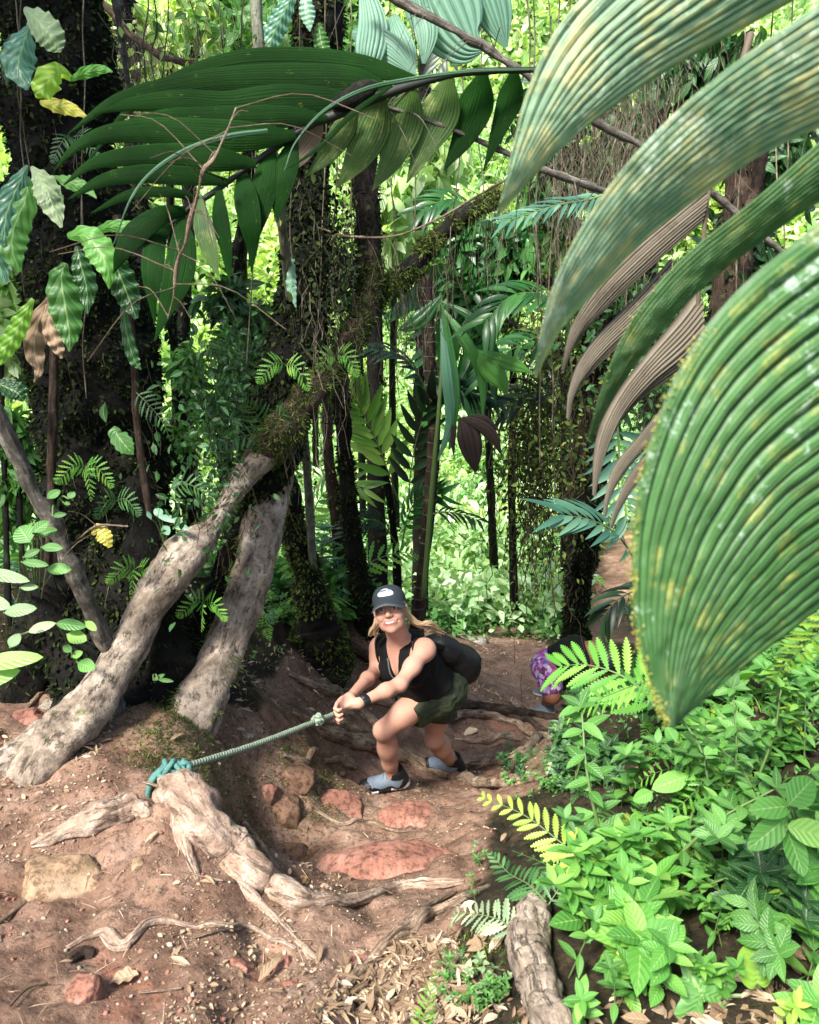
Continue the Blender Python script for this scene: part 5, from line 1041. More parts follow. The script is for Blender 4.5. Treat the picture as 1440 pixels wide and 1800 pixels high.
fern_px('small dark fern hanging on the moss of the broad left tree', [([(240,690,2.9),(262,712,2.85),(285,740,2.8),(300,775,2.8)], 11, 30, 8, (0,-.8,.4), dict(nt=6, droop=.6)), ([(300,860,2.85),(325,850,2.8),(352,862,2.78),(375,885,2.78)], 11, 28, 8, (0,-.8,.4), dict(nt=6, droop=.6))], 'fern_dark')

fs = lambda x, y, Y, dx, dy, L=26, W=8: ([(x, y, Y), (x + dx * .4, y + dy * .2 - 8, Y - .04), (x + dx * .8, y + dy * .6, Y - .07), (x + dx, y + dy, Y - .08)], 11, L, W, (0, -.8, .4), dict(nt=5, droop=.5))
for lb, fr_, mt in [('green fern clump on the broad trunk below the single heart-shaped leaf', [fs(150,820,2.85,-50,30), fs(152,822,2.85,45,35), fs(150,820,2.85,10,60)], 'fern'),
 ('small fern clump on the broad trunk near the pale cut leaf', [fs(205,880,2.8,40,26), fs(205,882,2.8,-35,30)], 'fern_dark'),
 ('fern clump low on the broad trunk behind the thick prop root', [fs(240,1000,2.85,-50,26), fs(242,1002,2.85,30,40), fs(240,1000,2.85,-10,55)], 'fern'),
 ('fern clump on the upper broad trunk under the yellow-green leaves', [fs(130,240,2.95,40,40), fs(128,242,2.95,-36,44)], 'fern_dark'),
 ('bright fern clump on the central mossy trunk', [fs(500,640,3.2,-46,34), fs(502,642,3.2,40,44)], 'fern'),
 ('fern clump growing in shade between the two prop roots', [fs(360,1060,2.9,-46,26), fs(362,1062,2.9,34,30), fs(360,1062,2.9,-6,48)], 'fern'),
 ('fern clump on the moss of the arching limb', [fs(590,625,3.35,-30,36), fs(592,622,3.35,36,40)], 'fern')]: fern_px(lb, fr_, mt)

# broad strap leaves on the mossy tree
def strap(label, leaves, group=None, name='strap_leaf_plant', cat='plant', n=34, m=9, fold=.25, wave=.06, wn=7):
    o = empty(name, P(*leaves[0][0][0][:3]), label, cat, group)
    for c, mt in leaves:
        a, b = center_edges(c, n); s = np.linspace(0, 1, m)[None, :, None]; Gd = a[:, None] * (1 - s) + b[:, None] * s; T = nrm(np.gradient((a + b) / 2, axis=0)); S_ = b - a; N = nrm(np.cross(T, S_)); N = np.where(N[:, 1:2] > 0, -N, N)
        W = np.linalg.norm(S_, axis=1)[:, None]; ss = (s[..., 0] - .5) * 2; t = np.linspace(0, 1, n)[:, None]
        d = -fold * np.abs(ss) * W * .5 + wave * W * np.sin(t * wn * 6.28 + np.sign(ss) * .7) * np.abs(ss) ** .8 * 1.4 + .04 * W * fbm(Gd, 20, 2)
        edge = 1 + .08 * np.sin(t * wn * 6.28 + 1) * np.abs(ss)
        mid = Gd.mean(1, keepdims=True); Gd = mid + (Gd - mid) * edge[..., None] + N[:, None] * d[..., None]
        uv = np.stack(np.broadcast_arrays((ss + 1) / 2, t), -1); MB().grid(Gd, uv).build('leaf', M[mt], o)
    return o
strap('cluster of strap leaves at the top left corner, one pale and speckled', [([(52,45,2.9,3),(40,80,2.85,24),(32,115,2.82,27),(45,150,2.8,8),(50,158,2.8,1)],'leaf_teal'), ([(42,14,2.9,3),(62,32,2.85,22),(85,58,2.82,26),(100,82,2.82,16),(106,92,2.82,1)],'leaf_pale'), ([(20,60,2.95,3),(15,100,2.9,14),(12,150,2.88,2)],'leaf_deep')])
strap('yellow-green lobed leaves sticking out of the mossy tree near the top left', [([(128,140,2.7,2),(108,128,2.66,14),(90,135,2.62,22),(72,160,2.6,18),(64,172,2.6,2)],'leaf_lime'), ([(120,142,2.7,2),(150,128,2.66,10),(180,122,2.62,7),(198,126,2.6,1)],'leaf_bright'), ([(70,180,2.7,3),(95,185,2.66,12),(125,192,2.62,11),(152,205,2.6,2)],'leaf_yellow')], wave=.12, wn=4)
strap('hanging bunch of glossy corrugated leaves at the left edge', [([(48,290,2.7,2),(30,330,2.66,18),(12,375,2.62,24),(8,420,2.6,10),(10,440,2.6,1)],'leaf_teal'), ([(55,292,2.7,2),(75,320,2.66,22),(92,360,2.62,20),(108,400,2.6,2)],'leaf_pale'), ([(50,310,2.7,2),(45,350,2.66,20),(25,400,2.62,26),(22,440,2.6,22),(35,478,2.6,3)],'leaf_mid'), ([(10,350,2.72,6),(-10,400,2.7,20),(-5,450,2.68,20),(10,500,2.66,3)],'leaf_teal')])
strap('pair of bright glossy leaves below the dark frond\'s tips', [([(118,415,2.6,4),(150,415,2.55,20),(175,440,2.52,26),(190,475,2.5,16),(192,508,2.5,1)],'leaf_bright'), ([(160,412,2.6,2),(195,398,2.56,10),(235,402,2.54,10),(262,420,2.52,1)],'leaf_bright'), ([(95,310,2.7,2),(120,320,2.66,12),(150,330,2.64,9),(170,348,2.62,1)],'leaf_mid')])
strap('long glossy ribbed leaf hanging mid-trunk with a dull narrow one beside it', [([(115,462,2.62,4),(108,490,2.6,22),(115,540,2.58,28),(122,585,2.56,18),(122,618,2.55,1)],'leaf_mid'), ([(135,432,2.65,3),(142,465,2.63,16),(152,505,2.62,18),(154,552,2.6,1)],'leaf_deep')], wave=.1, wn=6)
strap('wavy lime-green leaf curling down at the left edge', [([(58,525,2.6,3),(40,560,2.58,14),(25,590,2.56,16),(5,620,2.54,14),(-15,650,2.52,3)],'leaf_lime')], wave=.16)
strap('crumpled brown dead leaves hanging on the broad tree', [([(88,520,2.66,3),(70,560,2.64,14),(60,610,2.62,18),(68,650,2.6,8),(60,672,2.6,1)],'leaf_dry'), ([(84,530,2.66,3),(88,570,2.62,14),(100,605,2.6,13),(108,630,2.6,2)],'leaf_dry')], wave=.2, wn=5)
strap('dark ribbed hanging leaf at the right side of the broad tree', [([(188,430,2.75,3),(205,470,2.73,22),(225,520,2.72,22),(240,560,2.7,3)],'leaf_deep'), ([(215,520,2.75,3),(222,580,2.73,9),(235,630,2.72,10),(248,650,2.72,1)],'leaf_deep')], wave=.12)
strap('single heart-shaped green leaf on a thin stalk against the dark mossy trunk', [([(212,755,2.75,3),(205,762,2.74,14),(222,785,2.72,15),(235,799,2.72,1)],'leaf_mid'), ([(185,708,2.78,1),(182,725,2.77,7),(186,742,2.76,1)],'leaf_mid')], wave=.0)
strap('pale cut leaf caught on a twig in front of the mossy trunk', [([(162,940,2.6,2),(172,932,2.6,12),(185,945,2.58,13),(194,962,2.58,4)],'leaf_yellow')], wave=.05)
strap('broad dark ribbed leaf at the left edge above the bare pole', [([(-10,670,2.8,5),(10,680,2.78,16),(30,690,2.76,18),(42,705,2.76,3)],'leaf_deep')])
strap('ribbed fern-like leaf hanging above the frond near the top centre', [([(520,-20,3.2,4),(500,20,3.18,16),(480,60,3.16,18),(468,100,3.15,3)],'leaf_teal'), ([(535,-20,3.2,3),(540,20,3.18,14),(545,55,3.16,1)],'leaf_teal'), ([(560,40,3.2,4),(565,75,3.18,14),(575,110,3.16,2)],'leaf_mid')], wave=.08, wn=8)
strap('glossy leaves hanging on the dark trunk right of the grey stem', [([(515,455,3.2,3),(512,500,3.18,9),(520,540,3.16,1)],'leaf_teal'), ([(600,500,3.8,3),(612,530,3.78,12),(640,560,3.76,2)],'leaf_mid')], wave=.05)

# low broad-leaved herbs, left edge
def herb(label, base, leaves, mat, group=None, stemr=.003, veins=True, name='herb', cat='plant'):
    """leaves: photo x, y, distance of the blade's centre, length px, width px, direction angle in the photo (deg, 0 = right, 90 = up)"""
    b = G(*base) if len(base) == 2 else P(*base); o = empty(name, b, label, cat, group); st = MB(); lf = MB()
    for (x, y, Y, L, W, an) in leaves:
        c = P(x, y, Y); s = px2m(c); a = math.radians(an); d = np.array([math.cos(a), -.25, math.sin(a)]); n = nrm(np.array([.05 * rng.normal(), -.62, .78])); d = nrm(d - n * np.dot(d, n)); p0 = c - d * L * s * .5
        Gd, uv = leaf_grid(L * s, W * s, 12, 9, .12, .18, peak=.42, wave=.01, wn=5, sharp=.6); Mx = np.stack([np.cross(d, n), d, n], 1); put(lf, Gd, uv, p0, Mx)
        mid = (b + p0) / 2 + np.array([0, 0, .03]); g_, uv = tube([b, mid, p0], stemr, n=14, k=6); st.grid(g_, uv, wrap=True)
    st.build('stems', M['stem_green'], o); lf.build('leaves', M[mat], o); return o
herb('oval-leaved herb with round ribbed leaves left of the leaning bare pole', (70, 1120), [(42,938,2.35,46,40,110),(72,925,2.36,34,24,70),(92,962,2.3,38,18,15),(56,972,2.3,30,16,60),(62,990,2.28,48,16,10),(104,1000,2.34,44,24,20),(84,935,2.4,34,22,50)], 'leaf_mid')
herb('herb with long pale leaves at the left edge beneath the leaning pole', (20, 1150), [(10,1012,2.2,90,24,0),(52,1032,2.2,30,14,30),(36,1072,2.15,56,26,35),(74,1102,2.12,48,20,50),(26,1125,2.1,30,22,80),(-10,1060,2.2,60,30,0)], 'leaf_pale')
herb('herb with speckled oval leaves at the foot of the bare pole', (130, 1160), [(125,1098,2.3,54,22,10),(135,1120,2.3,40,26,-10),(160,1100,2.3,28,14,-40),(152,1170,2.2,34,26,-10),(136,1150,2.25,20,16,60),(118,1140,2.25,22,14,120)], 'leaf_bright')
herb('large soft green leaf reaching in from the left edge above the litter', (-40, 1240), [(20,1160,1.9,110,34,32),(-5,1190,1.9,80,36,50)], 'leaf_bright')
herb('small heart-leaved seedling beside the bare pole', (100, 900, 2.6), [(95,868,2.55,26,20,70),(126,870,2.55,17,15,80),(118,885,2.55,12,8,0),(105,905,2.5,24,12,40)], 'leaf_mid')
herb('seedling with shiny pointed leaves between the mossy trunk and the prop root', (290, 960, 2.9), [(278,900,2.85,24,16,110),(300,912,2.8,50,14,0),(292,932,2.8,22,16,-60),(262,905,2.85,20,8,100),(320,925,2.8,30,12,-20)], 'leaf_teal')
herb('pair of slim leaves sprouting beside the buttress near the rope knot', (272, 1200, 2.7), [(280,1190,2.68,22,9,60),(292,1196,2.66,28,8,10)], 'leaf_mid')
# showy single plants, lower right
def blade_poly(o, name, mat, c, R_, outline, n=(0, -.6, .8), d=(0, 0, 1), bulge=.06):
    """a lobed leaf from a polar outline"""
    n = nrm(n); d = nrm(np.asarray(d) - n * np.dot(d, n)); x = np.cross(d, n); th = np.linspace(0, 2 * math.pi, len(outline), endpoint=False); rr = np.linspace(0, 1, 7)[:, None]
    X = np.sin(th)[None] * outline[None] * rr * R_; Yv = np.cos(th)[None] * outline[None] * rr * R_; Gd = c + X[..., None] * x + Yv[..., None] * d - (bulge * R_ * rr ** 2 * (1 + .4 * np.cos(th * 2)))[..., None] * n
    uv = np.stack(np.broadcast_arrays(.5 + .5 * np.sin(th)[None] * rr, .5 + .5 * np.cos(th)[None] * rr), -1); return MB().grid(Gd, uv, wrap=True).build(name, M[mat], o)
c_ = P(1328, 1700, 1.27); o = empty('heart_leaf_plant', G(1330, 1790), 'single glowing lime heart-shaped leaf on a curved stalk at the lower right', 'plant')
th = np.linspace(0, 2 * math.pi, 72, endpoint=False); blade_poly(o, 'leaf', 'leaf_lime', c_, 36 * px2m(c_), .98 - .28 * np.exp(-((th - math.pi) / .22) ** 2) + .06 * np.cos(2 * th), n=(.1, -.8, .6))
mb = MB(); g_, uv = tube([P(1345,1750,1.28), P(1330,1728,1.272), P(1328,1722,1.27)], .0035, n=12, k=6); mb.grid(g_, uv, wrap=True); g_, uv = tube([P(1258,1755,1.27), P(1300,1750,1.28), P(1345,1760,1.28), P(1378,1810,1.28)], .004, n=20, k=6); mb.grid(g_, uv, wrap=True); mb.build('stalk', M['leaf_pale'], o)
c_ = P(1232, 1745, 1.26); o = empty('lobed_leaf_plant', G(1240, 1795), 'bright green deeply lobed leaf beside the lime heart-shaped leaf', 'plant')
lob = .55 + .45 * np.abs(np.cos(th * 3.5)) ** 2.5 * (1 + .25 * np.cos(th - .5)); lob[np.abs(th - math.pi) < .3] = .25
blade_poly(o, 'leaf', 'leaf_mid', c_, 66 * px2m(c_), np.interp(np.linspace(0, 1, 140, endpoint=False), np.linspace(0, 1, 72, endpoint=False), lob), n=(0, -.7, .7), d=(-.3, 0, 1))
mb = MB(); g_, uv = tube([c_, c_ + [.02, .03, -.06], G(1240, 1795)], .0035, n=12, k=6); mb.grid(g_, uv, wrap=True); mb.build('stalk', M['stem_green'], o)
herb('tiny plant with four pale yellow leaves in the lower right undergrowth', (1105, 1700), [(1094,1645,1.37,26,15,120),(1114,1650,1.37,24,14,60),(1096,1670,1.36,28,16,200),(1114,1674,1.36,24,14,-30)], 'leaf_yellow')
herb('plant with large serrated light leaves at the right edge on a hairy brown stalk', (1420, 1560), [(1355,1420,1.35,80,40,170),(1350,1465,1.34,95,44,215),(1410,1390,1.36,80,50,60),(1430,1465,1.33,90,48,-10),(1400,1500,1.33,80,40,-80)], 'leaf_bright')
herb('herb with big glossy leaf and oval leaflets in front of the giant leaf tip', (1240, 1440), [(1178,1375,1.95,70,36,190),(1130,1400,1.95,40,24,200),(1250,1320,1.9,34,24,70),(1180,1290,1.95,30,24,100)], 'leaf_bright')
herb('herb with round leaf hanging over the slope below the yellow four-leaf plant', (1150, 1620), [(1140,1575,1.62,44,28,-90),(1080,1600,1.62,60,30,210),(1190,1590,1.6,60,26,250),(1300,1535,1.6,60,40,180)], 'leaf_mid')

# ---------------- copied plants: a few kinds built once, then copied
def proto(name, builder):
    o = empty(name, (0, 0, 0), absolute=False); builder(o); return o
def copy_thing(o, loc, rz, sc, tilt=(0, 0), label=None, cat=None, group=None):
    r = o.copy(); C.objects.link(r); r.location = tuple(float(a) for a in loc); r.rotation_euler = (tilt[0], tilt[1], rz); r.scale = (sc,) * 3
    for ch in o.children: c = ch.copy(); C.objects.link(c); c.parent = r
    return tag(r, label, cat, group)
def sprig_b(mat, n=9, h=.22, L=.06, W=.024, arch=.5, leafn=7, opp=True, top=True, nst=1):
    def f(o):
        st, lf = MB(), MB()
        for q in range(nst):
            az = rng.random() * 6.28; a = arch * rng.uniform(.3, 1.1); P0 = np.zeros(3); P1 = np.array([math.cos(az) * h * a * .4, math.sin(az) * h * a * .4, h * .6]); P2 = np.array([math.cos(az) * h * a, math.sin(az) * h * a, h * (1 - .25 * a)])
            p = cr([P0, P1, P2], 20); g_, uv = tube(p, np.linspace(.0028, .0012, 20) * h / .22, k=5); st.grid(g_, uv, wrap=True); T = nrm(np.gradient(p, axis=0))
            for i in range(n):
                k = int(5 + 14 * i / max(n - 1, 1)); az2 = i * (math.pi / 2 if opp else 2.4) + rng.normal() * .2
                for s_ in ((0, math.pi) if opp else (0,)):
                    d = np.array([math.cos(az2 + s_), math.sin(az2 + s_), rng.uniform(.05, .5)]); Gd, uv = leaf_grid(L * rng.uniform(.7, 1.15), W * rng.uniform(.85, 1.1), leafn, 5, .2, rng.uniform(.2, .6), peak=.4, sharp=.8); put(lf, Gd, uv, p[k], rot_to(d))
            if top:
                for s_ in range(4): a3 = s_ * 1.57 + .4; Gd, uv = leaf_grid(L * .8, W * .8, leafn, 5, .25, .3, peak=.4); put(lf, Gd, uv, p[-1], rot_to(np.array([math.cos(a3), math.sin(a3), .6])))
        st.build('stem', M['stem_green'], o); lf.build('leaves', M[mat], o)
    return f
def rosette_b(mat, n=9, L=.12, W=.03, up=.7):
    def f(o):
        lf = MB()
        for i in range(n): a = i * 2.4; Gd, uv = leaf_grid(L * rng.uniform(.7, 1.1), W, 9, 5, .35, rng.uniform(.5, 1.1), peak=.4, sharp=.9); put(lf, Gd, uv, np.zeros(3), rot_to(np.array([math.cos(a), math.sin(a), up * rng.uniform(.5, 1.4)])))
        lf.build('leaves', M[mat], o)
    return f
def fern_b(mat, n=5, L=.26, npin=13):
    def f(o):
        for i in range(n):
            a = i * 6.28 / n + rng.normal() * .3; d = np.array([math.cos(a), math.sin(a), 0]); r = [np.zeros(3), d * L * .35 + [0, 0, L * .4], d * L * .75 + [0, 0, L * .45], d * L + [0, 0, L * .28]]
            mb = MB(); fern_frond(mb, np.array(r), npin, L * .34, L * .11, nt=5); mb.build('frond', [M[mat], M['stem_green']], o)
    return f
def shrub_b(mat, n=260, Rr=.5, H=.8, L=.11, W=.05, stems=6):
    def f(o):
        st, lf = MB(), MB(); pos, dr = [], []
        for q in range(stems):
            az = rng.random() * 6.28; r = Rr * rng.uniform(.3, 1); e = np.array([math.cos(az) * r, math.sin(az) * r, H * rng.uniform(.6, 1)]); p = cr([np.zeros(3), e * [.3, .3, .55], e], 14); g_, uv = tube(p, np.linspace(.012, .004, 14) * H, k=5); st.grid(g_, uv, wrap=True)
            for i in range(n // stems):
                k = rng.integers(4, 14); x = p[k] + rng.normal(size=3) * Rr * .22; pos.append(x); dr.append(nrm(x - p[k]) + [0, 0, rng.uniform(-.3, .5)])
        V, F, UV = flatten_grid(*leaf_grid(L, W, 6, 3, .25, .45)); D = np.array(dr); scatter(lf, V, F, UV, np.array(pos), rand_rots(D, rng.normal(size=D.shape) * .35 + np.array([0, 0, 1.0]) * 0 + np.cross(D, [0, 0, 1]) * 0 + [0, 0, -1]), rng.uniform(.6, 1.2, len(D)))
        st.build('stems', M['brown_bark'], o); lf.build('foliage', M[mat], o)
    return f
# orientation helper: leaf faces point up
_rr = rand_rots
def rand_rots(D, U=None):
    D = nrm(D); U = rng.normal(size=D.shape) if U is None else U; X = nrm(np.cross(D, U)); X = np.where(np.cross(X, D)[:, 2:3] < 0, -X, X); return np.stack([X, D, np.cross(X, D)], -1)
PR = dict(a=proto('paired_leaf_seedling', sprig_b('leaf_bright', 5, .20, .075, .030)), b=proto('slender_seedling', sprig_b('leaf_mid', 6, .24, .07, .026, opp=False)), c=proto('bushy_seedling', sprig_b('leaf_bright', 7, .30, .085, .036, nst=3)),
    d=proto('leafy_seedling', sprig_b('leaf_mid', 5, .16, .05, .02, nst=2)), e=proto('lime_seedling', sprig_b('leaf_lime', 5, .2, .06, .022)), f=proto('grassy_herb', rosette_b('leaf_mid', 11, .15, .022)), g=proto('grassy_herb', rosette_b('leaf_bright', 8, .12, .035, .4)),
    h=proto('small_fern', fern_b('fern_dark', 5, .22)), i=proto('small_fern', fern_b('fern', 4, .26)), j=proto('broadleaf_seedling', sprig_b('leaf_deep', 7, .26, .09, .04, nst=2)), k=proto('dusty_seedling', sprig_b('leaf_pale', 5, .18, .06, .03)),
    l=proto('blue_green_seedling', sprig_b('leaf_teal', 6, .22, .07, .026, nst=2)),
    m=proto('large_leaf_herb', sprig_b('leaf_bright', 3, .16, .13, .062, leafn=10)), n=proto('tall_seedling', sprig_b('leaf_mid', 11, .52, .085, .034)), o=proto('tall_seedling', sprig_b('leaf_bright', 10, .46, .08, .036, opp=False)))
KIND = dict(a=('seedling with paired bright green leaves', 'seedling'), b=('slender mid-green seedling', 'seedling'), c=('bushy seedling with glossy bright leaves', 'seedling'), d=('short seedling with small dark leaves', 'seedling'),
    e=('thin lime-green seedling', 'seedling'), f=('tuft of narrow grassy leaves', 'herb'), g=('low rosette of broad bright leaves', 'herb'), h=('small dark fern', 'fern'), i=('small fresh green fern', 'fern'), j=('seedling with broad deep green leaves', 'seedling'), k=('pale dusty-leaved seedling', 'seedling'), l=('blue-green seedling with pointed leaves', 'seedling'), m=('large-leaved bright herb', 'herb'), n=('tall mid-green seedling', 'seedling'), o=('tall bright seedling', 'seedling'))
used = set()
def plant(k, px, py, sc, where, grp, lift=0, lean=.25):
    b = G(px, py); lab, cat = KIND[k]; rz = rng.random() * 6.28; ti = (rng.normal() * lean, rng.normal() * lean)
    return copy_thing(PR[k], b + [0, 0, lift], rz, sc, ti, f'{lab} {where}', cat, f'{grp}: {KIND[k][0]}')
SLOPE = np.array([(850,1440),(960,1390),(1010,1300),(1060,1270),(1110,1230),(1200,1200),(1460,1120),(1460,1810),(960,1810),(860,1650),(810,1600)], float)
CLEAR = [(840,1395,1070,1600),(880,1560,990,1810),(790,1590,890,1680),(1280,1650,1380,1800),(1150,1690,1270,1810),(940,1220,1120,1330),(1320,1370,1460,1530),(1340,1440,1420,1560),(1080,1640,1130,1700)]
def fill(poly, n, kinds, sc, where, grp, ymin=0, seed=3, **kw):
    r = np.random.default_rng(seed); c = 0; x0, y0 = poly.min(0); x1, y1 = poly.max(0)
    while c < n:
        x, y = r.uniform(x0, x1), r.uniform(y0, y1)
        if not inpoly(np.array([x]), np.array([y]), poly)[0]: continue
        if any(x0_ < x < x1_ and y0_ < y < y1_ for x0_, y0_, x1_, y1_ in CLEAR): continue
        plant(kinds[r.integers(len(kinds))], x, y, r.uniform(*sc), where, grp, **kw); c += 1
fill(SLOPE, 128, 'aabcejbgimmmnnfoeac', (.45, 1.05), 'in the undergrowth right of the trail', 'undergrowth right of the trail')
fill(np.array([(1180,1230),(1460,1200),(1460,1480),(1250,1500),(1190,1340)], float), 56, 'anonomaebe', (.55, .95), 'on the bank below the giant leaf', 'plants on the right bank', seed=8)
fill(np.array([(880,1320),(1000,1300),(1060,1300),(1090,1420),(960,1400),(880,1420)], float), 60, 'ddhlkdj', (.25, .5), 'on the dark slope above the lime fern', 'dark slope plants', seed=5)
fill(np.array([(830,1500),(900,1470),(900,1600),(880,1800),(760,1800),(820,1640)], float), 24, 'ddkhdb', (.22, .4), 'at the right margin of the clay', 'soil margin plants', seed=6)
fill(np.array([(0,1000),(120,1060),(130,1150),(0,1150)], float), 14, 'lkdj', (.5, .8), 'at the left edge under the pole', 'left edge plants', seed=7)
fill(np.array([(440,1040),(560,1080),(700,1080),(700,1100),(560,1110),(450,1110)], float), 34, 'dlhbdi', (.5, .9), 'on the bank behind the hiker', 'bank top plants', seed=9)
fill(np.array([(250,1090),(310,1090),(330,1160),(250,1170)], float), 8, 'dhl', (.4, .6), 'between the prop roots', 'prop root plants', seed=10)
fill(np.array([(760,1040),(1000,1040),(1000,1108),(930,1100),(760,1090)], float), 60, 'icgclhai', (.8, 1.5), 'beyond the bare clay', 'plants beyond the soil', seed=11)
fill(np.array([(560,960),(1000,960),(1000,1060),(560,1060)], float), 70, 'cigjlhf', (1.6, 2.6), 'in the valley behind the hiker', 'valley plants', seed=12)
fill(np.array([(1100,1040),(1150,1040),(1150,1130),(1110,1130)], float), 8, 'fjl', (1.2, 1.8), 'beside the sunlit trail', 'trailside plants', seed=13)

# shrubs and small trees behind
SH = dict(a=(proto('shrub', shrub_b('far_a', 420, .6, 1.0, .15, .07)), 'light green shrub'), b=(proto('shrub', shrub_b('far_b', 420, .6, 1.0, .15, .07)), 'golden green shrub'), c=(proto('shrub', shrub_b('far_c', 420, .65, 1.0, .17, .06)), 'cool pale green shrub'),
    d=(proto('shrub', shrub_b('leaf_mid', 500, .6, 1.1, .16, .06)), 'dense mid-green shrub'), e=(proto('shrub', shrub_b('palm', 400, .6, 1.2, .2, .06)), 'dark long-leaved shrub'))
def shrubs(n, kinds, xr, yr, Yf, sc, where, grp, seed):
    r = np.random.default_rng(seed)
    for _ in range(n):
        k = kinds[r.integers(len(kinds))]; b = G(r.uniform(*xr), r.uniform(*yr)); o, lab = SH[k]
        copy_thing(o, b - [0, 0, .05], r.random() * 6.28, r.uniform(*sc) , (r.normal() * .1, r.normal() * .1), f'{lab} {where}', 'shrub', f'{grp}: {lab}')
shrubs(46, 'aaccdb', (540, 1010), (860, 1030), None, (.8, 1.5), 'on the valley floor behind the trunks', 'valley floor shrubs', 21)
shrubs(40, 'aabccd', (200, 560), (780, 1000), None, (.9, 1.8), 'behind the stilt-rooted tree', 'shrubs behind the prop roots', 22)
shrubs(60, 'aabbcc', (150, 1200), (620, 880), None, (1.2, 2.6), 'low on the bright far slope', 'far slope shrubs', 23)
shrubs(60, 'abbcad', (-100, 1500), (330, 640), None, (2.4, 4.2), 'high on the bright far slope', 'upper far slope shrubs', 24)
shrubs(18, 'dece', (1180, 1500), (950, 1120), None, (.8, 1.3), 'behind the giant leaf', 'shrubs on the right', 25)
shrubs(20, 'dace', (-100, 130), (780, 1000), None, (.8, 1.4), 'at the left edge behind the herbs', 'shrubs on the left', 26)
for o in [*PR.values(), *[q[0] for q in SH.values()]]:
    for ch in list(o.children): bpy.data.objects.remove(ch)
    bpy.data.objects.remove(o)
# ---------------- uncountable growth
def cover(name, label, mat, n, Yr, size, shape=LEAF3, h=(0, .4), mask=None, updir=.6, nz=(.5, -.4), xspan=.62, hill=0.0, kindname='stuff'):
    Y = np.exp(rng.uniform(np.log(Yr[0]), np.log(Yr[1]), n)); X = rng.uniform(-xspan, xspan, n) * (Y + 1.2)
    p = np.stack([X, Y, gz(X, Y)], -1); keep = fbm(p * [1, 1, 0] + 3, nz[0], 3) > nz[1]
    if mask: keep &= mask(p)
    p = p[keep]; n = len(p); lump = np.clip(fbm(p * [1, 1, 0], hill or .5, 3) * .5 + .5, 0, 1); p[:, 2] += rng.uniform(0, 1, n) ** .7 * (h[0] + (h[1] - h[0]) * lump)
    d = rng.normal(size=(n, 3)) + [0, -.2, updir]; mb = MB(); scatter(mb, *shape, p, rand_rots(d), rng.uniform(*size, n) * (1 if Yr[1] < 15 else (p[:, 1] / 20) ** .75)); o = mb.build(name, M[mat], smooth=False); return tag(o, label, 'foliage', kind='stuff')
notsoil = lambda p: ~on_soil(p)
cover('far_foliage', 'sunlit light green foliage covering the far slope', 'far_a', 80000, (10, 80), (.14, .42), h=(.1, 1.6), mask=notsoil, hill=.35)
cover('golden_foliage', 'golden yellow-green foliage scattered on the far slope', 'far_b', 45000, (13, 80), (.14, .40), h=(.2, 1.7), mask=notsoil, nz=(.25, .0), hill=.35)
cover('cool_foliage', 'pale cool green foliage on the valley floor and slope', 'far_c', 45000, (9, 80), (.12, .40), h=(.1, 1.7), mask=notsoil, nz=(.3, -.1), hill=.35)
cover('ground_cover', 'small-leaved green ground cover beside the trail', 'cover', 30000, (1.2, 12), (.012, .04), h=(0, .05), mask=notsoil, nz=(2.2, .12))
cover('valley_cover', 'mixed green ground cover in the valley behind the hiker', 'cover', 30000, (5, 13), (.05, .14), h=(0, .35), mask=notsoil, nz=(.8, -.5))
cover('moss_mat', 'dark moss and rotting fragments on the shaded slope', 'moss_dark', 26000, (1.1, 9), (.012, .035), shape=SLIVER, h=(0, .02), mask=notsoil, nz=(2, -.5))
def mossy_spot(px, py, r, n, label, mat='moss', sz=(.008, .024)):
    c = G(px, py); a = rng.normal(size=(n, 2)) * r; X, Yv = c[0] + a[:, 0], c[1] + a[:, 1]; p = np.stack([X, Yv, gz(X, Yv)], -1); mb = MB(); scatter(mb, *SLIVER, p, rand_rots(rng.normal(size=(n, 3)) + [0, 0, .5]), rng.uniform(*sz, n)); return tag(mb.build('moss', M[mat], smooth=False), label, 'moss', kind='stuff')
for a in [(345,1300,.13,5000,'dark moss growing round the foot of the second prop root'),(300,1345,.07,1500,'moss on the bank just above the rope knot'),(520,1385,.12,2600,'dark moss on the rocks under the rope'),(540,1350,.09,1500,'moss patch on the stepped rocks beside the hiker'),(840,1680,.06,900,'moss at the margin of the soil beside the frosted fern')]: mossy_spot(*a)

# ---------------- litter: slivers, dry leaves and twigs on the soil
def litter(name, label, mat, n, Yr, size, shape, mask, flat=.25, nz=(2.0, 0), lift=.004, xspan=.55, box=None):
    Y = np.exp(rng.uniform(np.log(Yr[0]), np.log(Yr[1]), n)); X = rng.uniform(-xspan, xspan, n) * (Y + .8)
    if box: X = rng.uniform(box[0], box[1], n); Y = rng.uniform(max(box[2], Yr[0]), min(box[3], Yr[1]), n)
    p = np.stack([X, Y, gz(X, Y) + lift], -1); k = (fbm(p * [1, 1, 0] + 7, nz[0], 3) > nz[1]) & mask(p); p = p[k]; n = len(p)
    d = rng.normal(size=(n, 3)) * [1, 1, flat]; mb = MB(); scatter(mb, *shape, p, rand_rots(d, np.array([0, 0, 1.0]) + rng.normal(size=(n, 3)) * flat), rng.uniform(*size, n) * rng.uniform(.5, 1, n)); return tag(mb.build(name, M[mat], smooth=False), label, 'litter', kind='stuff')
TW = flatten_grid(*leaf_grid(1, 0.05, 6, 3, 1.2, .15, peak=.2))
soil = lambda p: on_soil(p)
def zone(poly):
    poly = np.array(poly, float); f = lambda p: inpoly(*proj(p), poly); f.box = world_bbox(poly); return f
litter('leaf_litter', 'dry straw-coloured leaf slivers scattered over the clay', 'leaf_dry', 22000, (1.2, 10), (.006, .028), LEAF3, soil, nz=(2.4, .08))
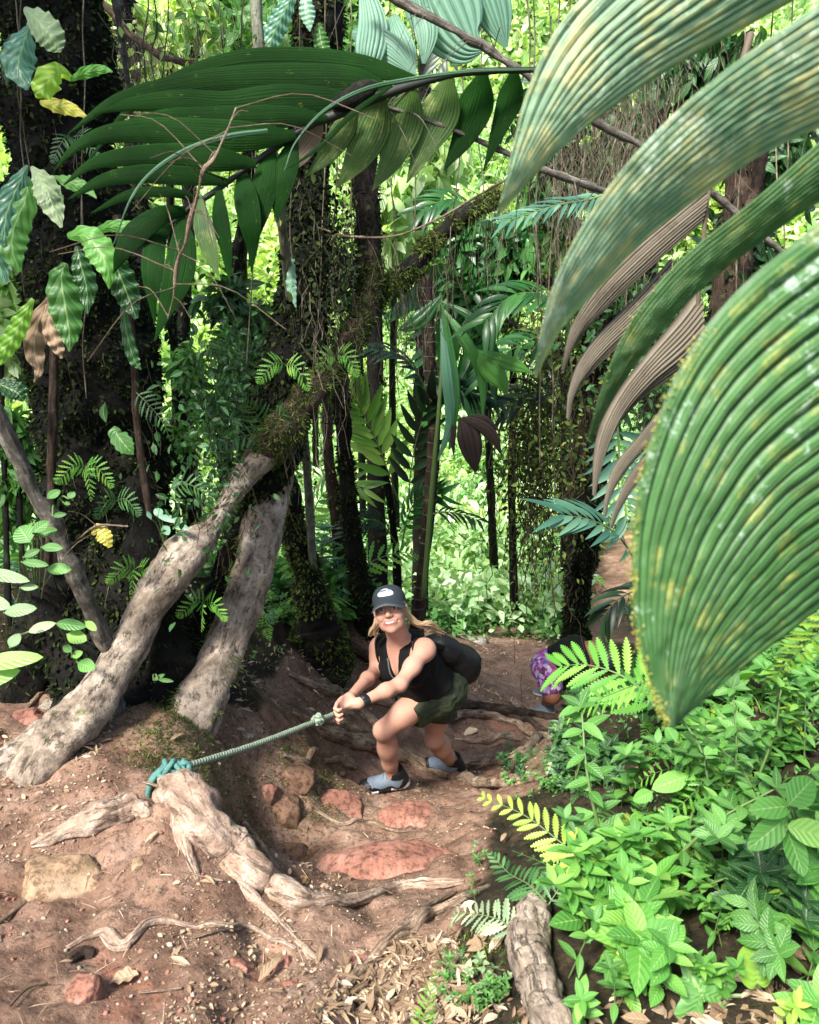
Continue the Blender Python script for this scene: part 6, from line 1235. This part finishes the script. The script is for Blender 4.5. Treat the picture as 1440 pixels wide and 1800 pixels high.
litter('leaf_crumbs', 'tiny pale crumbs of dead leaf pressed into the clay', 'leaf_dry', 30000, (1.1, 10), (.003, .009), LEAF3, soil, nz=(3, -.2))
litter('twig_litter', 'thin grey and brown twigs strewn over the clay', 'leaf_dry', 2400, (1.1, 9), (.02, .08), TW, soil, nz=(1.5, .0))
Z1 = zone([(-50,1140),(130,1170),(210,1230),(170,1330),(-50,1340)]); Z2 = zone([(250,1180),(430,1160),(620,1110),(720,1110),(650,1240),(500,1260),(420,1330),(330,1290)]); Z3 = zone([(600,1700),(720,1640),(800,1640),(860,1810),(540,1810)]); Z4 = zone([(840,1110),(960,1120),(980,1260),(800,1280),(830,1200)])
for z, n_, lb in ((Z1, 3800, 'thick bed of dead bamboo-like leaves at the foot of the pale prop root'), (Z2, 7000, 'thick brown leaf litter on the bank behind the rope'), (Z3, 1500, 'pile of brown leaf litter at the bottom centre'), (Z4, 5000, 'wood chips and dead leaves on the trail behind the hiker')):
    litter('leaf_litter', lb, 'leaf_dry', n_, (1.1, 11), (.02, .08), SLIVER, z, flat=.45, nz=(3, -.35), box=z.box); litter('leaf_litter', 'broad ' + lb.replace('thick ', 'flakes in the '), 'leaf_dry', n_ // 2, (1.1, 11), (.02, .06), LEAF5, z, flat=.5, nz=(3, -.35), box=z.box) 
litter('dead_leaves', 'dead leaves lying among the plants of the right bank', 'leaf_dry', 9000, (1.1, 6), (.03, .08), LEAF5, notsoil, flat=.4, nz=(2, .1))

_a, _b = np.meshgrid(np.linspace(0, 6.283, 8), np.linspace(-1.5, 1.5, 5)); PEB = flatten_grid(np.stack([np.cos(_a) * np.cos(_b), np.sin(_a) * np.cos(_b) * .8, np.sin(_b) * .6], -1)[:, ::-1], np.zeros((5, 8, 2)))
# ---------------- rocks
def rock_mat(nm, a, b, c_):
    t = NT(nm); n1 = t.noise(5, 6, rough=.7); n2 = t.noise(40, 5, rough=.7); col = t.ramp(n1, [(.3, a), (.5, b), (.7, c_)]); col = t.mix(t.ramp(n2, [(.38, .6), (.5, 0.0)]), col, tuple(q * .3 for q in a)); v = t.noise(130, 2)
    return t.done(t.bsdf(col, .85, t.bump(t.math('ADD', t.math('MULTIPLY', n1, .6), t.math('MULTIPLY', n2, .6)), .8, .012), .2))
M['red_rock'] = rock_mat('red_rock', (.10, .045, .03), (.24, .11, .078), (.33, .185, .14)); M['tan_rock'] = rock_mat('tan_rock', (.10, .065, .035), (.25, .165, .10), (.38, .28, .19)); M['dark_rock'] = rock_mat('dark_rock', (.05, .03, .02), (.14, .08, .05), (.24, .14, .09)); M['grey_rock'] = rock_mat('grey_rock', (.10, .09, .07), (.24, .21, .16), (.4, .36, .3))
for m_, n_, lb in (('red_rock', 1100, 'small reddish pebbles and clods on the clay'), ('grey_rock', 700, 'small pale stones and crumbs on the clay')):
    o = litter('gravel', lb, m_, n_ * 2, (1.15, 9), (.003, .011), PEB, soil, flat=.6, nz=(1.6, -.1), lift=.001)
    for p_ in o.data.polygons: p_.use_smooth = True
def rock(px, py, wpx, hpx, label, mat='red_rock', seed=1, dz=-.25, dy=.9, rz=0, sq=.7, name='rock'):
    c = G(px, py); s = px2m(c); r = np.array([wpx / 2 * s, max(wpx, hpx) / 2 * s * dy, hpx / 2 * s * 1.05]); th = np.linspace(0, 2 * math.pi, 56, endpoint=False); ph = np.linspace(-math.pi / 2, math.pi / 2, 34)
    f = lambda x: np.sign(x) * np.abs(x) ** sq; X = f(np.cos(th))[None] * f(np.cos(ph))[:, None]; Yv = f(np.sin(th))[None] * f(np.cos(ph))[:, None]; Z = f(np.sin(ph))[:, None] + 0 * X
    Gd = np.stack([X, Yv, Z], -1); rr = np.random.default_rng(seed)
    for _ in range(9): n = nrm(rr.normal(size=3)); d = rr.uniform(.55, .9); e = Gd @ n - d; Gd = Gd - np.maximum(e, 0)[..., None] * n * .85
    Gd = Gd * (1 + .13 * fbm(Gd + seed * 5.1, 1.6, 4))[..., None] * r; a = rz; Rz = np.array([[math.cos(a), -math.sin(a), 0], [math.sin(a), math.cos(a), 0], [0, 0, 1]]); Gd = Gd @ Rz.T + [0, 0, (dz - .25) * r[2]]
    o = MB().grid(Gd, wrap=True).build(name, M[mat]); o.location = tuple(c); return tag(o, label, 'rock')
rock(118,1545,150,120,'squat tan boulder sunk in the clay below the sawn root','tan_rock',3,-.1, .8)
rock(142,1750,74,74,'reddish cube-like stone near the bottom left corner','red_rock',4,.05)
rock(680,1530,290,150,'broad red sandstone slab step below the hiker\'s feet','red_rock',6,-.25,.7,-.1)
rock(715,1440,110,60,'small red boulder directly under the front shoe','red_rock',7,-.2,.8)
rock(565,1500,60,60,'dark reddish block in the gully beside the sandstone slab','dark_rock',8,-.6)
rock(505,1500,80,60,'brown rock wedged under the pale root','dark_rock',9,-.5)
rock(490,1400,90,110,'mossy dark rock rising under the rope','dark_rock',10,-.75)
rock(465,1385,46,80,'narrow orange-red rock under the rope','red_rock',11,-.6)
rock(505,1350,90,50,'rounded mossy stone on the bank under the rope','dark_rock',13,-.5)
rock(590,1420,120,46,'flat reddish ledge at the toe of the front shoe','red_rock',14,-.3)
rock(418,1695,62,52,'small reddish stone left of its brown neighbour near the bottom','red_rock',15,-.3)
rock(462,1705,44,60,'brown stone between two red stones near the bottom','tan_rock',16,-.3)
rock(503,1695,46,42,'round red stone at the end of the thin pale root','red_rock',17,-.3)
rock(512,1730,30,26,'pebble-sized red stone under the round red stone','red_rock',18)
rock(240,1520,30,44,'little orange stone in the hollow beside the tan boulder','tan_rock',19,-.3)
rock(628,1690,60,50,'reddish stone partly mossed beside the forked root','red_rock',20,-.3)
rock(660,1725,40,26,'yellowish pebble among the bottom litter','tan_rock',21)
rock(50,1265,62,50,'pink stone in the leaf bed behind the pale prop root','red_rock',22,-.1)
rock(95,1240,60,44,'grey stone in the leaf bed next to the pale prop root','grey_rock',23,-.2)
rock(435,1290,24,16,'small pale pebble on the bank behind the rope','grey_rock',24)
rock(830,1125,70,24,'flat green-grey stone at the far edge of the bare soil','grey_rock',25)
rock(790,1235,30,14,'little flat stone beside the hiker\'s back leg','tan_rock',26)
rock(600,1360,22,10,'small rounded leaf-sized stone left of the front ankle','tan_rock',27)
rock(1105,1088,60,40,'dark stone in the shade beside the sunlit trail','dark_rock',28,-.1)

# ---------------- roots
def root_px(label, pts, mat='root', rough=.3, n=90, k=16, lift=.3, name='tree_root', branches=(), flat=1.0, cut=None):
    """pts: photo x, y, radius px; laid on the ground"""
    def path(pp):
        q = np.array([G(a, b) for a, b, _ in pp]); r = np.array([c for *_, c in pp]) * np.array([px2m(p) for p in q]); q[:, 2] += r * lift; 
        m = cr(np.hstack([q, r[:, None]]), n); m[:, 2] = np.maximum(m[:, 2], gz(m[:, 0], m[:, 1]) + m[:, 3] * (lift - .10)); return m[:, :3], m[:, 3]
    o = None
    for i, pp in enumerate([pts, *branches]):
        p, r = path(pp); Gd, uv = tube(p, r, k=k, rough=rough, rsc=9, seed=i + len(label), flat=flat, ridge=.16, fine=.12, rk=6); mb = MB().grid(Gd, uv, wrap=True)
        if o is None: b = p[0]; o = mb.build(name, M[mat], origin=b); tag(o, label, 'root')
        else:
            ch = mb.build('root_branch', M[mat]); ch.parent = o; ch.location = tuple(-b)
    return o
root_px('thick pale worn root running from the rope knot down across the clay', [(285,1372,24),(305,1395,34),(335,1428,44),(370,1468,38),(405,1508,34),(440,1538,28),(475,1560,22),(510,1578,21),(545,1588,16),(600,1588,12),(650,1575,11),(700,1560,12),(750,1556,10),(815,1552,6)], 'dusty_root', .34, 190, 32, .1, branches=([(320,1420,16),(320,1460,14),(330,1500,10),(348,1545,5)], [(400,1510,14),(425,1545,8),(450,1572,4)], [(500,1570,14),(490,1545,8),(480,1530,4)]))
root_px('sawn-off pale root stub lying left of the rope knot', [(60,1490,8),(90,1480,14),(130,1462,19),(170,1448,23),(205,1435,25),(232,1426,24)], 'dusty_root', .3, 70, 24, .35, branches=([(238,1425,16),(252,1428,15),(262,1436,10)],))
root_px('thin pale root snaking across the lower clay', [(120,1668,4),(160,1650,6),(190,1640,7),(215,1665,8),(235,1650,8),(262,1625,7),(300,1622,6),(350,1632,6),(400,1630,6),(440,1632,5),(480,1655,5),(520,1670,3)], 'dusty_root', .3, 120, 10, .5, branches=([(180,1645,5),(200,1668,6),(228,1668,6)],))
root_px('forked pale root climbing from the bottom litter to the right margin', [(606,1740,7),(640,1705,9),(680,1665,10),(720,1640,11),(760,1610,10),(810,1585,8),(860,1560,5)], 'root', .35, 90, 14, .5, branches=([(690,1660,8),(720,1620,7),(760,1590,6),(800,1570,4)], [(640,1702,6),(620,1700,4),(600,1710,2)]))
root_px('smooth brown root looping left of the hiker\'s knee', [(515,1255,7),(545,1275,10),(575,1295,13),(610,1308,14),(650,1315,14),(680,1325,13),(730,1345,12),(780,1365,11),(830,1378,9),(890,1380,8),(940,1372,6),(970,1362,4)], 'root', .3, 130, 14, .5)
root_px('slim root above the looping root, passing under the hiker\'s hands', [(560,1272,7),(600,1280,8),(640,1295,9),(675,1300,8)], 'root', .3, 60, 12, .6)
root_px('root running along the slope from behind the rope to the hiker\'s thigh', [(510,1190,5),(560,1215,8),(610,1242,9),(650,1270,9),(672,1295,8)], 'root', .3, 60, 12, .6)
root_px('mossy root behind the hiker\'s arms', [(540,1200,6),(590,1218,8),(640,1232,8),(700,1250,8),(740,1262,6)], 'root', .3, 60, 12, .6)
root_px('dark root stretching right from behind the hiker\'s shorts', [(800,1248,8),(850,1250,9),(900,1260,9),(950,1262,7),(985,1268,4)], 'brown_bark', .3, 60, 12, .6)
root_px('pale root curving right below the dark root behind the hiker', [(780,1270,5),(820,1258,7),(860,1262,7),(900,1272,6),(925,1290,5),(950,1300,4)], 'root', .3, 60, 12, .6)
root_px('long brown root crossing behind the back foot and curling up at its right end', [(770,1340,9),(820,1348,10),(870,1345,10),(910,1335,10),(935,1315,9),(948,1298,8),(968,1300,5)], 'root', .3, 90, 14, .55)
root_px('short twisted root on the dark slope right of the trail', [(880,1255,4),(915,1270,6),(945,1282,6),(975,1295,4)], 'brown_bark', .3, 50, 12, .7)
root_px('stout grey weathered root stump rising through the ferns at the bottom', [(985,1845,34),(960,1790,34),(945,1740,33),(930,1690,32),(930,1640,32),(940,1600,27),(944,1590,18)], 'pale_bark', .22, 90, 26, .6)
root_px('dark fallen branch on the bank left of the hiker\'s shoulder', [(570,1115,5),(610,1140,7),(650,1165,7),(690,1185,6)], 'brown_bark', .25, 50, 12, .9, name='fallen_branch')
root_px('brown log end in the leaf bed at the left edge', [(40,1170,10),(80,1160,13),(130,1150,13),(180,1135,10)], 'brown_bark', .25, 50, 14, .5, name='fallen_log')
root_px('pale palm stalk lying on the leaf bed beside the prop root', [(40,1260,3),(70,1225,4),(110,1190,4),(140,1165,4)], 'root', .15, 40, 8, 1.2, name='fallen_stalk')
root_px('short knobbly root piece pushed out of the clay near the bottom left', [(120,1690,7),(145,1680,11),(165,1682,8)], 'brown_bark', .4, 30, 12, .3)
root_px('buried root ridge running down the clay from the pale root', [(420,1545,10),(470,1600,10),(520,1650,10),(570,1700,5)], 'dusty_root', .25, 60, 14, -.55)

root_px('thin root creeping below the sandstone slab', [(560,1430,3),(600,1452,4),(650,1448,4),(700,1465,3),(740,1460,2)], 'root', .3, 50, 8, .6)
root_px('thin root hanging down the eroded bank below the pale root', [(430,1450,4),(455,1480,4),(475,1510,3),(500,1540,2)], 'root', .3, 50, 8, .6)
root_px('root arching behind the hiker\'s back knee', [(800,1300,4),(850,1308,6),(900,1300,5),(940,1312,4),(980,1330,3)], 'root', .3, 60, 10, .6)
root_px('crooked root on the slope above the hiker\'s front foot', [(500,1330,4),(540,1345,6),(585,1340,5),(625,1352,4)], 'root', .3, 60, 10, .6)
root_px('thin root along the left edge of the clay', [(-20,1640,3),(30,1600,4),(60,1570,4),(75,1530,3)], 'root', .3, 60, 8, .6)
# larger single fallen leaves and sticks
FL = [(278,1470,26,'upright-lying'),(300,1310,30,'cream'),(165,1478,20,'small straw'),(105,1420,24,'pale'),(380,1560,30,'narrow'),(470,1690,40,'crumpled'),(245,1722,44,'pale crumpled'),(300,1690,40,'brown curled'),(320,1670,34,'split'),(540,1548,34,'orange'),(618,1545,50,'long dark curled'),(360,1545,26,'thin'),(655,1375,24,'curled tan'),(730,1390,26,'round tan'),(455,1735,60,'long straw'),(600,1760,34,'pale curled'),(545,1790,34,'bleached'),(840,1285,26,'pale round'),(560,1700,40,'grey-green curled'),(105,1700,20,'small grey'),(500,1752,30,'cream sliver'),(355,1205,26,'cream'),(420,1250,24,'tan'),(60,1310,30,'brown'),(880,1485,26,'folded brown')]
for i, (x, y, L, ad) in enumerate(FL):
    c = G(x, y, .012); s = px2m(c); Gd, uv = leaf_grid(L * s * 1.2, L * s * (.7 if ad.startswith(('round', 'orange', 'pale round', 'crumpled', 'pale crumpled')) else .3), 14, 7, .35, .4, wave=.10 if 'crumpled' in ad else .04, wn=3, peak=.45); a = rng.random() * 6.28
    o = MB().grid(np.asarray(Gd) @ rot_to(np.array([math.cos(a), math.sin(a), .08])).T, uv).build('fallen_leaf', M['leaf_orange'] if 'orange' in ad else M['leaf_dry']) if True else None
    o.location = tuple(c); near = min([('the rope knot', 300, 1390), ('the tan boulder', 118, 1560), ('the reddish cube-like stone', 142, 1750), ('the sandstone slab', 680, 1530), ('the front shoe', 680, 1390), ('the three small stones', 460, 1700), ('the pale prop root', 60, 1350), ('the bottom litter', 620, 1780), ('the hiker\'s back foot', 820, 1340), ('the second prop root', 360, 1230), ('the fern over the soil edge', 880, 1480)], key=lambda q: (q[1] - x) ** 2 + (q[2] - y) ** 2)
    tag(o, f'{ad} fallen leaf lying near {near[0]}', 'leaf', 'fallen leaves on the clay')
def stick(label, pts, r=.004, mat='twig', name='stick'):
    q = np.array([P(*a) if len(a) == 3 else G(*a, .01) for a in pts]); g_, uv = tube(q, r, n=24, k=7, rough=.25, rsc=40); o = MB().grid(g_, uv, wrap=True).build(name, M[mat]); return tag(o, label, 'stick')
stick('pale stick poked through the rope knot', [(252,1374,2.12),(285,1384,2.08),(318,1396,2.05)], .005, 'root')
stick('thin straight stick lying on the lower clay beneath the thin root', [(340,1655),(380,1645),(425,1640)], .004, 'root')
stick('short pale stick lying left of the three small stones', [(245,1752),(285,1748),(320,1744)], .003, 'root')
stick('twig lying on the clay under the pale root', [(320,1537),(355,1546),(392,1556)], .003, 'root')
stick('dark curved twig across the bottom left clay', [(20,1775),(50,1745),(85,1735)], .002, 'brown_bark')
# ---------------- leaf crowns, vines and thin branches that close the view above
def crown_tree(label, blobs, mat, stem, L=.16, W=.07, shape=None, group=None, dense=1.0, hang=.5):
    """blobs: photo x, y, distance, radius px, number of leaves"""
    stem = list(stem); x_, y_, Y_, r_ = stem[-1]; gg_ = G(x_, y_); stem[-1] = (x_, y_, float(gg_[1]), r_); stem[-2] = (*stem[-2][:2], (stem[-2][2] + gg_[1]) / 2, stem[-2][3])
    o = empty('understory_tree', P(*stem[-1][:3]), label, 'tree', group); g_, uv = tube_px(stem, n=50, k=10, rough=.2); MB().grid(g_, uv, wrap=True).build('trunk', M['dark_bark'], o)
    tw = MB(); lf = MB(); V, F, UV = flatten_grid(*leaf_grid(L, W, 6, 3, .25, .5))
    for (x, y, Y, r, n) in blobs:
        c = P(x, y, Y); R_ = r * px2m(c); st = P(*stem[0][:3]); k = max(6, n // 30); tips = c + nrm(rng.normal(size=(k, 3))) * R_ * rng.uniform(.4, 1, (k, 1)) * [1, .8, .8]
        for q in tips: g_, uv = tube([st * .25 + c * .75, (q + c) / 2 + rng.normal(size=3) * R_ * .1, q], [.006, .004, .002], n=8, k=4, cap=False); tw.grid(g_, uv, wrap=True)
        i = rng.integers(0, k, int(n * dense)); t = rng.random((len(i), 1)); p = c * (1 - t) + tips[i] * t + rng.normal(size=(len(i), 3)) * R_ * .16; d = rng.normal(size=(len(i), 3)) + [0, 0, -hang]
        scatter(lf, V, F, UV, p, rand_rots(d), rng.uniform(.5, 1.2, len(i)))
    tw.build('twigs', M['brown_bark'], o); lf.build('crown', M[mat], o); return o
crown_tree('bright yellow-green crown filling the gap above the dark frond', [(250,60,6.5,90,420),(350,20,6.8,80,380),(420,90,7.0,70,300),(200,10,6.3,60,200),(330,150,7,60,200)], 'far_b', [(300,100,6.6,6),(300,400,6.7,7),(310,700,6.9,8),(320,960,7.0,9)], .17, .075)
crown_tree('light green crown at the top centre behind the grey stem', [(480,40,7.5,80,420),(400,-10,7.6,70,260),(560,20,7.8,60,260)], 'far_a', [(470,60,7.6,6),(430,400,7.6,7),(420,930,7.8,8)], .19, .08)
crown_tree('pale green crown above the arching limb', [(700,330,7.2,80,420),(760,250,7.4,80,420),(620,380,7.2,60,260),(690,430,7.0,50,220)], 'far_a', [(700,330,7.2,5),(690,700,7.2,6),(700,1000,7.4,7)], .26, .085, hang=1.0)
crown_tree('dark leafy crown hanging over the right of the trail', [(960,200,5.5,90,460),(1040,150,5.3,80,420),(1100,240,5.2,70,380),(1000,300,5.6,80,380)], 'leaf_deep', [(1010,230,5.5,6),(1000,600,5.6,7),(985,1000,5.8,8)], .13, .04, hang=1.2)
crown_tree('fine-leaved mid-green crown on the right behind the giant leaflets', [(1000,440,6.0,90,520),(950,330,6.0,70,360),(1100,500,6.2,80,420),(1180,600,6.2,80,380)], 'leaf_mid', [(1010,450,6.0,6),(1000,700,6.1,7),(990,1050,6.3,8)], .14, .035, hang=1.0)
crown_tree('dark crown behind the broken ringed palm', [(840,520,6.8,80,420),(900,440,6.8,70,360),(820,420,7.0,60,260)], 'palm', [(850,500,6.8,6),(860,800,7.0,7),(870,1030,7.2,8)], .24, .07, hang=.9)
crown_tree('shaded leafy sapling between the broad mossy tree and the prop roots', [(330,640,5.0,60,320),(360,720,5.0,50,240),(300,760,5.1,50,220),(400,600,5.0,50,220)], 'leaf_mid', [(335,640,5.0,4),(330,800,5.1,5),(335,960,5.3,6)], .13, .035, hang=.6)
crown_tree('shaded leafy sapling in front of the central mossy trunk', [(420,640,4.2,50,260),(450,560,4.2,50,260),(440,700,4.1,40,160),(400,520,4.2,50,200)], 'leaf_deep', [(430,640,4.2,4),(425,800,4.2,4),(425,1000,4.2,5)], .11, .035, hang=.6)
crown_tree('green thicket at the left edge beneath the ribbed dark leaf', [(20,760,4.2,60,280),(50,840,4.2,60,280),(10,900,4.2,60,240),(90,820,4.3,40,140)], 'leaf_mid', [(30,800,4.2,4),(40,1000,4.2,5),(45,1110,4.2,6)], .13, .05)
crown_tree('leafy growth at the far left edge behind the strap leaves', [(-10,560,4.4,60,240),(10,480,4.4,50,200),(20,650,4.4,50,200)], 'far_a', [(0,560,4.4,4),(10,900,4.4,5),(15,1100,4.4,6)], .14, .05)
crown_tree('dark foliage at the top centre around the thick dark trunk', [(600,60,5.6,60,260),(640,180,5.6,50,200),(560,160,5.4,40,160),(690,220,5.8,60,240)], 'leaf_deep', [(610,80,5.6,5),(630,500,5.6,6),(640,1020,5.8,7)], .16, .06)
crown_tree('dense dark crown in the upper right behind the giant leaflets', [(1230,120,4.6,110,560),(1380,260,4.6,110,560),(1300,450,4.8,110,520),(1420,560,4.8,90,400),(1160,330,4.8,80,380)], 'leaf_deep', [(1290,300,4.7,8),(1290,700,4.8,9),(1290,1060,5.0,10)], .13, .045, hang=1.1)
crown_tree('sunlit golden crown far up on the slope at the top left of centre', [(560,560,13,60,300),(500,640,13,50,220),(620,700,14,60,260)], 'far_b', [(555,600,13,5),(555,800,13.2,6),(560,900,13.5,6)], .30, .14)

# thin diagonal branches
def branch(label, ctrl, mat='twig', rough=.35, subs=0, name='branch'):
    o = empty(name, P(*ctrl[0][:3]), label, 'branch'); Gd, uv = tube_px(ctrl, n=110, k=10, rough=rough, rsc=25); MB().grid(Gd, uv, wrap=True).build('main_stem', M[mat], o)
    if subs:
        mb = MB(); p, nn = surf_pts(Gd, subs)
        for q, n_ in zip(p, nn): d = n_ + rng.normal(size=3) * .5; L = rng.uniform(.03, .2); g_, uv = tube([q, q + d * L * .5, q + d * L + [0, 0, -L * .4]], [.0015, .0012, .0008], n=8, k=4, cap=False); mb.grid(g_, uv, wrap=True)
        mb.build('side_twigs', M[mat], o)
    return o
branch('long knobbly grey branch slanting down from the top centre behind the giant leaflets', [(620,-60,2.75,8),(700,0,2.72,8),(760,32,2.7,7),(830,70,2.68,8),(860,88,2.68,7),(930,135,2.68,7),(1050,215,2.7,7),(1130,258,2.72,6),(1240,330,2.75,6),(1360,430,2.8,6),(1460,520,2.8,5)], subs=30)
branch('thin thorny branch running from the frond\'s moss knot down to the right', [(600,168,2.38,5),(660,184,2.4,5),(720,200,2.42,4),(800,230,2.45,4),(880,264,2.5,5),(960,300,2.5,6),(1060,335,2.55,5),(1180,380,2.6,4)], subs=24)
branch('pale dead branch behind the top left crown', [(160,-20,4.0,5),(230,60,4.0,6),(290,100,4.0,7),(360,120,4.0,5),(430,160,4.0,4)], 'root', subs=40)
branch('upright dead stem near the top left behind the pale dead branch', [(196,-40,3.8,7),(212,60,3.8,6),(226,150,3.8,5),(238,260,3.8,4)], 'twig', subs=30)
branch('thin sagging twig strung across the middle of the picture', [(560,400,3.4,1.5),(610,415,3.4,2),(690,415,3.4,2),(760,390,3.4,2),(830,350,3.4,2),(900,310,3.4,2)], 'root', subs=10)
branch('knotted pale dead vine dangling over the dark frond', [(415,190,2.1,1.5),(395,240,2.05,2),(375,280,2.02,3),(358,300,2.0,4),(345,350,2.0,2.5),(335,385,2.0,4),(325,430,2.0,2),(312,462,2.0,4),(305,520,2.0,1.5),(295,560,2.0,1)], 'root', subs=26, name='vine')
branch('thin dead stick jutting from the mossy tree at mid left', [(225,925,2.6,1.5),(170,925,2.6,2),(130,955,2.6,2),(105,975,2.6,2)], 'root', subs=4)

# hanging vines and aerial roots
def vine(x, y0, y1, Y, r, mat='strand'):
    n = 9; xs = x + np.cumsum(rng.normal(size=n)) * 5; c = [(xs[i], y0 + (y1 - y0) * i / (n - 1), Y + rng.normal() * .02, r) for i in range(n)]; g_, uv = tube_px(c, n=40, k=5, rough=.2); return MB().grid(g_, uv, wrap=True)
V = [(x, -40, y1, Y, r) for x, y1, Y, r in [(250,400,3.6,1.3),(268,330,3.7,1.2),(300,300,3.8,1.2),(330,260,3.9,1.2),(384,330,4.0,1.2),(430,300,4.1,1.2),(540,560,3.3,1.4),(570,640,3.3,1.2),(590,520,3.5,1.2),(700,380,3.9,1.2),(735,470,4.0,1.2),(820,560,4.3,1.3),(850,520,4.4,1.2),(925,600,4.6,1.4),(945,820,4.8,1.5),(965,760,4.8,1.4),(990,880,5.0,1.5),(1010,700,5.0,1.4),(1110,600,4.0,1.4),(1150,500,3.9,1.4),(1175,700,4.0,1.4),(1320,560,3.4,1.5),(1350,420,3.3,1.4),(1390,600,3.3,1.5),(40,520,3.0,1.3),(150,700,2.9,1.3),(28,300,3.0,1.3),(460,640,3.2,1.3),(610,700,3.6,1.2),(663,640,3.8,1.2)]]
for i, (x, y0, y1, Y, r) in enumerate(V): tag(vine(x, y0, y1, Y, r).build('hanging_vine', M['strand']), 'thin pale vine hanging straight down among the trunks', 'vine', 'thin vines hanging among the trunks')
def tangle(name, label, x, y, Y, rx, ry, n, L, mat='strand', r=.0012, leaves=0, lmat='moss', lsz=(.01, .03), depth=.4):
    mb = MB(); c = P(x, y, Y); s = px2m(c); q0 = c + rng.normal(size=(n, 3)) * [rx * s * .5, depth, ry * s * .5]
    strands(mb, q0, rng.uniform(.3, 1, n) * L, r, .45, n=7)
    if leaves: p = c + rng.normal(size=(leaves, 3)) * [rx * s * .5, depth, ry * s * .5]; scatter(mb, *LEAF3, p, rand_rots(rng.normal(size=p.shape) + [0, 0, -.5]), rng.uniform(*lsz, leaves), 1)
    return tag(mb.build(name, [M[mat], M[lmat]], smooth=False), label, 'vines', kind='stuff')
tangle('root_tangle', 'fine aerial rootlets hanging in the dark upper right', 1080, 200, 4.2, 130, 130, 420, .7, leaves=500, lmat='leaf_deep')
tangle('root_tangle', 'tangle of thin mossy creepers in front of the right mossy trunk', 950, 760, 5.6, 70, 230, 420, .6, mat='brown_bark', r=.003, leaves=4200, lmat='moss', lsz=(.02, .06))
tangle('root_tangle', 'fine pale rootlets in the top left corner behind the dead branch', 260, 130, 4.4, 150, 120, 420, .5, leaves=300, lmat='far_b', lsz=(.03, .07))
tangle('root_tangle', 'mossy creepers between the central trunk and the arching limb', 590, 470, 3.7, 50, 150, 160, .5, leaves=1600, lmat='moss_dark', lsz=(.015, .04))
tangle('root_tangle', 'creepers and small leaves on the left side of the central trunk', 420, 720, 3.5, 60, 170, 160, .45, mat='brown_bark', leaves=2200, lmat='leaf_deep', lsz=(.02, .05))
tangle('root_tangle', 'leafy creepers at the top beside the grey stem', 480, 60, 4.6, 150, 80, 200, .5, leaves=700, lmat='leaf_mid', lsz=(.04, .1))
tangle('root_tangle', 'thin dark creepers below the giant leaflets on the right', 1180, 640, 4.0, 130, 160, 240, .6, mat='brown_bark', leaves=1600, lmat='leaf_deep', lsz=(.03, .07))

# unseen tree added behind the viewpoint's left, crown placed to shade the mossy trunks
o = empty('added_shade_tree', (-4.6, -1.2, float(gz(-4.6, -1.2))), 'tall canopy tree standing behind the viewpoint to the left', 'tree'); z_ = float(gz(-4.6, -1.2))
g_, uv = tube([(-4.6,-1.2,z_-.1),(-4.5,-.9,2.5),(-4.1,-.2,4.6),(-3.7,.4,6.0)], [.22,.17,.13,.06], n=60, k=16, rough=.2, rsc=4); MB().grid(g_, uv, wrap=True).build('trunk', M['dark_bark'], o)
n_ = 9000; q = nrm(rng.normal(size=(n_, 3))) * (rng.random((n_, 1)) ** .4) * [1.25, 1.2, .7] + [-3.75, .75, 6.3]; q = q[fbm(q, 1.6, 3) > -.25]
mb = MB(); scatter(mb, *LEAF5, q, rand_rots(rng.normal(size=q.shape) + [0, 0, -.3]), rng.uniform(.12, .26, len(q))); mb.build('crown', M['leaf_mid'], o)
